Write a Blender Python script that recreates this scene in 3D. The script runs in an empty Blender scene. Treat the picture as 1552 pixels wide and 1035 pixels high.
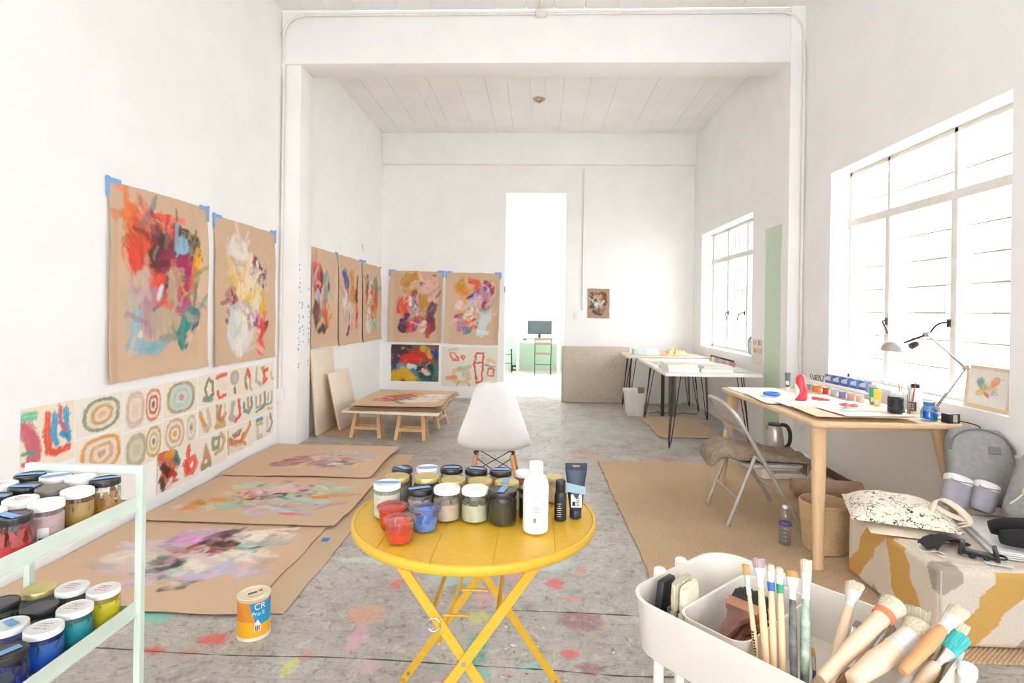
import bpy, bmesh, math, random
import numpy as np
from mathutils import Vector, Matrix

# ------------------------------------------------------------------ camera, world, exposure
scene = bpy.context.scene
COL = scene.collection
cam_d = bpy.data.cameras.new('camera')
cam = bpy.data.objects.new('camera', cam_d)
COL.objects.link(cam)
scene.camera = cam
cam_d.sensor_fit = 'HORIZONTAL'
cam_d.sensor_width = 36.0
cam_d.lens = 850.0 * 36.0 / 1552.0
cam_d.shift_x = -5.0 / 1552.0
cam_d.shift_y = -47.8 / 1552.0
cam_d.clip_start = 0.02
cam.matrix_world = (Matrix.Translation((0, 0, 1.32)) @ Matrix.Rotation(0.04, 4, 'Z')
                    @ Matrix.Rotation(math.pi / 2, 4, 'X') @ Matrix.Rotation(0.014, 4, 'Z'))

world = bpy.data.worlds.new('overcast_sky')
scene.world = world
world.use_nodes = True
bg = world.node_tree.nodes['Background']
bg.inputs['Color'].default_value = (0.90, 0.925, 1.0, 1)
bg.inputs['Strength'].default_value = 5.0

vs = scene.view_settings
vs.view_transform = 'Standard'
vs.look = 'None'
vs.gamma = 1.0
vs.use_curve_mapping = False
vs.exposure = 0.84
scene.display_settings.display_device = 'sRGB'
cy = scene.cycles
cy.use_denoising = True
cy.max_bounces = 12
cy.diffuse_bounces = 6
cy.glossy_bounces = 4
cy.transparent_max_bounces = 16
cy.caustics_reflective = False
cy.caustics_refractive = False
cy.sample_clamp_indirect = 8.0


# ------------------------------------------------------------------ helpers
R = random.Random(7)
HP = math.pi / 2


def lin(c):
    out = []
    for v in c[:3]:
        v = v / 255.0
        out.append(v / 12.92 if v <= 0.04045 else ((v + 0.055) / 1.055) ** 2.4)
    return tuple(out) + (1.0,)


_mats = {}


def new_mat(name):
    m = bpy.data.materials.new(name)
    m.use_nodes = True
    nt = m.node_tree
    b = nt.nodes['Principled BSDF']
    return m, nt, b


def noise(nt, scale, detail=3.0, rough=0.55, vec=None, dist=0.0):
    n = nt.nodes.new('ShaderNodeTexNoise')
    n.inputs['Scale'].default_value = scale
    n.inputs['Detail'].default_value = detail
    n.inputs['Roughness'].default_value = rough
    n.inputs['Distortion'].default_value = dist
    if vec is not None:
        nt.links.new(vec, n.inputs['Vector'])
    return n


def mixc(nt, fac, a, b, mode='MIX'):
    n = nt.nodes.new('ShaderNodeMix')
    n.data_type = 'RGBA'
    n.blend_type = mode
    for i, v in ((0, fac), (6, a), (7, b)):
        if isinstance(v, (int, float)):
            n.inputs[i].default_value = v
        elif isinstance(v, tuple):
            n.inputs[i].default_value = v
        else:
            nt.links.new(v, n.inputs[i])
    return n.outputs[2]


def ramp(nt, fac, lo, hi, a=0.0, b=1.0):
    n = nt.nodes.new('ShaderNodeMapRange')
    n.interpolation_type = 'SMOOTHSTEP'
    n.inputs['From Min'].default_value = lo
    n.inputs['From Max'].default_value = hi
    n.inputs['To Min'].default_value = a
    n.inputs['To Max'].default_value = b
    nt.links.new(fac, n.inputs['Value'])
    return n.outputs['Result']


def objco(nt, which='Object'):
    return nt.nodes.new('ShaderNodeTexCoord').outputs[which]


def bump(nt, b, height, strength, dist=0.01):
    n = nt.nodes.new('ShaderNodeBump')
    n.inputs['Strength'].default_value = strength
    n.inputs['Distance'].default_value = dist
    nt.links.new(height, n.inputs['Height'])
    nt.links.new(n.outputs['Normal'], b.inputs['Normal'])


def M(name, rgb, rough=0.5, metal=0.0, var=0.06, scale=14.0, bmp=0.0, stretch=None, coat=0.0, spec=0.5):
    """plain procedural material: colour broken by noise, optional fine relief"""
    if name in _mats:
        return _mats[name]
    m, nt, b = new_mat(name)
    c = lin(rgb)
    co = objco(nt)
    if stretch:
        mp = nt.nodes.new('ShaderNodeMapping')
        mp.inputs['Scale'].default_value = stretch
        nt.links.new(co, mp.inputs['Vector'])
        co = mp.outputs['Vector']
    n = noise(nt, scale, 4.0, 0.6, co)
    lo = tuple(max(0, v * (1 - var * 2)) for v in c[:3]) + (1,)
    hi = tuple(min(1, v * (1 + var)) for v in c[:3]) + (1,)
    nt.links.new(mixc(nt, ramp(nt, n.outputs['Fac'], 0.3, 0.7), lo, hi), b.inputs['Base Color'])
    b.inputs['Roughness'].default_value = rough
    b.inputs['Metallic'].default_value = metal
    b.inputs['Coat Weight'].default_value = coat
    b.inputs['Specular IOR Level'].default_value = spec
    if bmp:
        n2 = noise(nt, scale * 6, 3.0, 0.6, co)
        bump(nt, b, n2.outputs['Fac'], bmp, 0.004)
    _mats[name] = m
    return m


def glass_mat(name, tint=(245, 250, 248), gloss=0.10, rough=0.04):
    if name in _mats:
        return _mats[name]
    m = bpy.data.materials.new(name)
    m.use_nodes = True
    nt = m.node_tree
    nt.nodes.clear()
    out = nt.nodes.new('ShaderNodeOutputMaterial')
    tr = nt.nodes.new('ShaderNodeBsdfTransparent')
    tr.inputs['Color'].default_value = lin(tint)
    gl = nt.nodes.new('ShaderNodeBsdfGlossy')
    gl.inputs['Roughness'].default_value = rough
    lw = nt.nodes.new('ShaderNodeLayerWeight')
    lw.inputs['Blend'].default_value = 0.5
    pw = nt.nodes.new('ShaderNodeMath')
    pw.operation = 'POWER'
    nt.links.new(lw.outputs['Facing'], pw.inputs[0])
    pw.inputs[1].default_value = 3.0
    ad = nt.nodes.new('ShaderNodeMath')
    ad.operation = 'MULTIPLY_ADD'
    ad.use_clamp = True
    nt.links.new(pw.outputs[0], ad.inputs[0])
    ad.inputs[1].default_value = 0.5
    ad.inputs[2].default_value = gloss * 0.35
    mx = nt.nodes.new('ShaderNodeMixShader')
    nt.links.new(ad.outputs[0], mx.inputs[0])
    nt.links.new(tr.outputs[0], mx.inputs[1])
    nt.links.new(gl.outputs[0], mx.inputs[2])
    nt.links.new(mx.outputs[0], out.inputs['Surface'])
    _mats[name] = m
    return m


def film_mat(name, rgb, cover=0.5, scale=60.0):
    """paint smeared thinly on glass: opaque streaks, clear gaps"""
    if name in _mats:
        return _mats[name]
    m, nt, b = new_mat(name)
    co = objco(nt)
    mp = nt.nodes.new('ShaderNodeMapping')
    mp.inputs['Scale'].default_value = (1, 1, 0.45)
    nt.links.new(co, mp.inputs['Vector'])
    n = noise(nt, scale, 4.0, 0.65, mp.outputs['Vector'], 0.6)
    b.inputs['Base Color'].default_value = lin(rgb)
    b.inputs['Roughness'].default_value = 0.45
    nt.links.new(ramp(nt, n.outputs['Fac'], 0.62 - cover * 0.4, 0.72 - cover * 0.4), b.inputs['Alpha'])
    _mats[name] = m
    return m


class MB:
    def __init__(self):
        self.v, self.f, self.mi = [], [], []
        self.cur = 0

    def add(self, vs, fs):
        o = len(self.v)
        self.v.extend([tuple(p) for p in vs])
        for f in fs:
            self.f.append(tuple(i + o for i in f))
            self.mi.append(self.cur)
        return self

    def box(self, c, s, rot=None):
        hx, hy, hz = s[0] / 2, s[1] / 2, s[2] / 2
        vs = [Vector((x, y, z)) for x in (-hx, hx) for y in (-hy, hy) for z in (-hz, hz)]
        if rot is not None:
            vs = [rot @ p for p in vs]
        c = Vector(c)
        return self.add([p + c for p in vs], [(0, 1, 3, 2), (4, 6, 7, 5), (0, 4, 5, 1), (2, 3, 7, 6), (0, 2, 6, 4), (1, 5, 7, 3)])

    def span(self, a, b):
        return self.box([(a[i] + b[i]) / 2 for i in range(3)], [abs(b[i] - a[i]) for i in range(3)])

    def bar(self, p0, p1, w, h, up=(0, 0, 1)):
        p0, p1 = Vector(p0), Vector(p1)
        d = p1 - p0
        z = d.normalized()
        x = Vector(up).cross(z)
        if x.length < 1e-5:
            x = Vector((1, 0, 0)).cross(z)
        x.normalize()
        y = z.cross(x)
        rot = Matrix((x, y, z)).transposed()
        return self.box((p0 + p1) / 2, (w, h, d.length), rot)

    def lathe(self, prof, n=24, c=(0, 0, 0), ang=None):
        vs, fs = [], []
        k = len(prof)
        for i in range(n):
            a = 2 * math.pi * i / n
            for r, z in prof:
                vs.append((c[0] + r * math.cos(a), c[1] + r * math.sin(a), c[2] + z))
        for i in range(n):
            j = (i + 1) % n
            for q in range(k - 1):
                fs.append((i * k + q, j * k + q, j * k + q + 1, i * k + q + 1))
        if prof[0][0] > 1e-6:
            fs.append(tuple(i * k for i in reversed(range(n))))
        if prof[-1][0] > 1e-6:
            fs.append(tuple(i * k + k - 1 for i in range(n)))
        return self.add(vs, fs)

    def shell(self, prof, n=24, c=(0, 0, 0)):
        """lathe without end caps"""
        vs, fs = [], []
        k = len(prof)
        for i in range(n):
            a = 2 * math.pi * i / n
            for r, z in prof:
                vs.append((c[0] + r * math.cos(a), c[1] + r * math.sin(a), c[2] + z))
        for i in range(n):
            j = (i + 1) % n
            for q in range(k - 1):
                fs.append((i * k + q, j * k + q, j * k + q + 1, i * k + q + 1))
        return self.add(vs, fs)

    def tube(self, pts, r, n=8, closed=False, r1=None, flat=None):
        pts = [Vector(p) for p in pts]
        m = len(pts)
        vs, fs = [], []
        t0 = (pts[1] - pts[0]).normalized()
        ref = Vector((0, 0, 1)) if abs(t0.z) < 0.9 else Vector((1, 0, 0))
        x = ref.cross(t0).normalized()
        for i, p in enumerate(pts):
            if closed:
                t = (pts[(i + 1) % m] - pts[i - 1]).normalized()
            else:
                t = (pts[min(i + 1, m - 1)] - pts[max(i - 1, 0)]).normalized()
            x = (x - t * x.dot(t))
            if x.length < 1e-6:
                x = Vector((1, 0, 0)) - t * t.x
            x.normalize()
            y = t.cross(x)
            rr = r[i] if isinstance(r, (list, tuple)) else (r if r1 is None else r + (r1 - r) * i / (m - 1))
            for j in range(n):
                a = 2 * math.pi * j / n
                ca, sa = math.cos(a), math.sin(a)
                if flat:
                    vs.append(p + x * ca * rr + y * sa * rr * flat)
                else:
                    vs.append(p + (x * ca + y * sa) * rr)
        for i in range(m if closed else m - 1):
            i2 = (i + 1) % m
            for j in range(n):
                j2 = (j + 1) % n
                fs.append((i * n + j, i * n + j2, i2 * n + j2, i2 * n + j))
        if not closed:
            fs.append(tuple(reversed(range(n))))
            fs.append(tuple((m - 1) * n + j for j in range(n)))
        return self.add(vs, fs)

    def prism(self, poly, z0, z1):
        n = len(poly)
        vs = [(x, y, z0) for x, y in poly] + [(x, y, z1) for x, y in poly]
        fs = [tuple(reversed(range(n))), tuple(range(n, 2 * n))]
        for i in range(n):
            j = (i + 1) % n
            fs.append((i, j, n + j, n + i))
        return self.add(vs, fs)

    def grid(self, fn, nu, nv):
        vs = [fn(i / (nu - 1), j / (nv - 1)) for j in range(nv) for i in range(nu)]
        fs = [(j * nu + i, j * nu + i + 1, (j + 1) * nu + i + 1, (j + 1) * nu + i) for j in range(nv - 1) for i in range(nu - 1)]
        return self.add(vs, fs)

    def build(self, name, mat, parent=None, bevel=0.0, seg=2, smooth=True, angle=40, loc=None, rot=None, label=None):
        me = bpy.data.meshes.new(name)
        me.from_pydata(self.v, [], self.f)
        if bevel > 0:
            bm = bmesh.new()
            bm.from_mesh(me)
            es = [e for e in bm.edges if len(e.link_faces) == 2 and e.calc_face_angle(0) > 0.6]
            bmesh.ops.bevel(bm, geom=es, offset=bevel, segments=seg, affect='EDGES', profile=0.5, clamp_overlap=True)
            bm.to_mesh(me)
            bm.free()
        mats = mat if isinstance(mat, (list, tuple)) else [mat]
        for m_ in mats:
            me.materials.append(m_)
        if len(mats) > 1:
            for p, i in zip(me.polygons, self.mi):
                p.material_index = i
        me.validate()
        me.update()
        if smooth:
            me.polygons.foreach_set('use_smooth', [True] * len(me.polygons))
            me.set_sharp_from_angle(angle=math.radians(angle))
        o = bpy.data.objects.new(name, me)
        COL.objects.link(o)
        if parent is not None:
            o.parent = parent
        if loc is not None:
            o.location = loc
        if rot is not None:
            o.rotation_euler = rot
        if label:
            o['label'] = label
        return o


def tag(o, label, cat, group=None, kind=None):
    o['label'] = label
    o['category'] = cat
    if group:
        o['group'] = group
    if kind:
        o['kind'] = kind
    return o


def thing(name, loc, rz, label, cat, group=None):
    o = bpy.data.objects.new(name, None)
    o.empty_display_size = 0.05
    COL.objects.link(o)
    o.location = loc
    o.rotation_euler = (0, 0, rz)
    return tag(o, label, cat, group)


def struct(o):
    o['kind'] = 'structure'
    return o


def arc(c, r, a0, a1, n, plane='XZ'):
    out = []
    for i in range(n + 1):
        a = a0 + (a1 - a0) * i / n
        u, w = r * math.cos(a), r * math.sin(a)
        if plane == 'XZ':
            out.append((c[0] + u, c[1], c[2] + w))
        elif plane == 'XY':
            out.append((c[0] + u, c[1] + w, c[2]))
        else:
            out.append((c[0], c[1] + u, c[2] + w))
    return out


def rrect(hx, hy, r, n=6, c=(0, 0)):
    pts = []
    for sx, sy, a0 in ((1, 1, 0), (-1, 1, 90), (-1, -1, 180), (1, -1, 270)):
        for i in range(n + 1):
            a = math.radians(a0 + 90 * i / n)
            pts.append((c[0] + sx * (hx - r) + r * math.cos(a), c[1] + sy * (hy - r) + r * math.sin(a)))
    return pts


def spline(pts, n=8):
    """Catmull-Rom through points"""
    P = [Vector(p) for p in pts]
    out = []
    for i in range(len(P) - 1):
        p0, p1, p2, p3 = P[max(i - 1, 0)], P[i], P[i + 1], P[min(i + 2, len(P) - 1)]
        for k in range(n):
            t = k / n
            out.append(0.5 * ((2 * p1) + (p2 - p0) * t + (2 * p0 - 5 * p1 + 4 * p2 - p3) * t * t + (3 * p1 - p0 - 3 * p2 + p3) * t ** 3))
    out.append(P[-1])
    return out


# ------------------------------------------------------------------ shared materials
WHITE = M('white_plaster', (247, 246, 243), 0.75, var=0.012, scale=3.0, bmp=0.05)
CEILM = M('white_ceiling_paint', (247, 245, 242), 0.8, var=0.02, scale=2.0, bmp=0.08)
FRAMEW = M('white_window_paint', (236, 232, 224), 0.5, var=0.03)
MINT = M('mint_wall_paint', (205, 224, 200), 0.7, var=0.015)
STEELD = M('dark_steel', (70, 62, 58), 0.4, 0.6)
BLACKM = M('black_metal', (38, 36, 36), 0.45, 0.3)
BLACKP = M('black_plastic', (40, 40, 42), 0.35)
CHROME = M('chrome', (215, 213, 210), 0.15, 1.0, var=0.02)
TAPE = M('blue_masking_tape', (134, 180, 230), 0.7, var=0.06, scale=40)
GLASS = glass_mat('clear_glass')
PANE = glass_mat('window_glass', (252, 253, 252), 0.05, 0.02)
PLASTIC = glass_mat('clear_plastic', (249, 251, 252), 0.3, 0.12)
WHITEP = M('white_plastic', (242, 241, 238), 0.35, var=0.015)
PAPER = M('white_paper', (240, 236, 228), 0.8, var=0.02)


def wood(name, rgb, dark=0.2, axis=(1, 1, 0.08), scale=30):
    if name in _mats:
        return _mats[name]
    m, nt, b = new_mat(name)
    mp = nt.nodes.new('ShaderNodeMapping')
    mp.inputs['Scale'].default_value = axis
    nt.links.new(objco(nt), mp.inputs['Vector'])
    n = noise(nt, scale, 5, 0.6, mp.outputs['Vector'], 0.8)
    c = lin(rgb)
    lo = tuple(v * (1 - dark) for v in c[:3]) + (1,)
    nt.links.new(mixc(nt, ramp(nt, n.outputs['Fac'], 0.3, 0.75), c, lo), b.inputs['Base Color'])
    b.inputs['Roughness'].default_value = 0.5
    bump(nt, b, n.outputs['Fac'], 0.06, 0.002)
    _mats[name] = m
    return m


BIRCH = wood('birch_wood', (226, 190, 145), 0.14)
BIRCHY = wood('birch_wood_lengthwise', (232, 200, 160), 0.12, (1, 0.08, 1))
PINE = wood('pine_wood', (222, 180, 130), 0.2)
PLY = wood('pale_plywood', (238, 222, 200), 0.06, (1, 1, 0.1), 12)

# ------------------------------------------------------------------ floor
def floor_material():
    m, nt, b = new_mat('paint_splashed_concrete')
    co = objco(nt)
    big = noise(nt, 0.9, 5, 0.6, co)
    mid = noise(nt, 5.0, 6, 0.65, co)
    fine = noise(nt, 60.0, 4, 0.7, co)
    a = mixc(nt, ramp(nt, big.outputs['Fac'], 0.35, 0.65), lin((170, 164, 156)), lin((194, 189, 181)))
    a = mixc(nt, ramp(nt, mid.outputs['Fac'], 0.45, 0.8, 0, 0.6), a, lin((146, 137, 126)))
    a = mixc(nt, ramp(nt, fine.outputs['Fac'], 0.53, 0.70, 0, 0.6), a, lin((92, 86, 78)))
    # trowel streaks and brown scuffs
    mps = nt.nodes.new('ShaderNodeMapping'); mps.inputs['Scale'].default_value = (2.2, 14, 1); mps.inputs['Rotation'].default_value = (0, 0, .25)
    nt.links.new(co, mps.inputs['Vector'])
    stn = noise(nt, 2.6, 6, 0.7, mps.outputs['Vector'], 0.5)
    a = mixc(nt, ramp(nt, stn.outputs['Fac'], 0.50, 0.72, 0, 0.5), a, lin((128, 114, 96)))
    scf = noise(nt, 22.0, 6, 0.75, co, 0.8)
    a = mixc(nt, ramp(nt, scf.outputs['Fac'], 0.53, 0.66, 0, 0.65), a, lin((108, 98, 86)))
    a = mixc(nt, ramp(nt, scf.outputs['Fac'], 0.46, 0.32, 0, 0.6), a, lin((218, 211, 200)))
    # worn chalky patches
    w = noise(nt, 2.3, 6, 0.7, co)
    a = mixc(nt, ramp(nt, w.outputs['Fac'], 0.56, 0.68, 0, 0.5), a, lin((206, 202, 195)))
    # random paint drips: voronoi cells with their own colour, only where a mask allows it
    for sc, thr, op in ((7.0, 0.13, 0.75), (17.0, 0.14, 0.8), (40.0, 0.16, 0.8)):
        v = nt.nodes.new('ShaderNodeTexVoronoi')
        v.inputs['Scale'].default_value = sc
        wv = noise(nt, sc * 2.2, 3, 0.6, co)
        vm = nt.nodes.new('ShaderNodeVectorMath')
        vm.operation = 'MULTIPLY_ADD'
        nt.links.new(wv.outputs['Color'], vm.inputs[0])
        vm.inputs[1].default_value = (0.9 / sc, 0.9 / sc, 0)
        nt.links.new(co, vm.inputs[2])
        nt.links.new(vm.outputs[0], v.inputs['Vector'])
        spot = ramp(nt, v.outputs['Distance'], thr * 1.5, thr * 1.1)
        sep = nt.nodes.new('ShaderNodeSeparateColor')
        nt.links.new(v.outputs['Color'], sep.inputs[0])
        cr = nt.nodes.new('ShaderNodeValToRGB')
        e = cr.color_ramp
        e.interpolation = 'CONSTANT'
        cols = [(214, 96, 88), (236, 232, 226), (150, 205, 190), (222, 140, 165), (232, 175, 140), (150, 72, 84), (205, 212, 150), (95, 160, 150), (240, 236, 230)]
        e.elements[0].color = lin(cols[0])
        e.elements[1].position = 1.0 / len(cols)
        e.elements[1].color = lin(cols[1])
        for i, c in enumerate(cols[2:], 2):
            el = e.elements.new(i / len(cols))
            el.color = lin(c)
        nt.links.new(sep.outputs[0], cr.inputs[0])
        keep = ramp(nt, sep.outputs[1], 0.70, 0.72)
        zone = noise(nt, 0.8, 2, 0.5, co)
        zf = ramp(nt, zone.outputs['Fac'], 0.40, 0.55)
        p1 = nt.nodes.new('ShaderNodeMath'); p1.operation = 'MULTIPLY'
        nt.links.new(spot, p1.inputs[0]); nt.links.new(keep, p1.inputs[1])
        p2 = nt.nodes.new('ShaderNodeMath'); p2.operation = 'MULTIPLY'
        nt.links.new(p1.outputs[0], p2.inputs[0]); nt.links.new(zf, p2.inputs[1])
        p3 = nt.nodes.new('ShaderNodeMath'); p3.operation = 'MULTIPLY'
        nt.links.new(p2.outputs[0], p3.inputs[0]); p3.inputs[1].default_value = op
        a = mixc(nt, p3.outputs[0], a, cr.outputs[0])
    # larger spills, and doorway sheen painted into the floor colour, where they lie: x, y, half width, half depth, colour, strength
    wa = noise(nt, 16.0, 5, 0.7, co)
    wn = nt.nodes.new('ShaderNodeVectorMath')
    wn.operation = 'MULTIPLY_ADD'
    nt.links.new(wa.outputs['Color'], wn.inputs[0])
    wn.inputs[1].default_value = (0.10, 0.10, 0)
    nt.links.new(co, wn.inputs[2])
    gaps = noise(nt, 26.0, 4, 0.7, co)
    for x, y, rx, ry, c, s in SPILLS_AND_SHEEN:
        sb = nt.nodes.new('ShaderNodeVectorMath'); sb.operation = 'SUBTRACT'
        nt.links.new(wn.outputs[0], sb.inputs[0]); sb.inputs[1].default_value = (x + 0.05, y + 0.05, 0)
        ml = nt.nodes.new('ShaderNodeVectorMath'); ml.operation = 'MULTIPLY'
        nt.links.new(sb.outputs[0], ml.inputs[0]); ml.inputs[1].default_value = (1 / rx, 1 / ry, 0)
        ln = nt.nodes.new('ShaderNodeVectorMath'); ln.operation = 'LENGTH'
        nt.links.new(ml.outputs[0], ln.inputs[0])
        f = ramp(nt, ln.outputs['Value'], 1.15, 0.6, 0, s)
        g = nt.nodes.new('ShaderNodeMath'); g.operation = 'MULTIPLY'
        nt.links.new(f, g.inputs[0]); nt.links.new(ramp(nt, gaps.outputs['Fac'], 0.30, 0.52), g.inputs[1])
        a = mixc(nt, g.outputs[0], a, lin(c))
    nt.links.new(a, b.inputs['Base Color'])
    r = ramp(nt, mid.outputs['Fac'], 0.3, 0.7, 0.30, 0.55)
    nt.links.new(r, b.inputs['Roughness'])
    hb = nt.nodes.new('ShaderNodeMath'); hb.operation = 'MULTIPLY_ADD'
    nt.links.new(fine.outputs['Fac'], hb.inputs[0]); hb.inputs[1].default_value = 0.3
    nt.links.new(mid.outputs['Fac'], hb.inputs[2])
    bump(nt, b, hb.outputs[0], 0.12, 0.01)
    return m


SPILLS_AND_SHEEN = [(-1.45, 2.09, .050, .026, (214, 88, 80), .85), (-1.27, 2.17, .066, .042, (222, 92, 84), .85), (-1.31, 2.08, .040, .022, (216, 96, 90), .6),
          (-1.61, 2.31, .10, .05, (120, 200, 180), .85), (-.72, 2.39, .09, .085, (226, 150, 110), .55), (-.22, 2.17, .045, .126, (60, 168, 148), .85),
          (-.20, 2.03, .055, .04, (110, 196, 176), .75), (-.24, 2.40, .05, .06, (206, 206, 110), .7), (-.65, 2.66, .03, .05, (222, 92, 84), .7),
          (-.39, 2.75, .15, .10, (165, 205, 195), .6), (-.10, 2.82, .095, .07, (226, 140, 170), .6), (.10, 2.71, .042, .06, (222, 100, 92), .8),
          (.18, 2.58, .05, .025, (222, 130, 110), .6), (.20, 2.40, .11, .085, (150, 80, 88), .6), (.14, 2.16, .04, .042, (225, 100, 100), .8),
          (.21, 2.08, .06, .04, (150, 74, 84), .6), (-.70, 2.22, .04, .11, (222, 168, 190), .65), (-.61, 2.06, .065, .055, (216, 180, 190), .5),
          (-.89, 2.02, .028, .07, (220, 220, 110), .65), (-.86, 2.90, .20, .04, (205, 226, 205), .65), (-1.17, 2.50, .05, .036, (200, 214, 90), .65),
          (-.34, 2.62, .08, .086, (120, 110, 104), .45), (-.22, 2.57, .05, .095, (220, 150, 160), .5), (.07, 2.96, .14, .14, (190, 216, 208), .6),
          (.24, 2.86, .03, .045, (222, 120, 110), .55), (-.45, 2.24, .055, .09, (190, 180, 196), .4), (.02, 2.08, .045, .04, (150, 205, 200), .55),
          (.45, 5.16, .18, .15, (206, 110, 105), .4), (.34, 4.85, .12, .10, (214, 120, 116), .35), (1.15, 5.05, .25, .07, (206, 110, 110), .5),
          (-.86, 2.10, .035, .03, (210, 120, 110), .55), (-.30, 1.98, .04, .025, (200, 90, 60), .5), (.28, 3.42, .07, .10, (196, 206, 150), .4),
          (.4, 6.4, .6, .8, (196, 210, 203), .35), (.2, 3.9, .3, .5, (206, 208, 202), .4), (-.9, 4.6, .3, .2, (190, 140, 135), .25)]  # first, broad pale green patch paints the doorway's reflection on the floor
FLOORM = floor_material()
mb = MB()
mb.span((-2.6, -3.0, -0.12), (2.75, 8.6, 0.0))
struct(mb.build('floor', FLOORM))
fl = bpy.data.objects['floor']
# control joints in the slab: shallow dark grooves, uneven like a crack
CRACK = M('crack_dirt', (88, 82, 74), 0.9, bmp=0.3)
for pts in ([(-1.75, 2.10), (-1.2, 2.085), (-0.7, 2.09), (-0.2, 2.07), (0.05, 2.065), (0.4, 2.055), (0.9, 2.07)],
            [(-.1, 2.47), (.2, 2.465), (.5, 2.46)],
            [(-1.1, 3.75), (-0.5, 3.77), (0.1, 3.745), (0.6, 3.76)],
            [(0.0, 5.2), (0.15, 5.6), (0.02, 6.0), (0.28, 6.5), (0.4, 7.2)]):
    mb = MB()
    sp = spline([(x + R.uniform(-.01, .01), y + R.uniform(-.012, .012), 0.0003) for x, y in pts], 10)
    L_, Rr = [], []
    vs = []
    for i, p in enumerate(sp):
        q = sp[min(i + 1, len(sp) - 1)] - sp[max(i - 1, 0)]
        nrm = Vector((-q.y, q.x, 0)).normalized()
        wdt = (0.0035 if pts[0][1] < 3 else 0.0018) * R.uniform(0.3, 1.6)
        vs += [p + nrm * wdt, p - nrm * wdt * R.uniform(.6, 1.2)]
    mb.add(vs, [(2 * i, 2 * i + 1, 2 * i + 3, 2 * i + 2) for i in range(len(sp) - 1)])
    mb.build('slab_joint', CRACK, fl, smooth=False)

# ------------------------------------------------------------------ walls
LX, RX, BLX, BRX = -2.46, 2.40, -2.34, 2.27
YF, YB = 5.22, 8.30
mb = MB()
mb.span((LX - 0.25, -3.0, 0), (LX, 5.24, 4.3))
struct(mb.build('wall_left', WHITE))
mb = MB()
mb.span((BLX - 0.37, 5.5, 0), (BLX, 8.6, 4.3))
struct(mb.build('wall_left_bay', WHITE))


def wall_holes(mb, x0, x1, y0, y1, z1, holes):
    """slab between two x planes with rectangular holes (y0, y1, z0, z1), sorted by y"""
    y = y0
    for a, b_, c, d in holes:
        mb.span((x0, y, 0), (x1, a, z1))
        mb.span((x0, a, 0), (x1, b_, c))
        mb.span((x0, a, d), (x1, b_, z1))
        y = b_
    mb.span((x0, y, 0), (x1, y1, z1))


mb = MB()
wall_holes(mb, RX, 2.68, -3.0, 5.2, 4.3, [(-1.8, -0.3, 0.81, 2.5), (2.95, 4.72, 0.81, 2.48)])
struct(mb.build('wall_right', WHITE))
mb = MB()
wall_holes(mb, BRX, 2.68, 5.2, 8.6, 4.3, [(6.05, 7.9, 0.86, 2.40)])
struct(mb.build('wall_right_bay', WHITE))
mb = MB()
mb.span((-2.34, YB, 0), (-0.49, 8.6, 4.3))
mb.span((0.40, YB, 0), (2.27, 8.6, 4.3))
mb.span((-0.49, YB, 3.06), (0.40, 8.6, 4.3))
struct(mb.build('wall_back', WHITE))
mb = MB()   # unseen wall behind the photographer, with a wide opening added to light the room
mb.span((LX, -3.2, 0), (RX, -3.0, 0.9))
mb.span((LX, -3.2, 2.9), (RX, -3.0, 4.3))
mb.span((LX, -3.2, 0.9), (-2.2, -3.0, 2.9))
mb.span((2.1, -3.2, 0.9), (RX, -3.0, 2.9))
struct(mb.build('wall_rear', WHITE))
mb = MB()
mb.span((LX - 0.2, YF + 0.03, 0), (-2.28, 5.55, 3.62))
struct(mb.build('pillar_left', WHITE, bevel=0.006))
mb = MB()
mb.span((LX, YF, 3.62), (RX, 5.55, 4.13))
struct(mb.build('beam_front', WHITE, bevel=0.012))
mb = MB()
mb.span((BLX, 8.22, 3.46), (BRX, YB, 3.93))
struct(mb.build('beam_back', WHITE, bevel=0.008))
mb = MB()
mb.span((BRX - 0.003, 5.34, 0.0), (BRX, 5.70, 2.16))
struct(mb.build('trim_1', MINT))
bpy.data.objects['trim_1']['label'] = 'mint green painted band on the wall beside the pillar'

# ceilings of painted boards, each board its own piece
for nm, x0, x1, y0, y1, z, seed in (('ceiling', LX, RX, -3.0, YF, 4.12, 3), ('ceiling_bay', BLX, BRX, 5.55, 8.6, 3.92, 5)):
    mb = MB()
    mb.span((x0 - 0.1, y0, z + 0.015), (x1 + 0.1, y1, z + 0.16))
    par = struct(mb.build(nm, CEILM))
    rr = random.Random(seed)
    x = x0
    while x < x1 - 0.02:
        w = rr.uniform(0.17, 0.34)
        xe = min(x + w, x1)
        if x1 - xe < 0.1:
            xe = x1
        dz = rr.uniform(-0.0015, 0.0015)
        mb = MB()
        mb.span((x + 0.0015, y0, z + dz), (xe - 0.0015, y1 - 0.001, z + 0.014))
        mb.build('board', CEILM, par, smooth=False)
        x = xe

# ------------------------------------------------------------------ windows
BARM = M('bar_paint', (150, 144, 136), .5)


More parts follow.
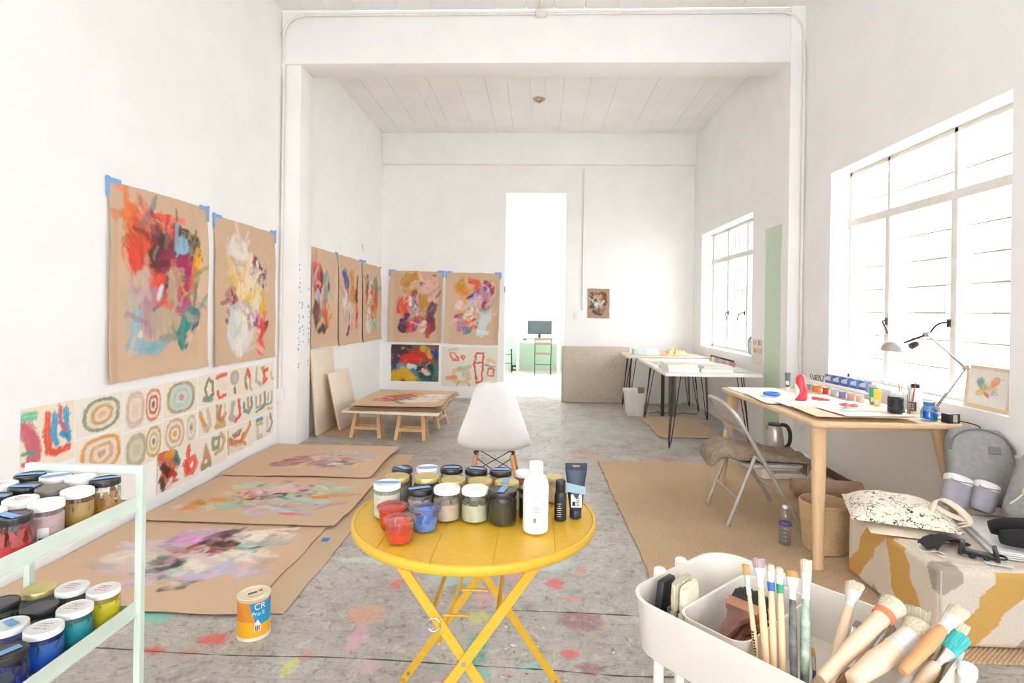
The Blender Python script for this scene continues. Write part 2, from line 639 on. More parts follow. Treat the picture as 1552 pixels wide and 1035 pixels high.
def window(name, y0, y1, z0, z1, xin, vbars, zbar, hbars, vthin, lab):
    """steel window in the right wall; xin = inner plane of the frame"""
    root = bpy.data.objects.new(name, None)
    COL.objects.link(root)
    struct(root)
    root['label'] = lab
    mb = MB()
    d = 0.045
    for a, b_ in (((y0, z0), (y1, z0 + .03)), ((y0, z1 - .03), (y1, z1)), ((y0, z0), (y0 + .03, z1)), ((y1 - .03, z0), (y1, z1))):
        mb.span((xin, a[0], a[1]), (xin + d, b_[0], b_[1]))
    mb.build('frame', FRAMEW, root, bevel=0.003)
    mb = MB()
    mb.span((xin - 0.012, y0, zbar - 0.03), (xin + d, y1, zbar + 0.03))
    mb.build('transom', FRAMEW, root, bevel=0.004)
    for yb in vbars:
        mb = MB()
        mb.span((xin, yb - 0.016, zbar), (xin + d, yb + 0.016, z1))
        mb.span((xin - 0.006, yb - 0.026, z0), (xin + d, yb + 0.026, zbar))
        mb.build('mullion', FRAMEW, root, bevel=0.003)
    ys = [y0] + list(vbars) + [y1]
    for i in range(len(ys) - 1):
        for za, zb in ((z0, zbar), (zbar, z1)):
            mb = MB()
            mb.span((xin + 0.02, ys[i] + .01, za + .01), (xin + 0.024, ys[i + 1] - .01, zb - .01))
            mb.build('pane', PANE, root, smooth=False)
    for zb in hbars:      # outside security bars
        mb = MB()
        mb.tube([(xin + 0.09, y0, zb), (xin + 0.09, y1, zb)], 0.005, 6)
        mb.build('security_bar', BARM, root)
    for yb in vthin:
        mb = MB()
        mb.tube([(xin + 0.08, yb, z0), (xin + 0.08, yb, z1)], 0.006, 6)
        mb.build('security_bar', BARM, root)
    return root


w1 = window('window_1', 2.95, 4.72, 0.81, 2.48, 2.555, (3.55, 4.21), 2.065,
            [0.98, 1.16, 1.34, 1.52, 1.70, 1.88, 2.24], (), 'wide steel window over the desk with long horizontal bars')
w2 = window('window_2', 6.05, 7.90, 0.86, 2.40, 2.43, (6.62, 7.28), 2.02, [1.2, 1.6, 1.85, 2.2],
            [6.15 + 0.14 * i for i in range(13)], 'steel window behind the hairpin leg table with vertical bars')
w3 = window('added_window_1', -1.8, -0.3, 0.81, 2.5, 2.555, (-1.05,), 2.06, [], (), 'added steel window in the side wall, out of view, letting in daylight')  # unseen window added for more light around the camera


def win_handle(par, y, z, x, s):
    mb = MB()
    mb.tube(spline([(x, y, z), (x - 0.03, y, z + .004), (x - 0.05, y - s * 0.03, z - 0.01), (x - 0.055, y - s * 0.075, z - 0.05), (x - 0.055, y - s * 0.095, z - 0.085)], 5), 0.006, 8)
    mb.box((x - 0.004, y, z), (0.012, 0.02, 0.05))
    mb.build('window_handle', STEELD, par, label='dark curved casement handle')


win_handle(w1, 3.575, 1.275, 2.545, -1)
win_handle(w1, 4.19, 1.275, 2.545, 1)
win_handle(w2, 6.66, 1.32, 2.42, -1)
win_handle(w2, 7.22, 1.32, 2.42, 1)
mb = MB()     # bars of the unseen window added behind the photographer for frontal light
for x in (-2.2, -1.13, -0.05, 1.03, 2.1):
    mb.span((x - .025, -3.12, .9), (x + .025, -3.06, 2.9))
for z in (.9, 2.2, 2.9):
    mb.span((-2.2, -3.12, z - .025), (2.1, -3.06, z + .025))
struct(mb.build('added_window_2', FRAMEW))

# ------------------------------------------------------------------ far room through the doorway
FARF = M('far_room_floor', (214, 204, 190), 0.4, var=0.05, scale=3)
MINTF = M('far_room_mint_paint', (190, 220, 196), 0.7, var=0.01)
mb = MB()
mb.span((-3.0, 8.6, -0.12), (3.0, 12.6, 0.0))
struct(mb.build('floor_far_room', FARF))
mb = MB()
mb.span((-3.0, 12.5, 0), (3.0, 12.7, 4.1))
struct(mb.build('wall_far_room', WHITE))
mb = MB()
mb.span((-3.0, 12.494, 0), (3.0, 12.5, 0.70))
struct(mb.build('trim_2', MINTF))
bpy.data.objects['trim_2']['label'] = 'mint painted lower band of the far room wall'
mb = MB()
mb.span((-3.2, 8.6, 0), (-3.0, 12.7, 4.1))
mb.span((3.0, 8.6, 0), (3.2, 12.7, 4.1))
struct(mb.build('wall_far_room_sides', WHITE))
mb = MB()     # unseen roof; skylight opening put in to brighten the far room
mb.span((-3.2, 8.3, 4.1), (3.2, 9.0, 4.3))
mb.span((-3.2, 11.2, 4.1), (3.2, 12.7, 4.3))
mb.span((-3.2, 9.0, 4.1), (-1.5, 11.2, 4.3))
mb.span((1.5, 9.0, 4.1), (3.2, 11.2, 4.3))
struct(mb.build('ceiling_far_room', WHITE))

# ------------------------------------------------------------------ outside
mb = MB()
mb.span((2.68, -9, -0.5), (14, 22, -0.4))
struct(mb.build('ground_outside', M('pale_pavement', (205, 200, 192), 0.8)))
FAC = M('pale_render', (232, 228, 220), 0.85)
FWIN = M('grey_window_louvres', (120, 118, 116), 0.5)
b_ = thing('neighbour_house', (9.5, 12.6, -0.4), 0, 'pale rendered house across the yard seen through the big window', 'building')
mb = MB()
mb.span((0.0, -4.0, 0), (1.0, 8.0, 5.6))
mb.build('wall', FAC, b_)
for y, z, w, h in ((-1.05, 1.7, 1.1, 1.8), (1.4, 1.7, 1.05, 1.8), (-3.2, 1.7, 1.0, 1.6), (3.8, 1.7, 1.05, 1.7)):
    mb = MB()
    mb.span((-0.03, y - w / 2, z), (0.005, y + w / 2, z + h))
    fw = mb.build('window', FWIN, b_)
    for k in range(5):
        zz = z + (k + 0.5) * h / 5
        mb = MB()
        mb.span((-0.05, y - w / 2 + .03, zz - .025), (-0.03, y + w / 2 - .03, zz + .025))
        mb.build('louvre', FAC, fw)

# ------------------------------------------------------------------ painted sheets
_rs = np.random.RandomState(11)
_LAT = _rs.rand(256, 256)


def vnoise(x, y):
    xi, yi = np.floor(x).astype(int), np.floor(y).astype(int)
    fx, fy = x - xi, y - yi
    fx, fy = fx * fx * (3 - 2 * fx), fy * fy * (3 - 2 * fy)
    a = _LAT[xi % 256, yi % 256]; b = _LAT[(xi + 1) % 256, yi % 256]
    c = _LAT[xi % 256, (yi + 1) % 256]; d = _LAT[(xi + 1) % 256, (yi + 1) % 256]
    return (a * (1 - fx) + b * fx) * (1 - fy) + (c * (1 - fx) + d * fx) * fy


def fbm(x, y, o=3):
    s, amp, tot = 0, 1.0, 0
    for k in range(o):
        s = s + amp * vnoise(x * 2 ** k + 17 * k, y * 2 ** k + 31 * k)
        tot += amp
        amp *= 0.5
    return s / tot


def ss(a, b, x):
    t = np.clip((x - a) / (b - a), 0, 1)
    return t * t * (3 - 2 * t)


def S(pts, w, c, op=0.93, soft=0.22, br=0.6):
    """a brush stroke: points in sheet units (0..1, v up), width, colour, opacity, edge softness, bristle"""
    return ('s', pts, w, c, op, soft, br)


def O(cx, cy, rx, ry, cols):
    """nested rounded rings from outside in"""
    return ('o', cx, cy, rx, ry, cols)


class Canvas:
    def __init__(self, w, h, nx, ny, ground, seed):
        self.w, self.h, self.nx, self.ny = w, h, nx, ny
        u, v = np.meshgrid(np.linspace(0, 1, nx), np.linspace(0, 1, ny))
        self.u, self.v = u, v
        self.seed = seed
        self.rs = np.random.RandomState(seed)
        g = np.array(lin(ground)[:3])
        n = fbm(u * w * 60 + seed, v * h * 60, 2) - 0.5
        self.c = g[None, None, :] * (1 + 0.08 * n)[..., None]
        self.relief = np.zeros_like(u)
        self.mask = np.zeros_like(u)
        self.s = max(w, h)

    def stroke(self, pts, w, c, op, soft, br):
        sx, sy = self.w / self.s, self.h / self.s
        k = self.rs.randint(0, 200)
        wx = (fbm(self.u * 9 + k, self.v * 9) - 0.5) * 0.05 + (fbm(self.u * 30 + k, self.v * 30) - 0.5) * 0.018
        wy = (fbm(self.u * 9, self.v * 9 + k) - 0.5) * 0.05 + (fbm(self.u * 30, self.v * 30 + k) - 0.5) * 0.018
        X, Y = self.u * sx + wx, self.v * sy + wy
        best = np.full_like(X, 9.0); side = np.zeros_like(X); along = np.zeros_like(X)
        L = 0.0
        P_ = [(p[0] * sx, p[1] * sy) for p in pts]
        if len(P_) == 1:
            P_ = [P_[0], (P_[0][0] + 1e-3, P_[0][1])]
        for (ax, ay), (bx, by) in zip(P_[:-1], P_[1:]):
            dx, dy = bx - ax, by - ay
            l2 = dx * dx + dy * dy + 1e-9
            t = np.clip(((X - ax) * dx + (Y - ay) * dy) / l2, 0, 1)
            d = np.hypot(X - ax - t * dx, Y - ay - t * dy)
            sd = ((X - ax) * dy - (Y - ay) * dx) / math.sqrt(l2)
            m = d < best
            best = np.where(m, d, best); side = np.where(m, sd, side); along = np.where(m, L + t * math.sqrt(l2), along)
            L += math.sqrt(l2)
        r = best / (w / 2)
        streak = fbm(side * 90 / max(w * 6, 0.3) + k * 3, along * 5 + k, 2)
        mk = ss(1.0 + soft, 1.0 - soft, r + br * (streak - 0.5) * 1.3)
        mk = mk * op * (1 - br * 0.35 * ss(0.55, 0.8, streak))
        col = np.array(lin(c)[:3])[None, None, :] * (1 + 0.35 * (streak - 0.5))[..., None]
        self.c = self.c * (1 - mk[..., None]) + col * mk[..., None]
        self.relief = self.relief * (1 - mk * 0.5) + mk * (0.5 + 0.8 * (streak - 0.5))
        self.mask = np.maximum(self.mask, mk)

    def rings(self, cx, cy, rx, ry, cols):
        X = (self.u - cx) / rx; Y = (self.v - cy) / ry
        k = self.rs.randint(0, 200)
        a = np.arctan2(Y, X)
        r = (np.abs(X) ** 2.6 + np.abs(Y) ** 2.6) ** (1 / 2.6)
        r = r + 0.14 * (fbm(np.cos(a) * 1.5 + 5 + k, np.sin(a) * 1.5 + 5, 2) - 0.5) + 0.10 * (fbm(self.u * 26 + k, self.v * 26, 2) - 0.5)
        n = len(cols)
        for i, c in enumerate(cols):
            ro = 1.0 - i / n
            st = fbm(r * 20 + k, a * 3, 2)
            mk = ss(ro + 0.04, ro - 0.04, r) * (0.92 - 0.25 * ss(0.5, 0.8, st))
            if c is None:
                continue
            col = np.array(lin(c)[:3])[None, None, :] * (1 + 0.25 * (st - 0.5))[..., None]
            self.c = self.c * (1 - mk[..., None]) + col * mk[..., None]
            self.mask = np.maximum(self.mask, mk)

    def detail(self, n, size=0.05, op=0.6):
        """loose touches that drag the colours already on the sheet"""
        ys, xs = np.where(self.mask > 0.5)
        if len(ys) == 0:
            return
        for _ in range(n):
            i = self.rs.randint(len(ys))
            u0, v0 = xs[i] / (self.nx - 1), ys[i] / (self.ny - 1)
            j = self.rs.randint(len(ys))
            near = np.array([ys[i] + self.rs.randint(-9, 10), xs[i] + self.rs.randint(-9, 10)])
            near = np.clip(near, 0, [self.ny - 1, self.nx - 1])
            c = self.c[near[0], near[1]] * self.rs.uniform(0.75, 1.3)
            if self.rs.rand() < 0.15:
                c = self.c[ys[j], xs[j]]
            c255 = [255 * (1.055 * min(max(x, 0), 1) ** (1 / 2.4) - 0.055) for x in c]
            a = self.rs.uniform(0, math.pi)
            L = self.rs.uniform(0.02, size * 2)
            b = a + self.rs.uniform(-.8, .8)
            p = [(u0, v0), (u0 + L * math.cos(a), v0 + L * math.sin(a)), (u0 + L * math.cos(a) + L * math.cos(b), v0 + L * math.sin(a) + L * math.sin(b))]
            self.stroke(p, self.rs.uniform(0.4, 1.0) * size, c255, op, 0.35, 0.8)


def sheet_mat(name, rough=0.75):
    if name in _mats:
        return _mats[name]
    m, nt, b = new_mat(name)
    at = nt.nodes.new('ShaderNodeAttribute')
    at.attribute_name = 'paint'
    n = noise(nt, 220.0, 3, 0.6, objco(nt))
    c = mixc(nt, ramp(nt, n.outputs['Fac'], 0.35, 0.75, 0.0, 0.10), at.outputs['Color'], lin((120, 100, 80)))
    nt.links.new(c, b.inputs['Base Color'])
    b.inputs['Roughness'].default_value = rough
    b.inputs['Specular IOR Level'].default_value = 0.3
    bump(nt, b, n.outputs['Fac'], 0.08, 0.001)
    _mats[name] = m
    return m


SHEETM = sheet_mat('paint_on_paper')
KRAFT = (213, 182, 152)
CREAM = (240, 229, 210)
U_, V_, N_ = {}, {}, {}
FACES = {'left': (Vector((0, 1, 0)), Vector((0, 0, 1)), Vector((1, 0, 0))),
         'back': (Vector((1, 0, 0)), Vector((0, 0, 1)), Vector((0, -1, 0))),
         'right': (Vector((0, -1, 0)), Vector((0, 0, 1)), Vector((-1, 0, 0))),
         'floor': (Vector((1, 0, 0)), Vector((0, 1, 0)), Vector((0, 0, 1)))}


def sheet(name, face, origin, w, h, nx, ny, ground, marks, seed, label, cat='painting', group=None, details=0, dsize=0.05,
          curl=0.0, gap=0.003, tapes=(), rz=0.0, edge=0.0, relief=0.0012, kind=None, wave=0.0):
    """paper sheet lying in a wall/floor plane; origin = lower corner where u and v start"""
    cv = Canvas(w, h, nx, ny, ground, seed)
    for mk in marks:
        if mk[0] == 's':
            cv.stroke(*mk[1:])
        else:
            cv.rings(*mk[1:])
    if details:
        cv.detail(details, dsize)
    u, v = cv.u, cv.v
    k = seed * 1.7
    # ragged hand-torn edge, gentle buckling and lifted edges
    ex = edge * (fbm(v * 6 + k, u * 0 + k, 2) - 0.5) * (np.abs(u - 0.5) * 2) ** 6
    ey = edge * (fbm(u * 6 + k, v * 0 + k + 9, 2) - 0.5) * (np.abs(v - 0.5) * 2) ** 6
    b = (fbm(u * 2 + k, v * 2, 2)) * wave
    lift = curl * (ss(0.9, 1.0, u) + ss(0.1, 0.0, u)) * (0.3 + fbm(v * 3 + k, u * 0, 2)) * ss(1.0, 0.7, v)
    lift = lift + curl * 0.8 * ss(0.08, 0.0, v) * (0.2 + fbm(u * 3 + k, v * 0 + 3, 2))
    z = gap + b + lift + relief * cv.relief
    verts = np.stack([u * w + ex, v * h + ey, z], -1).reshape(-1, 3)
    idx = np.arange(nx * ny).reshape(ny, nx)
    faces = np.stack([idx[:-1, :-1], idx[:-1, 1:], idx[1:, 1:], idx[1:, :-1]], -1).reshape(-1, 4)
    # back layer so that the sheet has a thickness of its own
    bv = verts.copy(); bv[:, 2] = (gap + b + lift).reshape(-1) - 0.0012
    nv = len(verts)
    rim = np.concatenate([idx[0, :], idx[1:, -1], idx[-1, -2::-1], idx[-2:0:-1, 0]])
    nxt = np.roll(rim, -1)
    side = np.stack([rim, rim + nv, nxt + nv, nxt], -1)
    allv = np.concatenate([verts, bv]); allf = np.concatenate([faces, faces[:, ::-1] + nv, side])
    me = bpy.data.meshes.new(name)
    me.from_pydata(allv.tolist(), [], allf.tolist())
    at = me.color_attributes.new('paint', 'FLOAT_COLOR', 'POINT')
    g = np.array(lin(ground)[:3])
    colr = np.concatenate([cv.c.reshape(-1, 3), np.tile(g, (nv, 1))])
    at.data.foreach_set('color', np.concatenate([np.clip(colr, 0, 1), np.ones((2 * nv, 1))], 1).astype(np.float32).ravel())
    me.materials.append(SHEETM)
    me.polygons.foreach_set('use_smooth', [True] * len(me.polygons))
    me.set_sharp_from_angle(angle=math.radians(60))
    o = bpy.data.objects.new(name, me)
    COL.objects.link(o)
    U, V, N = FACES[face]
    mat = Matrix((U, V, N)).transposed().to_4x4()
    o.matrix_world = Matrix.Translation(origin) @ mat @ Matrix.Rotation(rz, 4, 'Z')
    for tk, (tu, tv, tl, tw, ta) in enumerate(tapes):
        mb = MB()
        mb.box((0, 0, 0), (tl, tw, 0.0012))
        t = mb.build('tape', TAPE, o, smooth=False)
        t.location = (tu * w, tv * h, gap + 0.0035 + 0.0016 * tk)
        t.rotation_euler = (0, 0, ta)
        t['label'] = 'strip of blue masking tape'
    return tag(o, label, cat, group, kind)


def corner_tape(l=0.12, wd=0.028):
    """L of tape at the two upper corners"""
    return [(0.04, 1.0, l, wd, 0.0), (-0.005, 0.965, wd, l, 0.02), (0.96, 1.0, l, wd, -0.03), (1.005, 0.97, wd, l, 0.0)]


RED, ORG, MAR, MAG = (228, 72, 62), (238, 120, 62), (128, 42, 66), (182, 48, 96)
YEL, OCH, CHR, NAVY = (244, 186, 44), (206, 152, 58), (66, 58, 56), (52, 58, 104)
LBL, TEAL, WHT, PEACH = (140, 186, 205), (34, 142, 130), (240, 236, 228), (244, 206, 172)
MAUV, PINK, LIL, TAUP = (186, 144, 156), (232, 178, 176), (206, 184, 214), (190, 166, 142)

# ---- two large sheets on the long wall
p1 = [S([(.18, .84), (.22, .72), (.2, .6)], .16, (232, 122, 62)), S([(.3, .8), (.45, .86), (.6, .82)], .12, (240, 92, 66)),
      S([(.24, .64), (.36, .5), (.48, .45)], .22, RED), S([(.3, .74), (.36, .62)], .14, (212, 92, 58)), S([(.2, .86), (.22, .78)], .06, (200, 100, 50)),
      S([(.4, .76), (.46, .7), (.42, .62)], .16, CHR), S([(.52, .7), (.62, .62)], .18, (74, 62, 62)), S([(.72, .78), (.84, .74), (.86, .66)], .14, (72, 64, 60)),
      S([(.76, .66), (.8, .58)], .14, (74, 74, 104)), S([(.64, .7), (.72, .69), (.8, .69)], .06, LBL), S([(.74, .74), (.7, .66), (.66, .61)], .07, (150, 192, 212)),
      S([(.72, .74), (.76, .68)], .08, LBL), S([(.4, .84), (.52, .8)], .06, (226, 172, 142)), S([(.36, .7)], .05, (240, 96, 54)),
      S([(.52, .58), (.64, .56), (.76, .58)], .14, (160, 46, 84)), S([(.78, .56), (.8, .42), (.7, .34)], .15, MAG), S([(.72, .4), (.66, .3)], .09, (206, 60, 88)),
      S([(.9, .66), (.88, .5), (.86, .33)], .085, YEL), S([(.86, .42), (.84, .36)], .08, (240, 170, 56)), S([(.9, .74), (.9, .68)], .05, (150, 106, 76)),
      S([(.3, .42), (.34, .3), (.36, .22)], .2, MAUV), S([(.18, .36), (.18, .2)], .1, (184, 186, 172), .7), S([(.6, .5), (.6, .32), (.6, .14)], .12, TAUP, .95, .2),
      S([(.6, .52), (.7, .5)], .085, (192, 170, 146)), S([(.54, .5), (.53, .44)], .04, (86, 72, 72)), S([(.72, .48)], .05, (128, 112, 92)),
      S([(.48, .42), (.46, .36)], .05, (236, 236, 240)), S([(.46, .22), (.5, .12)], .16, (190, 172, 144), .8), S([(.7, .28), (.8, .3)], .09, (188, 96, 138)),
      S([(.76, .22), (.72, .12), (.74, .06)], .1, TEAL), S([(.84, .28), (.78, .18)], .09, (40, 146, 134)), S([(.9, .26), (.88, .14)], .06, (70, 100, 128)),
      S([(.24, .24), (.22, .12)], .08, (150, 194, 202), .8), S([(.26, .12), (.22, .06)], .06, WHT, .7), S([(.18, .06), (.38, .03), (.52, .08)], .09, (140, 184, 196), .85),
      S([(.36, .02), (.4, .06)], .05, (128, 176, 190)), S([(.5, .1), (.64, .09)], .05, (150, 146, 130), .7), S([(.56, .15), (.68, .13)], .02, (90, 84, 78), .7)]
def inset(marks, a, b, c, d):
    """squeeze marks into the painted field of a sheet"""
    out = []
    for m_ in marks:
        if m_[0] == 's':
            out.append(('s', [(a + p[0] * (b - a), c + p[1] * (d - c)) for p in m_[1]], m_[2] * max(b - a, d - c)) + m_[3:])
        else:
            out.append(('o', a + m_[1] * (b - a), c + m_[2] * (d - c), m_[3] * (b - a), m_[4] * (d - c), m_[5]))
    return out


sheet('painting', 'left', (LX, 3.10, 0.865), 0.955, 1.17, 110, 150, KRAFT, inset(p1, .04, .98, .12, .98), 3,
      'abstract with red, charcoal and teal strokes and a pale blue star on kraft paper', group='large kraft paintings on the long wall',
      details=90, dsize=.05, curl=.018, tapes=corner_tape(), edge=.012, wave=.006)
p2 = [S([(.3, .86), (.36, .7), (.4, .56)], .2, (238, 230, 220)), S([(.5, .74), (.56, .6)], .18, (242, 226, 206)), S([(.44, .9), (.46, .84)], .07, WHT),
      S([(.2, .76), (.22, .66)], .08, YEL), S([(.26, .6), (.32, .56)], .09, (246, 190, 28)), S([(.42, .62), (.5, .46), (.42, .36)], .22, (246, 216, 176)),
      S([(.2, .46), (.26, .52)], .08, MAR), S([(.3, .44), (.24, .34), (.2, .28)], .09, (142, 38, 76)), S([(.34, .36), (.4, .3)], .06, MAR),
      S([(.62, .8), (.72, .7), (.76, .56)], .09, (126, 42, 72)), S([(.82, .7), (.84, .6)], .05, (140, 52, 80)), S([(.58, .52), (.54, .46)], .04, (166, 60, 80)),
      S([(.52, .42), (.68, .5), (.8, .46)], .12, (248, 214, 96), .85), S([(.78, .5), (.8, .36)], .09, YEL), S([(.82, .44)], .05, (252, 200, 40)),
      S([(.3, .3), (.26, .18), (.3, .08)], .16, (214, 226, 222)), S([(.46, .3), (.5, .14), (.4, .06)], .2, (238, 230, 220)), S([(.62, .4), (.6, .3)], .12, (236, 230, 204)),
      S([(.62, .3), (.66, .26)], .07, (216, 176, 222)), S([(.68, .22), (.72, .16)], .11, (132, 40, 70)), S([(.86, .22), (.78, .16)], .06, MAR),
      S([(.76, .2), (.72, .08), (.74, .02)], .11, (240, 82, 56)), S([(.64, .04), (.76, .0)], .06, (236, 214, 200), .6), S([(.66, .78), (.66, .7)], .05, (226, 236, 236)),
      S([(.82, .32)], .06, (242, 132, 80)), S([(.86, .66), (.88, .54)], .06, (226, 206, 190), .6)]
sheet('painting', 'left', (LX, 4.15, 0.855), 0.975, 1.15, 90, 140, KRAFT, inset(p2, .02, 1.0, .08, .92), 4,
      'abstract with white, yellow and maroon strokes and an orange foot on kraft paper', group='large kraft paintings on the long wall',
      details=80, dsize=.05, curl=.016, tapes=corner_tape(), edge=.012, wave=.006)

# ---- three sheets on the bay side wall
b1 = [S([(.1, .86), (.3, .8), (.36, .7)], .16, (230, 100, 80)), S([(.2, .74), (.24, .6)], .2, (200, 80, 70)), S([(.4, .8), (.3, .6)], .12, (120, 50, 70)),
      S([(.6, .76), (.66, .6), (.6, .48)], .14, (88, 156, 166)), S([(.7, .6), (.72, .66)], .07, (150, 60, 80)), S([(.74, .5), (.76, .34)], .15, (190, 186, 164)),
      S([(.26, .5), (.3, .42)], .16, (206, 196, 216)), S([(.2, .34), (.3, .16)], .2, (96, 58, 60)), S([(.46, .4), (.44, .2)], .12, (190, 110, 60)),
      S([(.6, .3), (.62, .14)], .1, (200, 60, 90)), S([(.72, .32), (.72, .16)], .08, YEL), S([(.3, .12), (.5, .08)], .12, (80, 60, 54))]
sheet('painting', 'left', (BLX, 5.66, 0.885), 0.755, 1.06, 50, 90, KRAFT, inset(b1, .05, .95, .12, .9), 5,
      'kraft painting with a coral arch and teal loop beside the tape flecked pillar', group='kraft paintings on the bay side wall', details=40, dsize=.06, curl=.02, tapes=[(0.98, 1.0, .1, .03, 0), (1.0, .95, .03, .12, 0)], edge=.012, wave=.006)
b2 = [S([(.26, .86), (.36, .74), (.34, .62)], .16, (72, 84, 150)), S([(.3, .66), (.36, .6)], .08, (226, 80, 70)), S([(.6, .88), (.6, .66), (.56, .5)], .16, OCH),
      S([(.84, .84), (.84, .64), (.74, .56)], .1, (120, 40, 50)), S([(.66, .7), (.76, .66)], .06, (160, 60, 60)), S([(.3, .56), (.3, .42)], .16, (226, 230, 226)),
      S([(.7, .56), (.82, .4), (.8, .3)], .15, (196, 140, 50)), S([(.52, .42), (.54, .26)], .12, (210, 222, 214)), S([(.5, .34), (.48, .22)], .05, TEAL),
      S([(.34, .3), (.34, .14)], .16, (216, 172, 178)), S([(.66, .24), (.62, .12)], .12, (222, 150, 160)), S([(.86, .3), (.84, .14)], .1, (206, 60, 66)), S([(.46, .12), (.4, .03)], .07, (70, 58, 54)), S([(.8, .58), (.86, .5)], .08, (60, 54, 50))]
sheet('painting', 'left', (BLX, 6.455, 0.87), 0.85, 1.07, 50, 90, KRAFT, inset(b2, .05, .95, .1, .9), 6,
      'kraft painting with ochre columns, blue plume and pink lower half', group='kraft paintings on the bay side wall', details=40, dsize=.06, curl=.02, tapes=[(0.98, 1.0, .12, .03, 0)], edge=.012, wave=.006)
b3 = [S([(.24, .88), (.22, .66)], .12, (52, 46, 46)), S([(.44, .8), (.46, .62)], .1, (222, 226, 220)), S([(.74, .82), (.8, .64)], .17, (96, 134, 100)),
      S([(.26, .62), (.24, .48)], .12, (222, 84, 60)), S([(.6, .62), (.76, .5), (.6, .36)], .22, (190, 92, 60)), S([(.5, .64), (.6, .6)], .08, (234, 90, 70)),
      S([(.36, .5), (.3, .36)], .16, (150, 70, 50)), S([(.36, .34), (.3, .16)], .16, (234, 224, 206)), S([(.36, .3), (.36, .24)], .05, RED),
      S([(.66, .36), (.7, .22)], .14, (232, 150, 60)), S([(.66, .16), (.76, .12)], .13, (86, 206, 172)), S([(.3, .1), (.4, .06)], .14, (222, 226, 212))]
sheet('painting', 'left', (BLX, 7.35, 0.86), 0.87, 1.06, 50, 90, KRAFT, inset(b3, .05, .95, .1, .92), 8,
      'kraft painting with black bar, rust middle and turquoise foot by the room corner', group='kraft paintings on the bay side wall', details=40, dsize=.06, curl=.02, tapes=[(0.10, 1.02, .16, .035, 0), (.02, 1.18, .1, .015, -1.0), (.99, 1.0, .05, .03, 0)], edge=.012, wave=.006)

# ---- sheets on the back wall
c1 = [S([(.22, .84), (.3, .92), (.46, .9), (.44, .78), (.3, .72), (.22, .82)], .14, OCH), S([(.4, .8), (.5, .84)], .12, (228, 186, 160)), S([(.44, .7), (.38, .6)], .1, (150, 80, 66)),
      S([(.6, .84), (.76, .88), (.86, .96)], .07, (84, 66, 104)), S([(.8, .86), (.76, .72), (.82, .6)], .22, (232, 186, 168)), S([(.64, .74), (.72, .64)], .1, (234, 190, 170)),
      S([(.2, .56), (.16, .42), (.24, .36)], .16, (232, 66, 52)), S([(.3, .6), (.34, .5)], .1, (240, 110, 80)), S([(.4, .6), (.42, .4)], .1, (182, 140, 178)),
      S([(.36, .62), (.36, .5)], .06, WHT), S([(.5, .54), (.54, .36)], .12, (190, 190, 176)), S([(.46, .56), (.5, .5)], .05, (130, 70, 110)),
      S([(.64, .6), (.66, .42), (.62, .3)], .15, (200, 142, 56)), S([(.6, .36), (.66, .3)], .1, (206, 84, 60)), S([(.84, .5), (.8, .36), (.78, .24)], .13, (88, 56, 92)),
      S([(.3, .34), (.16, .24), (.14, .12), (.22, .1), (.22, .2)], .08, (70, 42, 56)), S([(.28, .3), (.28, .18)], .12, (108, 66, 108)), S([(.42, .26), (.38, .1)], .13, (228, 72, 60)),
      S([(.52, .22), (.46, .14)], .1, (140, 80, 140)), S([(.66, .22), (.62, .1)], .09, (238, 214, 200)), S([(.84, .26), (.86, .14), (.78, .1)], .1, (140, 50, 70)), S([(.76, .12), (.74, .02)], .08, (190, 80, 70))]
sheet('painting', 'back', (-2.228, YB, 0.825), 0.80, 1.06, 72, 92, KRAFT, inset(c1, .1, .95, .08, .97), 12,
      'kraft painting with ochre loop, scarlet blob and purple strokes on the back wall', group='kraft paintings on the back wall', details=50, curl=.02, tapes=corner_tape(.1, .03), edge=.012, wave=.005, rz=-.015)
c2 = [S([(.2, .8), (.3, .74)], .2, (234, 150, 60)), S([(.2, .9), (.18, .8)], .1, OCH), S([(.4, .92), (.56, .9), (.62, .82)], .09, (240, 92, 60)), S([(.52, .84), (.5, .76)], .08, (232, 90, 60)),
      S([(.46, .66), (.62, .76), (.74, .8)], .09, (36, 58, 146)), S([(.4, .64), (.5, .66)], .06, (40, 60, 140)), S([(.76, .9), (.9, .84), (.86, .72), (.72, .56), (.68, .36)], .08, (160, 54, 100)),
      S([(.7, .74), (.8, .64)], .12, (196, 140, 170)), S([(.42, .56), (.56, .6)], .18, (226, 196, 210)), S([(.24, .58), (.28, .46), (.38, .42)], .14, (232, 170, 80)),
      S([(.16, .5), (.2, .56)], .1, (236, 214, 212)), S([(.5, .44), (.42, .36)], .18, (232, 230, 220)), S([(.5, .5), (.52, .46)], .04, (40, 60, 120)),
      S([(.14, .32), (.24, .36)], .08, (170, 60, 130)), S([(.2, .26), (.18, .12)], .09, (196, 120, 170)), S([(.36, .28), (.44, .2), (.4, .14)], .11, (236, 92, 56)),
      S([(.3, .2), (.34, .08), (.4, .1)], .09, (60, 150, 176)), S([(.54, .26), (.6, .16)], .1, (226, 90, 60)), S([(.74, .36), (.7, .2), (.66, .08)], .16, (206, 228, 226)),
      S([(.62, .1), (.8, .08)], .06, (220, 236, 234)), S([(.84, .46), (.82, .3)], .08, (224, 216, 200)), S([(.66, .46), (.76, .42)], .07, (150, 170, 176))]
sheet('painting', 'back', (-1.378, YB, 0.808), 0.80, 1.06, 72, 92, KRAFT, inset(c2, .1, .95, .1, .95), 13,
      'kraft painting with cobalt and magenta hook shapes over white on the back wall', group='kraft paintings on the back wall', details=50, curl=.02, tapes=corner_tape(.1, .03) + [(1.09, .78, .02, .09, .05)], edge=.012, wave=.005, rz=-.015)
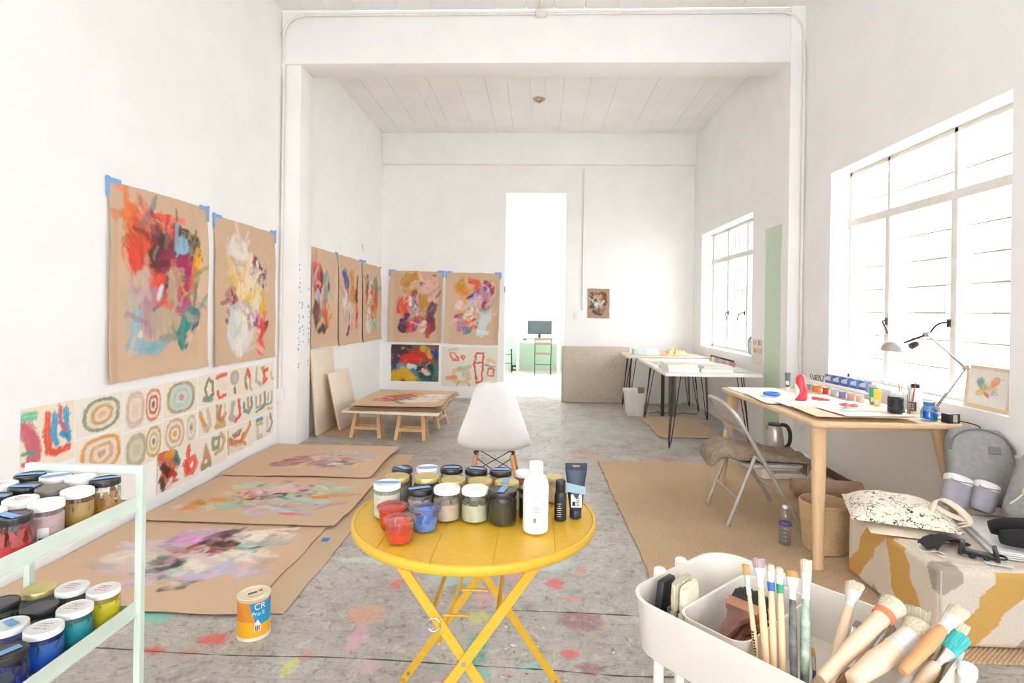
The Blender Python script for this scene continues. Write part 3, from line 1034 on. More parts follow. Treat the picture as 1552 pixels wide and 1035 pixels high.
c3 = [S([(.1, .9), (.3, .86)], .3, (58, 48, 54)), S([(.2, .7), (.1, .5)], .2, (70, 60, 80)), S([(.3, .6), (.5, .7), (.64, .62)], .24, (222, 52, 44)), S([(.52, .8), (.7, .74), (.8, .62)], .16, (200, 60, 46)),
      S([(.66, .9), (.8, .84), (.84, .7)], .12, (214, 170, 60)), S([(.9, .86), (.94, .7)], .14, (50, 66, 140)), S([(.14, .4), (.1, .2)], .14, (40, 90, 150)), S([(.2, .44), (.3, .36)], .12, (80, 160, 190)),
      S([(.34, .42), (.5, .4)], .1, (236, 230, 226)), S([(.08, .1), (.26, .24), (.5, .08)], .26, (226, 178, 44)), S([(.58, .4), (.62, .16), (.8, .08), (.9, .3), (.78, .46), (.6, .44)], .12, (30, 76, 66)),
      S([(.7, .3), (.78, .22)], .12, (238, 206, 206)), S([(.7, .34)], .05, (226, 60, 60)), S([(.92, .5), (.96, .2)], .1, (60, 130, 110)), S([(.56, .06), (.9, .02)], .08, (34, 110, 110)), S([(.46, .3), (.54, .2)], .1, (60, 130, 170))]
sheet('painting', 'back', (-2.178, YB, 0.235), 0.715, 0.545, 70, 54, (120, 90, 80), c3, 14,
      'dense small painting with red cloud and yellow hill under the kraft sheets', group=None, details=40, edge=.006, rz=0.0)
c4 = [S([(.14, .84), (.2, .64), (.3, .66), (.22, .84), (.14, .84)], .03, (228, 84, 66), .9), S([(.34, .76), (.38, .68), (.42, .76), (.36, .8)], .03, (232, 110, 90)),
      S([(.6, .7), (.62, .86), (.74, .86), (.74, .6), (.72, .14), (.64, .1), (.6, .4), (.6, .7)], .035, (226, 80, 62)), S([(.58, .6), (.74, .6)], .03, (226, 90, 70)),
      S([(.2, .3), (.22, .14), (.4, .1), (.5, .2), (.48, .38), (.34, .44), (.22, .36)], .07, (226, 190, 120), .7), S([(.32, .44), (.5, .5)], .08, (176, 190, 172), .7), S([(.1, .2), (.26, .22)], .07, (236, 140, 90), .8),
      S([(.84, .46), (.94, .44), (.94, .28), (.84, .28), (.84, .46)], .035, (228, 96, 74)), S([(.82, .7), (.94, .66)], .06, (236, 190, 110), .8), S([(.8, .54), (.96, .52)], .03, (160, 170, 150)),
      S([(.3, .1), (.28, .02)], .03, (190, 180, 130)), S([(.12, .92), (.26, .94)], .05, (186, 196, 186), .7), S([(.48, .08), (.5, .02)], .03, (180, 170, 130)), S([(.42, .28)], .12, (190, 196, 180), .6)]
sheet('painting', 'back', (-1.42, YB, 0.178), 0.83, 0.585, 72, 52, (236, 228, 212), c4, 15,
      'pale line drawing with red outlined shapes and a yellow ring on cream paper', cat='drawing', details=10, dsize=.03, edge=.006, rz=-.01)
c5 = [S([(.2, .8), (.3, .6), (.2, .4)], .24, (70, 70, 66)), S([(.8, .8), (.8, .5)], .2, (120, 60, 50)), S([(.34, .78), (.44, .74)], .16, (224, 170, 150)), S([(.56, .78), (.6, .7)], .14, (226, 170, 50)),
      S([(.6, .62), (.78, .56)], .14, (60, 90, 96)), S([(.4, .46), (.5, .4)], .2, (226, 226, 214)), S([(.56, .4), (.5, .2)], .1, (190, 50, 46)), S([(.66, .5), (.76, .6)], .08, (220, 226, 220)),
      S([(.26, .2), (.6, .1)], .14, (60, 66, 80)), S([(.8, .3), (.7, .16)], .12, (150, 120, 60)), S([(.26, .86), (.7, .9)], .1, (96, 70, 60))]
sheet('painting', 'back', (0.732, YB, 1.215), 0.32, 0.435, 50, 66, (176, 150, 126), inset(c5, .06, .94, .05, .95), 16,
      'small dark still abstract pinned alone beside the doorway', details=30, dsize=.07, edge=.01, gap=.006)

# ---- studies on cream paper, long wall, low rows
GRN, SAGE, GREY, RUST = (150, 160, 128), (176, 184, 160), (196, 190, 172), (190, 116, 74)
SM = 'studies on cream paper low on the long wall'
stud = []
stud.append((2.58, .50, .32, .315, [S([(.0, .85), (.2, .86)], .16, (110, 206, 166)), S([(.08, .66), (.2, .5), (.22, .22)], .26, (206, 96, 112)), S([(.06, .3), (.22, .28)], .08, (60, 170, 140)), S([(.04, .14), (.2, .1)], .08, (206, 80, 100)),
             S([(.46, .84), (.46, .5), (.5, .24), (.62, .18), (.86, .22)], .14, (232, 76, 52)), S([(.6, .8), (.58, .5), (.64, .34)], .12, (38, 164, 206)), S([(.82, .86), (.82, .6), (.88, .34)], .12, (40, 160, 204)), S([(.7, .92), (.72, .7), (.8, .5)], .08, (206, 96, 126)), S([(.72, .46), (.84, .42)], .1, (60, 150, 196))],
             'study with red hook and blue prongs on cream paper above the mint cart'))
stud.append((2.58, .17, .32, .31, [S([(.5, .84), (.7, .92), (.9, .8)], .2, (120, 210, 176)), S([(.1, .7), (.2, .4)], .2, (130, 206, 170)), S([(.5, .5), (.7, .3)], .2, (214, 120, 120))], 'study with seafoam patches mostly hidden behind the mint cart'))
stud.append((2.905, .595, .345, .215, [O(.52, .48, .40, .44, [(136, 146, 110), CREAM, (206, 168, 96), (238, 222, 196), (232, 186, 160)])], 'study of one oval ringed in olive and gold on cream paper'))
stud.append((2.905, .36, .345, .228, [O(.52, .5, .44, .46, [(222, 164, 76), CREAM, (214, 172, 130), (240, 224, 200), (202, 160, 146)])], 'study of one oval ringed in orange with a mauve middle'))
stud.append((3.255, .555, .345, .25, [O(.27, .5, .24, .45, [(214, 188, 172), (238, 224, 206), (232, 206, 190)]), O(.74, .5, .21, .42, [(222, 124, 76), CREAM, (190, 70, 56), CREAM, (120, 90, 80)])], 'study of a blush oval beside a red ringed oval'))
stud.append((3.255, .32, .345, .228, [O(.3, .46, .26, .46, [(176, 176, 150), (222, 212, 184), (206, 198, 168)]), O(.76, .54, .21, .44, [(198, 166, 104), CREAM, (214, 190, 130), CREAM, (110, 140, 130)])], 'study of a grey green oval beside a gold oval with teal dot'))
stud.append((3.607, .565, .37, .24, [O(.5, .5, .42, .46, [(150, 158, 130), (214, 220, 204), (190, 208, 200), (214, 222, 210), (206, 150, 140)])], 'study of a single mint disc with rosy centre'))
stud.append((3.607, .335, .37, .224, [O(.32, .5, .28, .48, [(208, 172, 152), CREAM, (206, 166, 116), CREAM, (232, 164, 40)]), O(.82, .52, .15, .42, [(200, 196, 180), CREAM, (214, 206, 190), (120, 144, 136)])], 'study of a mauve ringed disc with orange middle beside a grey oval'))
stud.append((3.55, .085, .45, .27, [S([(.1, .84), (.3, .6), (.2, .3)], .3, (206, 96, 46)), S([(.36, .8), (.46, .6)], .14, (40, 110, 110)), S([(.14, .6), (.24, .4)], .16, (60, 44, 46)), S([(.08, .3), (.14, .1)], .12, (70, 60, 60)), S([(.34, .86), (.2, .9)], .12, (232, 150, 50)), S([(.3, .4), (.4, .3)], .1, (190, 50, 40)), S([(.26, .16), (.44, .14)], .05, (210, 50, 60)), S([(.3, .2), (.22, .06)], .1, (226, 214, 200)),
             S([(.74, .86), (.72, .6)], .1, (232, 76, 48)), S([(.64, .5), (.7, .2), (.84, .16), (.92, .34), (.86, .56), (.78, .5)], .12, (236, 78, 50)), S([(.68, .4), (.72, .3)], .14, (234, 80, 54))], 'study of a fiery face and a red jug pinned below the others'))
tri = [
 ([S([(.3, .8), (.2, .5), (.3, .2), (.48, .3), (.46, .7), (.34, .84)], .08, (130, 140, 110)), S([(.16, .2), (.44, .14)], .1, (120, 150, 136)), S([(.62, .86), (.94, .88)], .1, (232, 90, 66)), S([(.64, .34), (.7, .14), (.94, .16)], .08, (232, 92, 66)), S([(.66, .6), (.9, .5)], .18, (236, 222, 206), .6)], 'study of an olive loop beside a red cornered cup'),
 ([O(.24, .7, .16, .26, [(180, 176, 158), (206, 200, 184)]), S([(.24, .34), (.26, .16)], .07, (110, 120, 104)), S([(.74, .84), (.8, .66)], .12, (230, 84, 60)), S([(.66, .7), (.64, .4), (.72, .2)], .09, (150, 150, 110)), S([(.86, .5), (.82, .2), (.92, .1)], .07, (200, 176, 96))], 'study of a grey bulb beside an olive and red handle'),
 ([S([(.1, .86), (.06, .4), (.3, .2)], .1, (190, 186, 168)), S([(.4, .8), (.5, .5), (.44, .24), (.6, .36)], .12, (232, 84, 66)), S([(.5, .7), (.66, .74)], .1, (230, 90, 70)), S([(.84, .6), (.88, .34), (.98, .3)], .08, (216, 190, 130)), S([(.3, .86), (.5, .9)], .06, (170, 176, 150))], 'study of a red knot between grey and straw strokes'),
 ([S([(.06, .8), (.16, .4), (.3, .2)], .12, (214, 160, 100)), S([(.3, .86), (.4, .3), (.2, .2)], .1, (206, 200, 184)), S([(.62, .9), (.66, .4)], .08, (150, 176, 160)), S([(.74, .8), (.7, .5), (.84, .3), (.92, .5)], .12, (196, 128, 70)), S([(.62, .2), (.9, .16)], .14, (200, 170, 96)), S([(.9, .86), (.92, .3)], .05, (222, 190, 170))], 'study of an amber vessel with sage bars'),
 ([S([(.2, .8), (.1, .3), (.3, .2)], .14, (190, 182, 160)), S([(.4, .86), (.46, .3), (.3, .14)], .1, (228, 96, 70)), S([(.6, .7), (.62, .4), (.8, .3), (.92, .5), (.9, .8)], .08, (120, 146, 136)), S([(.76, .8), (.78, .46)], .1, (200, 166, 100))], 'study of a coral hook beside a slate cup'),
 ([S([(.08, .8), (.1, .36), (.9, .36), (.92, .84)], .07, (160, 170, 150)), S([(.3, .8), (.3, .5)], .1, (206, 150, 110)), S([(.52, .86), (.54, .46)], .12, (120, 150, 140)), S([(.72, .8), (.7, .5)], .09, (190, 190, 160)), S([(.1, .2), (.5, .3)], .06, (120, 150, 140)), S([(.7, .14), (.94, .12)], .07, (226, 180, 120))], 'study of a sage tray holding short bars'),
 ([S([(.16, .2), (.26, .7), (.38, .24)], .11, (200, 146, 104)), S([(.22, .36), (.34, .38)], .08, (206, 150, 110)), S([(.14, .08), (.4, .12)], .12, (150, 150, 110)), S([(.5, .86), (.5, .56), (.7, .5), (.72, .8), (.52, .84)], .1, (150, 156, 124)), S([(.8, .9), (.92, .66), (.8, .4), (.6, .36)], .1, (206, 166, 124))], 'study of a terracotta arch beside a green box'),
 ([S([(.06, .5), (.3, .36), (.5, .3), (.6, .5)], .14, (200, 120, 76)), S([(.6, .4), (.8, .7), (.86, .86)], .1, (212, 150, 60)), S([(.2, .7), (.5, .74)], .06, (130, 150, 140)), S([(.24, .6), (.44, .62)], .06, (190, 80, 70)), S([(.02, .86), (.06, .1)], .05, (222, 180, 110)), S([(.1, .2), (.5, .1)], .14, (226, 214, 186), .8), S([(.6, .26), (.68, .14)], .08, (206, 146, 80))], 'study of a rust bird shape over a pale ground'),
 ([S([(.14, .86), (.4, .84)], .12, (110, 146, 140)), S([(.14, .68), (.42, .66)], .08, (214, 180, 100)), S([(.16, .5), (.2, .1), (.38, .12)], .14, (206, 200, 176)), S([(.84, .9), (.94, .5), (.8, .2), (.66, .24)], .09, (160, 156, 124)), S([(.66, .8), (.68, .3)], .1, (222, 206, 180))], 'study of stacked slate and gold bars beside a khaki curve')]
for r_ in range(3):
    for c_ in range(3):
        y0 = (3.99, 4.375, 4.795)[c_]
        wd = (.38, .415, .36)[c_]
        z0, hh = ((.578, .232), (.352, .222), (.10 + .018 * c_, .247 - .018 * c_))[r_]
        mk, lb = tri[r_ * 3 + c_]
        stud.append((y0, z0, wd, hh, mk, lb))
for i, (y0, z0, wd, hh, mk, lb) in enumerate(stud):
    sheet('paper_study', 'left', (LX, y0, z0), wd - .006, hh - .004, 54, 40, (R.choice([(243, 232, 214), (240, 234, 222), (244, 230, 208)])), mk, 40 + i,
          lb, cat='drawing', group=SM, edge=.004, gap=.0065 if 'fiery' in lb else .0025, relief=.0006)

# ---- three large sheets lying on the floor along the wall
f1 = [S([(.3, .86), (.5, .9), (.62, .88)], .1, (206, 190, 216)), S([(.12, .6), (.3, .66)], .2, (206, 192, 206)), S([(.28, .76), (.44, .78), (.52, .84)], .13, (206, 136, 190)), S([(.34, .7), (.46, .72)], .1, (222, 150, 204)),
      S([(.56, .9), (.6, .76), (.5, .66)], .11, (62, 56, 58)), S([(.5, .72), (.72, .7), (.82, .66)], .09, (66, 54, 58)), S([(.48, .62), (.4, .54)], .1, (190, 70, 70)), S([(.58, .58), (.7, .56)], .08, (150, 70, 80)),
      S([(.68, .84), (.86, .86), (.96, .84)], .13, (234, 228, 214)), S([(.72, .76), (.84, .78)], .1, (236, 228, 214)), S([(.74, .68), (.9, .74), (.98, .76)], .06, (150, 206, 186)), S([(.1, .44), (.3, .42)], .16, (226, 216, 202)),
      S([(.4, .44), (.5, .36), (.42, .26)], .14, (96, 112, 98)), S([(.54, .46), (.58, .34)], .13, (60, 58, 56)), S([(.62, .38), (.78, .5), (.9, .54)], .18, (236, 228, 214)), S([(.48, .5), (.6, .5)], .07, (226, 200, 206)),
      S([(.5, .2), (.7, .2)], .13, (124, 138, 122)), S([(.5, .28), (.56, .24)], .06, (110, 196, 170)), S([(.66, .22), (.84, .34), (.94, .3)], .12, (206, 194, 214)), S([(.36, .1), (.46, .14)], .1, (216, 186, 206)), S([(.62, .06), (.7, .08)], .07, (116, 122, 112)), S([(.92, .5), (.98, .46)], .06, (170, 156, 160), .6), S([(.1, .3), (.36, .26)], .1, (206, 196, 200), .7)]
sheet('painting', 'floor', (-2.43, 2.33, 0), 1.20, 1.03, 150, 100, KRAFT, inset(f1, .16, .88, .14, .90), 21,
      'floor painting with white sweeps, lilac and black strokes beside the orange can', group='large kraft paintings lying on the floor', details=110, dsize=.045, gap=.010, edge=.025, wave=.004, curl=.002)
f2 = [S([(.22, .9), (.4, .84), (.56, .86)], .13, (190, 206, 186)), S([(.06, .18), (.2, .38), (.34, .4)], .1, (226, 150, 60)), S([(.04, .1), (.1, .2)], .06, (222, 150, 66)), S([(.16, .3), (.28, .24)], .08, (230, 158, 72)),
      S([(.24, .56), (.34, .62)], .08, (206, 80, 106)), S([(.36, .66), (.52, .62)], .14, (226, 200, 202)), S([(.5, .8), (.68, .78)], .12, (232, 200, 192)), S([(.66, .74), (.72, .78)], .08, (190, 50, 84)),
      S([(.38, .46), (.56, .54), (.76, .66)], .09, (72, 68, 66)), S([(.5, .6), (.68, .62)], .05, (80, 72, 70)), S([(.4, .5), (.3, .46)], .05, (190, 80, 100)), S([(.76, .84), (.92, .78)], .12, (184, 202, 176)),
      S([(.2, .22), (.4, .3), (.52, .28)], .15, (178, 198, 172)), S([(.6, .44), (.76, .42)], .14, (186, 204, 184)), S([(.82, .6), (.92, .56)], .1, (236, 200, 180)), S([(.8, .52), (.86, .54)], .07, (226, 140, 60)),
      S([(.44, .16), (.52, .2)], .07, (206, 150, 200)), S([(.6, .26), (.72, .3)], .06, (226, 110, 90)), S([(.64, .16), (.86, .18)], .08, (190, 206, 196)), S([(.8, .36), (.9, .42)], .09, (172, 206, 206)), S([(.84, .3)], .05, (70, 90, 100)),
      S([(.7, .06), (.84, .04)], .04, (222, 120, 140)), S([(.9, .04)], .05, (196, 160, 206)), S([(.5, .06), (.66, .1)], .07, (206, 190, 206), .8)]
sheet('painting', 'floor', (-2.40, 3.28, 0), 1.22, 0.93, 150, 90, KRAFT, inset(f2, .10, .90, .14, .84), 22,
      'floor painting with sage green patches and an orange tail, middle sheet of the row', group='large kraft paintings lying on the floor', details=110, dsize=.045, gap=.020, edge=.03, wave=.010, curl=.003, rz=.005)
f3 = [S([(.1, .24), (.3, .3), (.5, .4)], .16, (168, 100, 116)), S([(.16, .4), (.36, .6)], .14, (150, 84, 104)), S([(.3, .66), (.5, .6), (.66, .56)], .13, (220, 180, 186)), S([(.4, .5), (.6, .46)], .1, (236, 206, 200)),
      S([(.5, .66), (.62, .64)], .05, (110, 60, 84)), S([(.5, .84), (.8, .82)], .12, (200, 194, 186)), S([(.66, .5), (.72, .54)], .06, (226, 120, 90)), S([(.6, .3), (.8, .34)], .13, (120, 116, 112)), S([(.44, .22), (.66, .2)], .08, (140, 130, 130)),
      S([(.74, .66), (.96, .74)], .12, (186, 186, 176)), S([(.8, .46), (.92, .5)], .12, (206, 200, 192)), S([(.24, .2), (.1, .12)], .06, (110, 70, 78)), S([(.5, .1), (.84, .14)], .08, (196, 186, 190), .7), S([(.6, .26), (.7, .3)], .06, (236, 226, 220))]
sheet('painting', 'floor', (-2.42, 4.18, 0), 1.16, 0.98, 130, 70, KRAFT, inset(f3, .20, .92, .16, .86), 23,
      'floor painting with rose and grey strokes beside the tape flecked pillar', group='large kraft paintings lying on the floor', details=80, dsize=.045, gap=.030, edge=.03, wave=.010, curl=.003, rz=.01)
sheet('kraft_sheet', 'floor', (-2.2, 2.36, 0), 1.13, 1.35, 20, 20, (205, 178, 148), [], 24, 'bare kraft paper sheet showing under the floor paintings near the orange can', cat='paper', gap=.004, edge=.03, wave=.003)
sheet('kraft_sheet', 'floor', (-2.3, 3.75, 0), 1.26, 1.2, 20, 20, (200, 172, 140), [], 25, 'bare kraft paper sheet showing under the rose and grey floor painting', cat='paper', gap=.004, edge=.03, wave=.003, rz=.04)

# ------------------------------------------------------------------ paint jars
def loft(mb, secs, n=16, rag=0.0, rnd=None, power=2.0):
    """stack of super-ellipses (z, rx, ry[, ox, oy])"""
    vs, fs = [], []
    for k, sct in enumerate(secs):
        z, rx, ry = sct[:3]
        ox, oy = (sct[3], sct[4]) if len(sct) > 3 else (0, 0)
        for i in range(n):
            a = 2 * math.pi * i / n
            ca, sa = math.cos(a), math.sin(a)
            x = math.copysign(abs(ca) ** (2 / power), ca) * rx
            y = math.copysign(abs(sa) ** (2 / power), sa) * ry
            dz = rnd.uniform(-rag, rag) if (rnd and k >= len(secs) - 2 and rag) else 0
            vs.append((x + ox, y + oy, z + dz))
    m = len(secs)
    for k in range(m - 1):
        for i in range(n):
            j = (i + 1) % n
            fs.append((k * n + i, k * n + j, (k + 1) * n + j, (k + 1) * n + i))
    fs.append(tuple(reversed(range(n))))
    fs.append(tuple((m - 1) * n + i for i in range(n)))
    mb.add(vs, fs)


LIDS = {'white': M('white_lid', (243, 241, 238), 0.3, var=0.02), 'black': M('black_lid', (44, 42, 44), 0.25, var=0.1),
        'gold': M('gold_lid', (214, 196, 130), 0.35, 0.55, var=0.05), 'grey': M('grey_lid', (120, 114, 104), 0.35, var=0.06),
        'clearwhite': M('frosted_lid', (226, 226, 224), 0.3, var=0.02)}
INK = M('pink_pen_writing', (214, 150, 170), 0.8)
LABELM = M('printed_sticker', (222, 220, 214), 0.6)


def jar(loc, r, h, lid, paint, fill, label, group, tape=None, cover=0.5, second=None, ink=False, sticker=False, nm='paint_jar'):
    t = thing(nm, loc, 0, label, 'jar', group)
    hl = 0.013
    hb = h - hl
    mb = MB()
    mb.lathe([(r * .86, 0), (r * .97, .003), (r, .008), (r, hb - .016), (r * .97, hb - .010), (r * .93, hb - .006), (r * .92, hb)], 28)
    mb.build('glass', GLASS, t)
    pm = M('paint_%d_%d_%d' % paint, paint, 0.4, var=0.08, scale=40)
    mb = MB()
    ft = .004 + (hb - .012) * fill
    mb.lathe([(r * .84, .003), (r * .955, .006), (r * .955, ft - .002), (r * .9, ft), (0.0, ft - .002)], 28)
    mb.build('paint', pm, t)
    if fill < 0.9:
        mb = MB()
        mb.shell([(r * .957, ft - .004), (r * .957, hb - .014)], 28)
        fc = second or paint
        mb.build('paint_smear', film_mat('smear_%d_%d_%d_%d' % (fc + (int(cover * 100),)), fc, cover), t)
    mb = MB()
    rl = r * 0.985
    mb.lathe([(rl * .9, hb - .003), (rl, hb - .002), (rl * 1.01, hb + .002), (rl, hb + .004), (rl, h - .003), (rl * .975, h - .0008), (rl * .93, h), (rl * .86, h - .0003), (rl * .84, h - .0012), (0.0, h - .001)], 30)
    ld = mb.build('lid', LIDS[lid], t)
    if tape is not None:
        a, L, off = tape
        mb = MB()
        L2 = min(L, 2.0) * r * .9

        def tp(u, v, L2=L2, off=off, r=r):
            x, y = (u - .5) * 2 * L2, (v - .5) * .019 + off * r
            d = math.hypot(x, y)
            z = h + .0006
            if d > rl * .97:
                z -= (d - rl * .97) * 1.2
                q = (rl * 1.012) / d if d > rl * 1.012 else 1
                x, y = x * q, y * q
            return (x, y, z)
        mb.grid(tp, 14, 3)
        mb.build('tape', TAPE, ld, rot=(0, 0, a))
    if ink:
        mb = MB()
        rr = random.Random(int(loc[0] * 1000))
        for q in range(3):
            y = (q - 1) * r * .28
            x = -r * .35
            while x < r * .35:
                w = rr.uniform(.003, .007)
                mb.box((x, y + rr.uniform(-.001, .001), h + .0002), (w * .8, rr.uniform(.001, .0035), .0006))
                x += w + .0015
        mb.build('writing', INK, ld, smooth=False)
    if sticker:
        mb = MB()
        mb.grid(lambda u, v: ((r + .0006) * math.cos(-1.3 + u * .6), (r + .0006) * math.sin(-1.3 + u * .6), .014 + v * .034), 6, 2)
        st = mb.build('sticker', LABELM, t)
        mb = MB()
        mb.grid(lambda u, v: ((r + .0012) * math.cos(-1.2 + u * .4), (r + .0012) * math.sin(-1.2 + u * .4), .018 + v * .008), 5, 2)
        mb.build('barcode', BLACKP, st)
    return t


# ------------------------------------------------------------------ yellow bistro table
TX, TY, TZ, TR = -0.178, 1.672, 0.71, 0.352
YELM = M('yellow_powder_coat', (226, 180, 54), 0.38, var=0.03, scale=60, bmp=0.03)
t = thing('bistro_table', (TX, TY, 0), 0, 'round yellow folding metal bistro table covered with paint jars', 'table')
edges = [-TR, -.222, -.074, .079, .231, TR]
ri = TR - .006
for a, b_ in zip(edges[:-1], edges[1:]):
    a2, b2 = a + (.0007 if a > -TR else .004), b_ - (.0007 if b_ < TR else .004)
    n = 14
    xs = [a2 + (b2 - a2) * i / n for i in range(n + 1)]
    top = [(x, math.sqrt(max(ri * ri - x * x, 0))) for x in xs]
    poly = [(x, -y) for x, y in top] + [(x, y) for x, y in reversed(top)]
    poly = [p for i, p in enumerate(poly) if i == 0 or (abs(p[0] - poly[i - 1][0]) + abs(p[1] - poly[i - 1][1])) > 1e-5]
    mb = MB()
    mb.prism(poly, TZ - .0024, TZ)
    mb.build('top_slat', YELM, t, bevel=.0006, seg=1)
mb = MB()
mb.prism([(ri * .99 * math.cos(2 * math.pi * i / 48), ri * .99 * math.sin(2 * math.pi * i / 48)) for i in range(48)], TZ - .016, TZ - .0025)
mb.build('under_plate', YELM, t)
mb = MB()
mb.shell([(TR - .006, TZ + .0005), (TR - .002, TZ + .003), (TR + .004, TZ + .001), (TR + .006, TZ - .008), (TR + .005, TZ - .018), (TR - .001, TZ - .024), (TR - .006, TZ - .020), (TR - .006, TZ + .0005)], 64)
mb.build('rim', YELM, t)
for yy, s in ((-.222, 1), (.278, -1)):
    for sx in (-1, 1):
        mb = MB()
        off = .006 * sx * s
        mb.bar((-.2 * sx, yy + off, TZ - .022), (.277 * sx, yy + off, .012), .026, .007, up=(0, 1, 0))
        lg = mb.build('leg', YELM, t, bevel=.0015, seg=1)
        for f in (.03, .42, .96):
            p = Vector((-.2 * sx, yy + off, TZ - .022)).lerp(Vector((.277 * sx, yy + off, .012)), f)
            mb = MB()
            mb.tube([p + Vector((0, -.006, 0)), p + Vector((0, .006, 0))], .006, 10)
            mb.build('bolt', CHROME, lg)
for x, z in ((-.085, .53), (.085, .53), (-.277, .016), (.277, .016), (-.198, TZ - .03), (.198, TZ - .03)):
    mb = MB()
    mb.tube([(x, -.222, z), (x, .278, z)], .006, 8)
    mb.build('stretcher', YELM, t)
mb = MB()
mb.tube(spline([(-.08, -.14, .40), (-.07, -.05, .42), (.0, .2, .60), (.02, .27, .66)], 4), .005, 8)
mb.tube([(-.085, -.05, .43), (-.01, -.05, .43)], .005, 8)
mb.tube([(-.04, .02, .47), (.04, .02, .47)], .005, 8)
mb.build('lock_bar', YELM, t)
mb = MB()
mb.tube(arc((-.08, -.226, .50), .017, 0, 2 * math.pi, 18, 'XZ')[:-1], .002, 6, closed=True)
mb.build('ring', CHROME, t)

JG = 'paint jars on the yellow table'
z0 = TZ + .0035
def tj(x, y, *a, **k):
    return jar((x, y, z0), *a, **k)
tj(-.432, 1.622, .0395, .098, 'white', (212, 208, 190), .85, 'tall jar of off-white paint with a taped white lid beside the red cup', JG, tape=(.08, 1.05, .05), cover=.8)
tj(-.340, 1.640, .036, .078, 'black', (224, 200, 186), .8, 'short jar of blush paint with a taped black lid behind the blue cup', JG, tape=(.45, 1, .1))
tj(-.255, 1.614, .039, .093, 'white', (206, 182, 158), .72, 'jar of streaky beige paint with a plain white lid', JG, cover=.55, second=(150, 130, 116))
tj(-.1735, 1.612, .039, .093, 'white', (200, 196, 168), .74, 'jar of khaki cream paint with a plain white lid', JG, cover=.45, second=(110, 104, 86))
tj(-.0925, 1.602, .040, .093, 'black', (62, 58, 40), .8, 'jar of olive black paint with a taped black lid', JG, tape=(1.35, .8, .0), cover=.7, second=(58, 54, 44))
tj(-.012, 1.640, .036, .090, 'black', (38, 37, 36), .9, 'jar of black paint half hidden behind the white bottle', JG)
tj(-.425, 1.708, .038, .093, 'gold', (190, 170, 160), .8, 'jar of taupe paint with a gold lid behind the taped white lid', JG, cover=.7)
tj(-.335, 1.716, .040, .093, 'gold', (120, 112, 100), .8, 'jar of grey paint with a gold lid behind the short blush jar', JG, cover=.7)
tj(-.250, 1.702, .038, .090, 'gold', (206, 190, 150), .8, 'jar of sand paint with a gold lid behind the streaky beige jar', JG)
tj(-.168, 1.700, .038, .089, 'gold', (210, 186, 150), .8, 'jar of tan paint with a gold lid behind the khaki cream jar', JG)
tj(-.086, 1.694, .038, .089, 'gold', (214, 206, 190), .8, 'jar of cream paint with a taped gold lid behind the olive black jar', JG, tape=(1.4, .8, .1))
tj(-.430, 1.795, .034, .093, 'black', (130, 110, 130), .8, 'jar of plum grey paint with a taped black lid in the back corner', JG, tape=(-.7, .8, .0))
tj(-.350, 1.802, .036, .095, 'white', (214, 200, 170), .8, 'jar of pale paint with a taped white lid in the back row', JG, tape=(.2, 1, -.15), cover=.7)
tj(-.272, 1.808, .037, .094, 'black', (206, 186, 96), .8, 'jar of mustard paint with a wide taped black lid in the back row', JG, tape=(.1, .75, .0))
tj(-.192, 1.812, .037, .090, 'black', (226, 190, 150), .8, 'jar of apricot paint with a taped black lid in the back row', JG, tape=(-.25, .8, .1))
tj(-.112, 1.808, .036, .090, 'black', (232, 130, 96), .75, 'jar of coral paint with a taped black lid in the back row', JG, tape=(.0, .85, .2), cover=.6)
tj(-.035, 1.800, .030, .090, 'white', (196, 120, 84), .7, 'small jar of rust paint with a white lid behind the white bottle', JG)
tj(.058, 1.790, .030, .080, 'gold', (232, 190, 150), .8, 'small jar of peach paint behind the black bottle', JG)


def cup(loc, paint, fill, label, tint, lidm):
    t = thing('deli_cup', loc, 0, label, 'cup', 'clear lidded cups of paint')
    r0, r1, h = .030, .039, .058
    mb = MB()
    mb.shell([(0, .001), (r0, .001), (r0 + .002, .003), (r1, h - .002), (r1 + .003, h)], 28)
    mb.build('cup_wall', tint, t)
    mb = MB()
    hf = h * fill
    rf = r0 + (r1 - r0) * fill
    mb.lathe([(r0 * .95, .002), (r0 * .985, .004), (rf * .975, hf), (0, hf + .001)], 28)
    mb.build('paint', M('cup_paint_%d_%d_%d' % paint, paint, .4, var=.12, scale=50), t)
    mb = MB()
    mb.shell([(rf * .985, hf - .002), (r1 * .975, h - .004)], 28)
    mb.build('paint_smear', film_mat('cup_smear_%d_%d_%d' % paint, paint, .28, 40), t)
    mb = MB()
    mb.shell([(r1 + .0045, h - .006), (r1 + .005, h + .001), (r1 + .002, h + .003), (r1 - .004, h + .002), (r1 - .008, h - .001), (r1 - .014, h - .0005), (r1 - .016, h + .001), (0, h + .001)], 30)
    mb.build('cup_lid', lidm, t)


cup((-.394, 1.540, z0), (232, 62, 58), .9, 'clear lidded cup full of red paint behind the half full one', glass_mat('red_film_plastic', (252, 196, 188), .3, .1), glass_mat('red_stained_lid', (252, 190, 184), .4, .1))
cup((-.352, 1.450, z0), (226, 66, 56), .45, 'clear lidded cup half full of red paint standing in front of the others', PLASTIC, PLASTIC)
cup((-.302, 1.534, z0), (132, 176, 236), .42, 'clear lidded cup of blue paint', glass_mat('blue_film_plastic', (226, 234, 250), .3, .1), glass_mat('blue_stained_lid', (216, 226, 248), .4, .1))

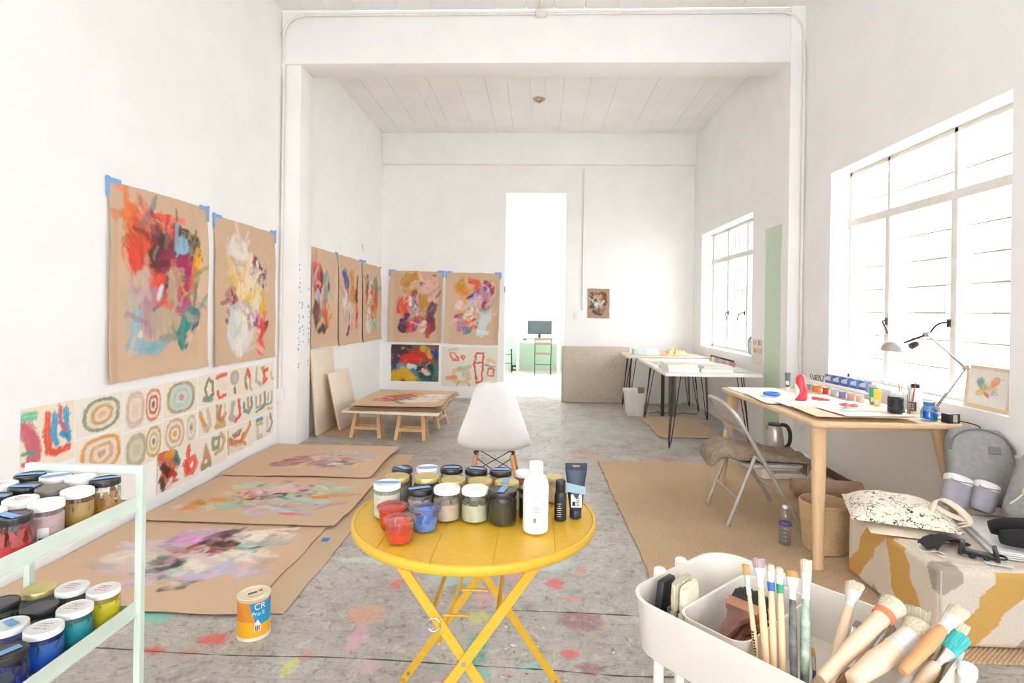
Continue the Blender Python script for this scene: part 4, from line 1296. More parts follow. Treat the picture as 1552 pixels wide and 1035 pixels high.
t = thing('white_bottle', (.002, 1.546, z0), 0, 'tall white plastic bottle with screw cap on the yellow table', 'bottle')
mb = MB()
mb.lathe([(.030, 0), (.034, .003), (.0355, .012), (.0352, .035), (.0345, .045), (.0352, .055), (.0352, .125), (.033, .138), (.026, .15), (.020, .157), (.018, .16)], 32)
mb.build('body', WHITEP, t)
mb = MB()
mb.lathe([(.0185, .158), (.0195, .160), (.0195, .186), (.0185, .189), (0, .189)], 28)
mb.build('cap', WHITEP, t)
mb = MB()
for q in range(9):
    zz = .062 + q * .0055
    w_ = (.5, .42, .5, .3, .48, .5, .36, .5, .44)[q]
    mb.grid(lambda u, v, zz=zz, w_=w_: (.0356 * math.cos(-1.75 + u * w_), .0356 * math.sin(-1.75 + u * w_), zz + v * .0012), 6, 2)
mb.grid(lambda u, v: (.0356 * math.cos(-1.75 + u * .22), .0356 * math.sin(-1.75 + u * .22), .034 + v * .012), 4, 2)
mb.build('print', M('grey_print', (130, 130, 130), .7), t, smooth=False)

t = thing('black_bottle', (.0735, 1.632, z0), 0, 'small black paint bottle with black cap between the white bottle and the tube', 'bottle')
mb = MB()
mb.lathe([(.015, 0), (.0175, .002), (.0175, .070), (.016, .078), (.013, .083), (.012, .085)], 24)
mb.build('body', BLACKP, t)
mb = MB()
mb.lathe([(.0135, .083), (.0145, .085), (.0145, .112), (.013, .115), (0, .115)], 24)
mb.build('cap', BLACKP, t)
mb = MB()
for q in range(7):
    mb.box((-.004, -.0176, .015 + q * .006), ((.010, .014, .008, .012, .014, .006, .012)[q], .0006, .0012))
mb.build('print', LABELM, t, smooth=False)

t = thing('paint_tube', (.1195, 1.657, z0), .05, 'dark blue paint tube standing on its cap on the yellow table', 'tube')
TUBEM = M('navy_tube', (44, 58, 78), .35, var=.05)
mb = MB()
mb.lathe([(.0165, 0), (.0175, .001), (.0175, .022), (.016, .024)], 24)
mb.build('cap', M('navy_cap', (34, 40, 56), .35), t)
mb = MB()
loft(mb, [(.022, .017, .017), (.03, .0195, .0185), (.07, .024, .013), (.11, .028, .007), (.138, .0315, .0025)], 24)
mb.build('body', TUBEM, t)
mb = MB()
for a, b2 in (((-.0325, .138), (-.011, .158)), ((.011, .138), (.0325, .158)), ((-.012, .138), (.012, .146)), ((-.012, .153), (.012, .158))):
    mb.span((a[0], -.0012, a[1]), (b2[0], .0012, b2[1]))
mb.build('hang_tab', TUBEM, t)
mb = MB()
mb.grid(lambda u, v: ((u - .5) * .032, -(.0196 - v * .0075), .034 + v * .036), 4, 4)
lb = mb.build('label', LABELM, t)
mb = MB()
for q in range(6):
    mb.box((.004, -.0212 + q * .0010, .040 + q * .0048), ((.010, .006, .010, .008, .012, .006)[q], .0008, .0014))
mb.box((-.008, -.0198, .045), (.008, .0008, .012))
mb.build('print', BLACKP, lb, smooth=False)
mb = MB()
mb.add([(-.0262, -.0145, .078), (.0262, -.0145, .070), (.0275, -.012, .092), (-.028, -.0108, .104)], [(0, 1, 2, 3)])
mb.build('band', M('pale_blue_band', (150, 178, 190), .4), t)

# ------------------------------------------------------------------ mint trolley with jars
MTM = M('mint_metal', (214, 227, 214), .4, var=.02)
CX0, CX1, CY0, CY1 = -1.375, -1.065, 1.02, 1.475
t = thing('mint_trolley', ((CX0 + CX1) / 2, (CY0 + CY1) / 2, 0), 0, 'pale mint metal trolley loaded with two shelves of paint jars', 'trolley')
hx, hy = (CX1 - CX0) / 2, (CY1 - CY0) / 2
for sx in (-1, 1):
    for sy in (-1, 1):
        mb = MB()
        mb.span((sx * hx - .009, sy * hy - .009, .06), (sx * hx + .009, sy * hy + .009, .885))
        mb.build('post', MTM, t, bevel=.001, seg=1)
        mb = MB()
        mb.tube([(sx * hx, sy * hy - .01, .03), (sx * hx, sy * hy + .01, .03)], .028, 14)
        mb.build('wheel', BLACKP, t)
for sy in (-1, 1):
    mb = MB()
    mb.span((-hx + .009, sy * hy - .009, .862), (hx - .009, sy * hy + .009, .885))
    mb.build('top_rail', MTM, t, bevel=.001, seg=1)
for zr0, zr1 in ((.768, .806), (.483, .522), (.17, .21)):
    mb = MB()
    mb.span((-hx, -hy, zr0), (hx, hy, zr0 + .004))
    sh = mb.build('shelf', MTM, t)
    mb = MB()
    for sx in (-1, 1):
        mb.span((sx * hx - sx * .006 - .002, -hy, zr0), (sx * hx - sx * .006 + .002, hy, zr1))
    for sy in (-1, 1):
        mb.span((-hx, sy * hy - sy * .006 - .002, zr0), (hx, sy * hy - sy * .006 + .002, zr1 - .012))
    mb.build('shelf_rim', MTM, sh, bevel=.0008, seg=1)
JU, JL = 'paint jars on the upper trolley shelf', 'paint jars on the lower trolley shelf'
zu, zl = .7725, .4875
def cj(x, y, *a, **k):
    jar((x - .003, y, zu), .0345, .098, *a, **k)
cj(-1.3265, 1.425, 'black', (60, 70, 84), .6, 'jar with a taped black lid against the trolley end rail, upper shelf corner', JU, tape=(.4, 1, 0))
cj(-1.253, 1.420, 'white', (190, 150, 60), .5, 'jar with a white lid and one long blue tape strip, upper trolley shelf', JU, tape=(.75, 1.1, -.05))
cj(-1.180, 1.415, 'white', (200, 170, 110), .5, 'jar with a plain white lid between taped lids along the trolley end rail', JU)
cj(-1.107, 1.405, 'black', (236, 160, 44), .42, 'jar of orange paint with a taped black lid at the trolley corner', JU, tape=(.6, 1, .1), cover=.38, second=(190, 140, 90))
cj(-1.3265, 1.345, 'white', (190, 180, 170), .6, 'jar with an ink marked white lid behind the first taped lids, upper shelf', JU, ink=True)
cj(-1.255, 1.336, 'black', (90, 90, 100), .6, 'jar with a black lid under a blue strip, second row of the trolley', JU, tape=(.15, 1, -.2))
cj(-1.180, 1.328, 'grey', (170, 140, 60), .5, 'jar of ochre paint with a grey black lid, upper trolley shelf', JU)
cj(-1.107, 1.318, 'white', (196, 150, 74), .55, 'jar of amber paint with a clean white lid against the trolley rail', JU, cover=.75, second=(186, 150, 96))
cj(-1.180, 1.245, 'white', (206, 190, 190), .6, 'jar with a colour smudged white lid behind the sticker jar', JU, ink=True)
cj(-1.107, 1.232, 'white', (206, 172, 172), .92, 'jar of dusty pink paint with a barcode sticker and white lid', JU, sticker=True)
cj(-1.255, 1.255, 'black', (120, 60, 60), .6, 'jar with a black lid beside the colour smudged white lid, upper shelf', JU, tape=(.2, 1, 0))
cj(-1.107, 1.150, 'black', (206, 44, 48), .5, 'jar of bright red paint with a taped black lid against the trolley rail', JU, tape=(-.3, .9, -.2), cover=.4, second=(190, 80, 80))
cj(-1.180, 1.165, 'white', (190, 70, 70), .7, 'jar of brick red paint with a white lid beside the bright red jar, upper shelf', JU)


def cl(x, y, *a, h=.092, r=.038, **k):
    jar((x, y, zl), r, h, *a, **k)
cl(-1.300, 1.425, 'gold', (40, 60, 52), .8, 'jar of dark green paint with a gold lid on the lower trolley shelf', JL, h=.085, r=.040)
cl(-1.210, 1.425, 'white', (60, 50, 46), .8, 'jar with an ink marked white lid between the gold lid and the yellow jar', JL, ink=True, cover=.7)
cl(-1.122, 1.420, 'white', (230, 206, 40), .8, 'jar of yellow paint with an ink marked white lid at the trolley corner', JL, ink=True, cover=.6)
cl(-1.318, 1.340, 'black', (30, 60, 50), .8, 'jar of forest green paint with a flat black lid by the gold lid', JL, r=.037)
cl(-1.220, 1.338, 'black', (20, 110, 92), .6, 'jar of emerald paint with a dark glassy lid on the lower trolley shelf', JL, r=.040, h=.085, cover=.7, second=(24, 90, 76))
cl(-1.122, 1.330, 'white', (36, 150, 164), .8, 'jar of turquoise paint with an ink marked white lid', JL, ink=True, cover=.5)
cl(-1.315, 1.255, 'white', (40, 90, 110), .8, 'jar with a white lid beside the wide taped lid, lower shelf', JL)
cl(-1.210, 1.248, 'white', (40, 70, 150), .8, 'jar with a white lid under a wide blue tape strip, lower shelf', JL, tape=(-.45, .6, .1))
cl(-1.122, 1.243, 'white', (40, 92, 196), .6, 'jar of cobalt paint with an ink marked white lid', JL, ink=True, cover=.65, second=(46, 96, 180))
cl(-1.122, 1.150, 'black', (24, 44, 200), .5, 'jar of ultramarine paint with a taped black lid', JL, r=.0395, tape=(1.1, .7, -.1), cover=.55, second=(50, 54, 70))

# ------------------------------------------------------------------ off-white trolley with brushes
RC = (0.449, 1.023)
RA = math.atan2(-.745, .667)
CREAMM = M('off_white_metal', (232, 226, 215), .4, var=.015)
t = thing('utility_cart', (RC[0], RC[1], 0), RA, 'off-white metal utility cart with rounded tray full of brushes', 'trolley')
HX, HYY = .232, .164


def tray(zb, zt, nm):
    vs, fs = [], []
    rings = [(HX - .022, HYY - .022, .05, zb), (HX - .008, HYY - .008, .06, zb + .012), (HX, HYY, .065, zt - .004), (HX + .003, HYY + .003, .066, zt), (HX - .003, HYY - .003, .062, zt + .001), (HX - .005, HYY - .005, .061, zt - .006),
             (HX - .012, HYY - .012, .057, zb + .014), (HX - .026, HYY - .026, .047, zb + .004)]
    n = None
    for ax, ay, rr, z in rings:
        p = rrect(ax, ay, rr, 7)
        n = len(p)
        vs += [(x, y, z) for x, y in p]
    for k in range(len(rings) - 1):
        for i in range(n):
            j = (i + 1) % n
            fs.append((k * n + i, k * n + j, (k + 1) * n + j, (k + 1) * n + i))
    fs.append(tuple(reversed(range(n))))
    fs.append(tuple((len(rings) - 1) * n + i for i in range(n)))
    mb = MB()
    mb.add(vs, fs)
    return mb.build(nm, CREAMM, t, angle=50)


tray(.668, .78, 'tray')
tray(.37, .46, 'tray')
tray(.09, .18, 'tray')
for sx, ly in ((-1, -.030), (-1, .045), (1, -.075), (1, .075)):
    px_ = sx * (HX + .013)
    mb = MB()
    mb.tube([(px_, ly, .06), (px_, ly, .770)], .0105, 14)
    ps = mb.build('post', CREAMM, t)
    mb = MB()
    mb.lathe([(.0120, .766), (.0128, .769), (.0128, .781), (.010, .784), (0, .784)], 16, (px_, ly, 0))
    mb.build('post_cap', WHITEP, ps)
    mb = MB()
    mb.tube([(px_, ly - .01, .03), (px_, ly + .01, .03)], .029, 14)
    mb.build('wheel', BLACKP, t)
# shallow organiser bin standing inside the tray
bn = thing('brush_organiser', (RC[0], RC[1], .674), RA, 'small off-white bin dividing the brush cart tray', 'bin')
vs, fs = [], []
rings = [(.060, .124, .025, 0.0), (.066, .129, .03, .088), (.0675, .1305, .031, .092), (.063, .126, .029, .091), (.058, .120, .025, .006)]
for ax, ay, rr, z in rings:
    p = rrect(ax, ay, rr, 5, c=(-.076, .006))
    n = len(p)
    vs += [(x, y, z) for x, y in p]
for k in range(len(rings) - 1):
    for i in range(n):
        j = (i + 1) % n
        fs.append((k * n + i, k * n + j, (k + 1) * n + j, (k + 1) * n + i))
fs += [tuple(reversed(range(n))), tuple((len(rings) - 1) * n + i for i in range(n))]
mb = MB()
mb.add(vs, fs)
mb.build('bin_wall', CREAMM, bn)

HOG = M('hog_bristle', (226, 214, 186), .8, var=.14, scale=60, stretch=(8, 8, .5), bmp=.5)
HOGD = M('tan_bristle', (206, 160, 96), .8, var=.14, scale=60, stretch=(8, 8, .5), bmp=.5)
HOGP = M('mauve_stained_bristle', (190, 166, 168), .8, var=.18, scale=60, stretch=(8, 8, .5), bmp=.5)
BLKB = M('black_bristle', (44, 44, 48), .7, var=.2, scale=60, stretch=(8, 8, .5), bmp=.6)
TEALB = M('turquoise_bristle', (70, 190, 186), .6, var=.18, scale=60, stretch=(8, 8, .5), bmp=.5)
ALU = M('aluminium_ferrule', (226, 226, 226), .3, .7, var=.05)
ALUW = M('worn_white_ferrule', (232, 230, 226), .4, .3, var=.06)
COPPER = M('copper_ferrule', (214, 158, 134), .3, .8, var=.06)
HW = wood('brush_handle_wood', (232, 196, 152), .15)
HWP = wood('brush_handle_pale', (236, 208, 176), .1)
HDK = M('paint_smeared_handle', (104, 106, 100), .6, var=.5, scale=30)
HMT = M('mint_smeared_handle', (166, 184, 164), .6, var=.4, scale=26)
HBR = M('varnished_brown_handle', (132, 84, 72), .3, var=.2, scale=12, coat=.4)
HBL = M('teal_lacquer_handle', (36, 112, 132), .3, var=.06)
BLUEB = M('blue_band', (50, 100, 170), .5)
GREENB = M('green_band', (40, 150, 110), .5)
BG = 'brushes standing in the off-white cart'


BRUSH_OFF = {6: (-.0046, -.0066, .0002), 7: (.0039, .0037, -.0017), 8: (-.0031, -.0009, .0075), 11: (-.0069, -.004, .0038), 12: (-.0052, -.0102, .005),
             14: (.0237, -.004, -.0138), 15: (.0039, -.0027, .0103), 16: (-.0053, -.0043, .0033), 17: (-.0067, .0048, .0001), 21: (.0001, .01, .0039),
             22: (.0081, .0128, -.0165), 23: (-.0199, .0076, -.0006), 26: (-.0092, .0042, .0009)}   # small settling offsets of the cart's brushes, by order of placing
_bn = [0]


def settle(v):
    o = BRUSH_OFF.get(_bn[0], (0, 0, 0))
    _bn[0] += 1
    return Vector(v) + Vector(o)


def brush(base, tip, label, hr=.0045, fl=.03, fw=.008, ft=.005, bl=.022, bw=.01, bt=.006, hm=HW, fm=ALU, bm=HOG, dome=0.0, wd=(1, -1, 0), band=None, thread=None, neck=.75, rag=.0015, text=False, group=BG):
    b0 = Vector(base)
    base = settle(base)
    tip = Vector(tip) + base - b0
    L = (tip - base).length
    z = (tip - base).normalized()
    x = Vector(wd) - z * Vector(wd).dot(z)
    x.normalize()
    y = z.cross(x)
    t = thing('paint_brush', (0, 0, 0), 0, label, 'brush', group)
    t.matrix_world = Matrix.Translation(base) @ Matrix((x, y, z)).transposed().to_4x4()
    rnd = random.Random(int(abs(base.x) * 9999))
    zh = L - fl - bl
    mb = MB()
    loft(mb, [(0, hr * .55, hr * .55), (zh * .02, hr * .75, hr * .75), (zh * .25, hr * .85, hr * .85), (zh * .6, hr * 1.05, hr * 1.02), (zh * .85, hr, hr), (zh + .002, hr * neck, hr * neck)], 14)
    h = mb.build('handle', hm, t)
    if text:
        mb = MB()
        for q in range(9):
            mb.box((0, -hr * 1.04, zh * .45 + q * .0042), (.0022 + .001 * (q % 3), .0006, .0026))
        mb.build('print', BLACKP, h, smooth=False)
    mb = MB()
    r0 = hr * max(neck, .8) + .0006
    loft(mb, [(zh, r0, r0), (zh + fl * .12, r0 * 1.06, r0 * 1.06), (zh + fl * .18, r0, r0), (zh + fl * .3, r0, r0), (zh + fl, fw, ft)], 20)
    mb.build('ferrule', fm, t)
    if band:
        mb = MB()
        loft(mb, [(zh - .004, hr * 1.04, hr * 1.04), (zh + .010, hr * 1.06 + .0005, hr * 1.06 + .0005)], 16)
        mb.build('band', band, t)
    if thread:
        mb = MB()
        for q in range(5):
            a = rnd.uniform(-.2, .2)
            mb.tube([(fw * 1.03 * math.cos(2 * math.pi * i / 18), ft * 1.03 * math.sin(2 * math.pi * i / 18), zh + fl * (.55 + .12 * q) + a * fw * math.cos(2 * math.pi * i / 18)) for i in range(18)], .0014, 5, closed=True)
        mb.build('thread', thread, t)
    mb = MB()
    top = zh + fl
    secs = [(top - .002, fw * .95, ft * .93), (top + bl * .35, fw + (bw - fw) * .5, ft + (bt - ft) * .5), (top + bl * .7, bw, bt)]
    if dome:
        secs += [(top + bl * .88, bw * .85, bt * .85), (top + bl, bw * .45, bt * .45), (top + bl * 1.03, bw * .12, bt * .12)]
    else:
        secs += [(top + bl * .95, bw * 1.02, bt * .95), (top + bl, bw * .9, bt * .5)]
    loft(mb, secs, 26, rag, rnd)
    mb.build('bristles', bm, t)
    return t


def cut(tip, low, k):
    """continue from tip through low by factor k"""
    a, b_ = Vector(tip), Vector(low)
    return a + (b_ - a) * k


brush((.377, .933, .682), (.365, .985, .885), 'slim wooden brush with a small tan head and printed handle', .0042, .032, .0055, .004, .016, .0065, .004, bm=HOGD, text=True)
brush((.380, .912, .682), (.387, .985, .898), 'flat brush with a mauve stained head beside the slim brush', .0058, .03, .0105, .006, .016, .0115, .006, bm=HOGP, fm=ALUW, rag=.002)
brush((.386, .905, .682), (.405, .98, .890), 'wooden brush with a blue band and pale domed head', .0052, .026, .0062, .0055, .012, .0065, .0055, dome=1, fm=ALUW, band=BLUEB, bm=HOG)
brush((.397, .897, .682), (.418, .975, .887), 'wooden brush with a green band and pale domed head', .0052, .024, .0062, .0055, .012, .0065, .0055, dome=1, fm=ALUW, band=GREENB, bm=HOG)
brush((.406, .884, .682), (.437, .97, .885), 'brush with a grey paint caked handle and tan filbert head', .006, .034, .0105, .006, .011, .010, .005, dome=1, hm=HDK, fm=ALUW, bm=HOGD)
brush((.424, .892, .690), (.463, .975, .902), 'brush with a mint smeared handle and pale tapered head', .0072, .04, .009, .007, .022, .0095, .007, hm=HMT, fm=ALUW)
brush((.438, .905, .690), (.448, .952, .765), 'short teal handled brush tucked between the tall ones', .0032, .02, .0036, .003, .012, .003, .002, hm=HBL, fm=CHROME, bm=HOGD, dome=1)
brush((.450, .912, .690), (.466, .958, .760), 'short teal handled brush with an orange tip', .0032, .02, .0036, .003, .012, .003, .002, hm=HBL, fm=CHROME, bm=M('orange_bristle', (220, 140, 70), .8), dome=1)
brush((.448, .872, .722), (.584, 1.04, .826), 'long pale flat brush leaning across the cart', .0085, .036, .0135, .007, .020, .0155, .007, hm=HWP, fm=ALUW, rag=.003, neck=.85)
brush((.445, .915, .718), (.578, 1.0, .779), 'flat brush with a dark steel ferrule lying behind the long pale brush', .0095, .03, .016, .006, .018, .017, .004, hm=HWP, fm=CHROME, bm=HOGP)
brush((.442, .878, .760), (.612, .972, .836), 'thick wooden mop brush bound with orange thread', .0125, .022, .015, .013, .034, .021, .018, hm=HWP, fm=HWP, dome=1, thread=M('orange_thread', (232, 130, 96), .7), neck=1.0, rag=0)
brush((.500, .893, .742), (.606, .98, .792), 'round mop brush with a silver ferrule', .010, .04, .012, .012, .03, .018, .016, hm=HWP, dome=1, rag=0)
brush((.482, .868, .768), (.640, .952, .806), 'fat round mop brush with a broad silver ferrule', .016, .046, .0165, .0165, .036, .025, .022, hm=HWP, fm=ALUW, dome=1, neck=.95, rag=0)
brush((.596, .918, .684), (.665, 1.0, .812), 'soft headed flat brush at the back of the cart', .007, .03, .016, .008, .04, .02, .01, fm=ALU, rag=.003)
brush((.566, .896, .694), (.675, .960, .830), 'wide flat brush with squared pale bristles', .008, .04, .018, .008, .018, .0195, .008, fm=ALUW, rag=.003)
brush((.545, .858, .780), (.690, .945, .831), 'flat brush with a honey brown handle near the cart end', .010, .034, .013, .008, .024, .015, .008, hm=wood('honey_handle', (214, 156, 104), .15), fm=ALUW, rag=.003)
brush((.575, .872, .745), (.686, .93, .806), 'round brush with turquoise stained bristles', .010, .03, .014, .012, .04, .017, .014, hm=HWP, fm=CHROME, bm=TEALB, rag=.002)
brush((.545, .862, .725), (.645, .925, .775), 'white painted brush under the fat mop brush', .012, .04, .014, .010, .02, .015, .01, hm=WHITEP, fm=ALUW)
brush((.462, .905, .695), (.545, .955, .735), 'blue banded brush low in the cart', .006, .02, .007, .006, .018, .008, .006, band=BLUEB, fm=CHROME)
brush((.430, .880, .712), (.520, .925, .742), 'copper ferruled brush lying low against the tray wall', .010, .022, .013, .008, .02, .014, .008, hm=HBR, fm=COPPER)


def flat_brush(c, yaw, pitch, label, w=.036, hl=.10, fl=.022, bl=.045, hm=HBR, fm=COPPER, bm=BLKB):
    """wide decorator brush lying down: beaver-tail handle, metal band, bristles"""
    c = settle(c)
    t = thing('decorator_brush', c, 0, label, 'brush', 'wide brushes lying in the off-white cart')
    t.rotation_euler = (0, pitch, yaw)
    n = 18
    outline = []
    for i in range(n + 1):
        s = i / n
        x = -hl + s * hl
        hw = .009 + .004 * math.sin(s * 3.0) if s < .6 else .012 + (w - .012) * ((s - .6) / .4) ** 1.5
        outline.append((x, hw))
    outline[0] = (-hl, .006)
    poly = [(x, -y) for x, y in outline] + [(x, y) for x, y in reversed(outline)]
    mb = MB()
    mb.prism(poly, -.006, .006)
    mb.build('handle', hm, t, bevel=.004)
    mb = MB()
    mb.span((-.002, -w - .0015, -.0085), (fl, w + .0015, .0085))
    f = mb.build('ferrule', fm, t, bevel=.003)
    mb = MB()
    for x in (.004, fl - .004):
        mb.span((x - .001, -w - .002, -.009), (x + .001, w + .002, .009))
    mb.build('ridge', fm, f)
    rnd = random.Random(int(c[0] * 10000))
    mb = MB()
    nn = 30
    vs = []
    for k, (x, hw, th) in enumerate(((fl - .002, w * .97, .007), (fl + bl * .5, w * 1.02, .009), (fl + bl, w * .98, .006))):
        for i in range(nn):
            y = -hw + 2 * hw * i / (nn - 1)
            dx = rnd.uniform(-.006, .003) if k == 2 else 0
            if k == 2:
                dx -= .012 * abs(y / hw) ** 3
            vs.append((x + dx, y, th)); vs.append((x + dx, y, -th))
    fs = []
    for k in range(2):
        for i in range(nn - 1):
            a = (k * nn + i) * 2; b_ = ((k + 1) * nn + i) * 2
            fs += [(a, a + 2, b_ + 2, b_), (a + 1, b_ + 1, b_ + 3, a + 3)]
        a = k * nn * 2; b_ = (k + 1) * nn * 2
        fs += [(a, b_, b_ + 1, a + 1), (a + nn * 2 - 2, a + nn * 2 - 1, b_ + nn * 2 - 1, b_ + nn * 2 - 2)]
    a = 2 * nn * 2
    for i in range(nn - 1):
        fs.append((a + 2 * i, a + 2 * i + 2, a + 2 * i + 3, a + 2 * i + 1))
    mb.add(vs, fs)
    mb.build('bristles', bm, t)
    return t


flat_brush((.386, 1.058, .766), .78, -.26, 'wide black bristled brush with copper band lying uppermost in the bin', w=.030, hl=.085, bl=.040)
flat_brush((.390, 1.050, .741), .84, -.22, 'second black bristled brush with copper band under the first', w=.030, hl=.085, bl=.040)
flat_brush((.396, 1.054, .714), .78, -.12, 'lowest black bristled brush with copper band at the bin floor', w=.030, hl=.085, bl=.040)
flat_brush((.424, 1.032, .722), .95, -.30, 'tan handled wide brush with dark bristles lying beside the black ones', w=.020, hl=.075, bl=.03, hm=wood('tan_handle', (206, 152, 100), .15))

t = thing('paint_pad', settle((.262, 1.122, .676)), RA + math.pi / 2 + .1, 'flat black paint pad with a small white sticker standing in the cart', 'paint pad')
mb = MB()
mb.prism([(-.036, 0), (.036, 0), (.036, .06), (.022, .118), (-.022, .118), (-.036, .06)], -.007, .007)
pb = mb.build('pad', BLACKP, t, bevel=.002, rot=(math.pi / 2, 0, 0))
mb = MB()
mb.span((-.008, -.0085, .03), (.004, -.0072, .065))
mb.build('sticker', LABELM, t)
t = thing('wide_varnish_brush', settle((.287, 1.105, .676)), RA + math.pi / 2 + .1, 'wide flat brush with crinkled steel band and cream bristles standing by the black pad', 'brush')
mb = MB()
mb.span((-.034, -.006, 0), (.034, .006, .075))
mb.build('ferrule', CHROME, t, bevel=.003)
mb = MB()
loft(mb, [(.072, .033, .006), (.10, .034, .007), (.125, .033, .005)], 30, .002, random.Random(4), power=4)
mb.build('bristles', HOG, t)
t = thing('wide_varnish_brush', settle((.309, 1.092, .676)), RA + math.pi / 2 + .1, 'cream painted wide brush block standing against the organiser bin', 'brush')
mb = MB()
mb.span((-.03, -.009, 0), (.03, .009, .07))
mb.build('handle_block', M('cream_lacquer', (240, 232, 200), .4), t, bevel=.004)
mb = MB()
loft(mb, [(.068, .029, .008), (.10, .03, .008), (.118, .029, .006)], 30, .002, random.Random(5), power=4)
mb.build('bristles', M('cream_bristle', (240, 234, 206), .8, bmp=.4), t)

# ------------------------------------------------------------------ white shell chair
t = thing('shell_chair', (-.275, 3.74, 0), .03, 'white plastic shell chair on wooden dowel legs turned away behind the yellow table', 'chair')
prof = [(.225, .405, .17), (.215, .425, .20), (.16, .432, .222), (.06, .412, .232), (-.05, .398, .236), (-.12, .402, .237), (-.165, .43, .234), (-.19, .48, .226), (-.208, .55, .208), (-.222, .62, .186), (-.234, .69, .163), (-.245, .76, .142), (-.254, .82, .122), (-.259, .85, .10), (-.261, .862, .072), (-.262, .866, .03)]
mb = MB()
nu = 21
vs = []
for y, z, w in prof:
    back = min(max((z - .43) / .25, 0), 1)
    for i in range(nu):
        s = -1 + 2 * i / (nu - 1)
        x = w * s
        up = .045 * abs(s) ** 3 * (1 - back)
        fw = .062 * abs(s) ** 2.2 * back
        vs.append((x, y + fw, z + up))
fs = [(k * nu + i, k * nu + i + 1, (k + 1) * nu + i + 1, (k + 1) * nu + i) for k in range(len(prof) - 1) for i in range(nu - 1)]
mb.add(vs, fs)
sh = mb.build('shell', M('matt_shell_plastic', (230, 226, 222), .45, var=.01), t, angle=180)
md = sh.modifiers.new('thick', 'SOLIDIFY'); md.thickness = .007; md.offset = 0
md = sh.modifiers.new('round', 'SUBSURF'); md.levels = 2; md.render_levels = 2
for sx in (-1, 1):
    for sy, yb in ((1, .21), (-1, -.22)):
        mb = MB()
        mb.tube([(sx * .115, sy * .105, .375), (sx * .20, yb, .005)], [.014, .0095], 12)
        mb.build('leg', wood('maple_dowel', (206, 150, 104), .15), t)
        mb = MB()
        mb.tube([(sx * .115, sy * .105, .375), (sx * .13, sy * .09, .39), (sx * .10, sy * .07, .397)], .006, 8)
        mb.build('bracket', BLACKM, t)
for a, b_ in (((-.12, -.11, .36), (.165, -.165, .18)), ((.12, -.11, .36), (-.165, -.165, .18)), ((-.12, .11, .36), (.165, .16, .18)), ((.12, .11, .36), (-.165, .16, .18)),
              ((-.12, -.11, .36), (-.165, .16, .18)), ((-.12, .11, .36), (-.165, -.165, .18)), ((.12, -.11, .36), (.165, .16, .18)), ((.12, .11, .36), (.165, -.165, .18))):
    mb = MB()
    mb.tube([a, b_], .003, 6)
    mb.build('wire_strut', BLACKM, t)

# ------------------------------------------------------------------ low trestle table with stacked sheets
t = thing('trestle_table', (-1.46, 6.2, 0), 0, 'low plywood board on short wooden trestles holding stacked kraft sheets', 'table')
mb = MB()
mb.prism([(-.49, -.66), (.50, -.76), (.44, .70), (-.47, .72)], .268, .286)
mb.build('board', PLY, t, bevel=.002)


def trestle(cx, cy, rz):
    rot = Matrix.Rotation(rz, 3, 'Z')
    for s in (-1, 1):
        for e in (-1, 1):
            mb = MB()
            a = rot @ Vector((e * .115, s * .02, .248)); b_ = rot @ Vector((e * .145, s * .085, .0))
            mb.bar(a + Vector((cx, cy, 0)), b_ + Vector((cx, cy, 0)), .038, .02, up=(rot @ Vector((0, 1, 0))))
            mb.build('leg', PINE, t, bevel=.002, seg=1)
        mb = MB()
        a = rot @ Vector((-.13, s * .062, .10)); b_ = rot @ Vector((.13, s * .062, .10))
        mb.bar(a + Vector((cx, cy, 0)), b_ + Vector((cx, cy, 0)), .018, .035, up=(0, 0, 1))
        mb.build('crossbar', PINE, t, bevel=.002, seg=1)
    mb = MB()
    a = rot @ Vector((-.16, 0, .255)); b_ = rot @ Vector((.16, 0, .255))
    mb.bar(a + Vector((cx, cy, 0)), b_ + Vector((cx, cy, 0)), .05, .026, up=(0, 0, 1))
    mb.build('beam', PINE, t, bevel=.002, seg=1)


trestle(-.27, -.50, .0)
trestle(.20, -.56, .0)
trestle(.33, .1, 1.4)
for k in range(4):
    sheet('kraft_sheet', 'floor', (-1.90 + .012 * k, 5.56 + .01 * k, .2875 + .0075 * k), .93, 1.22, 24, 24, (200 + 3 * k, 170 + 2 * k, 138 + k), [], 60 + k,
          ['bare kraft sheet resting directly on the trestle board', 'second kraft sheet from the trestle board', 'third kraft sheet from the trestle board', 'kraft sheet just under the red and yellow painting'][k], cat='paper', group='kraft sheets stacked on the trestle table', gap=.003, edge=.05, wave=.002, rz=-.03 + .02 * k)
st = [S([(.2, .36), (.34, .6), (.5, .7)], .2, (206, 70, 66)), S([(.3, .3), (.3, .5)], .14, (200, 84, 76)), S([(.4, .7), (.52, .84)], .12, (214, 96, 84)), S([(.52, .8), (.64, .74)], .12, (242, 186, 50)), S([(.52, .6), (.66, .56)], .09, (76, 84, 104)), S([(.42, .4), (.52, .5)], .08, (84, 84, 96)), S([(.5, .5), (.66, .64)], .07, (90, 96, 116)), S([(.66, .5), (.86, .56)], .2, (236, 230, 224)), S([(.62, .3), (.8, .36)], .2, (232, 226, 220)), S([(.74, .72), (.88, .74)], .14, (236, 232, 228)), S([(.42, .24), (.5, .14)], .07, (96, 96, 96), .7)]
sheet('painting', 'floor', (-1.90, 5.58, .320), .93, 1.20, 90, 70, KRAFT, inset(st, .08, .96, .1, .9), 65, 'red, yellow and white painting on the topmost kraft sheet of the trestle table', details=40, gap=.003, edge=.05, wave=.006, curl=.012, tapes=[(.1, .99, .2, .03, 0)])

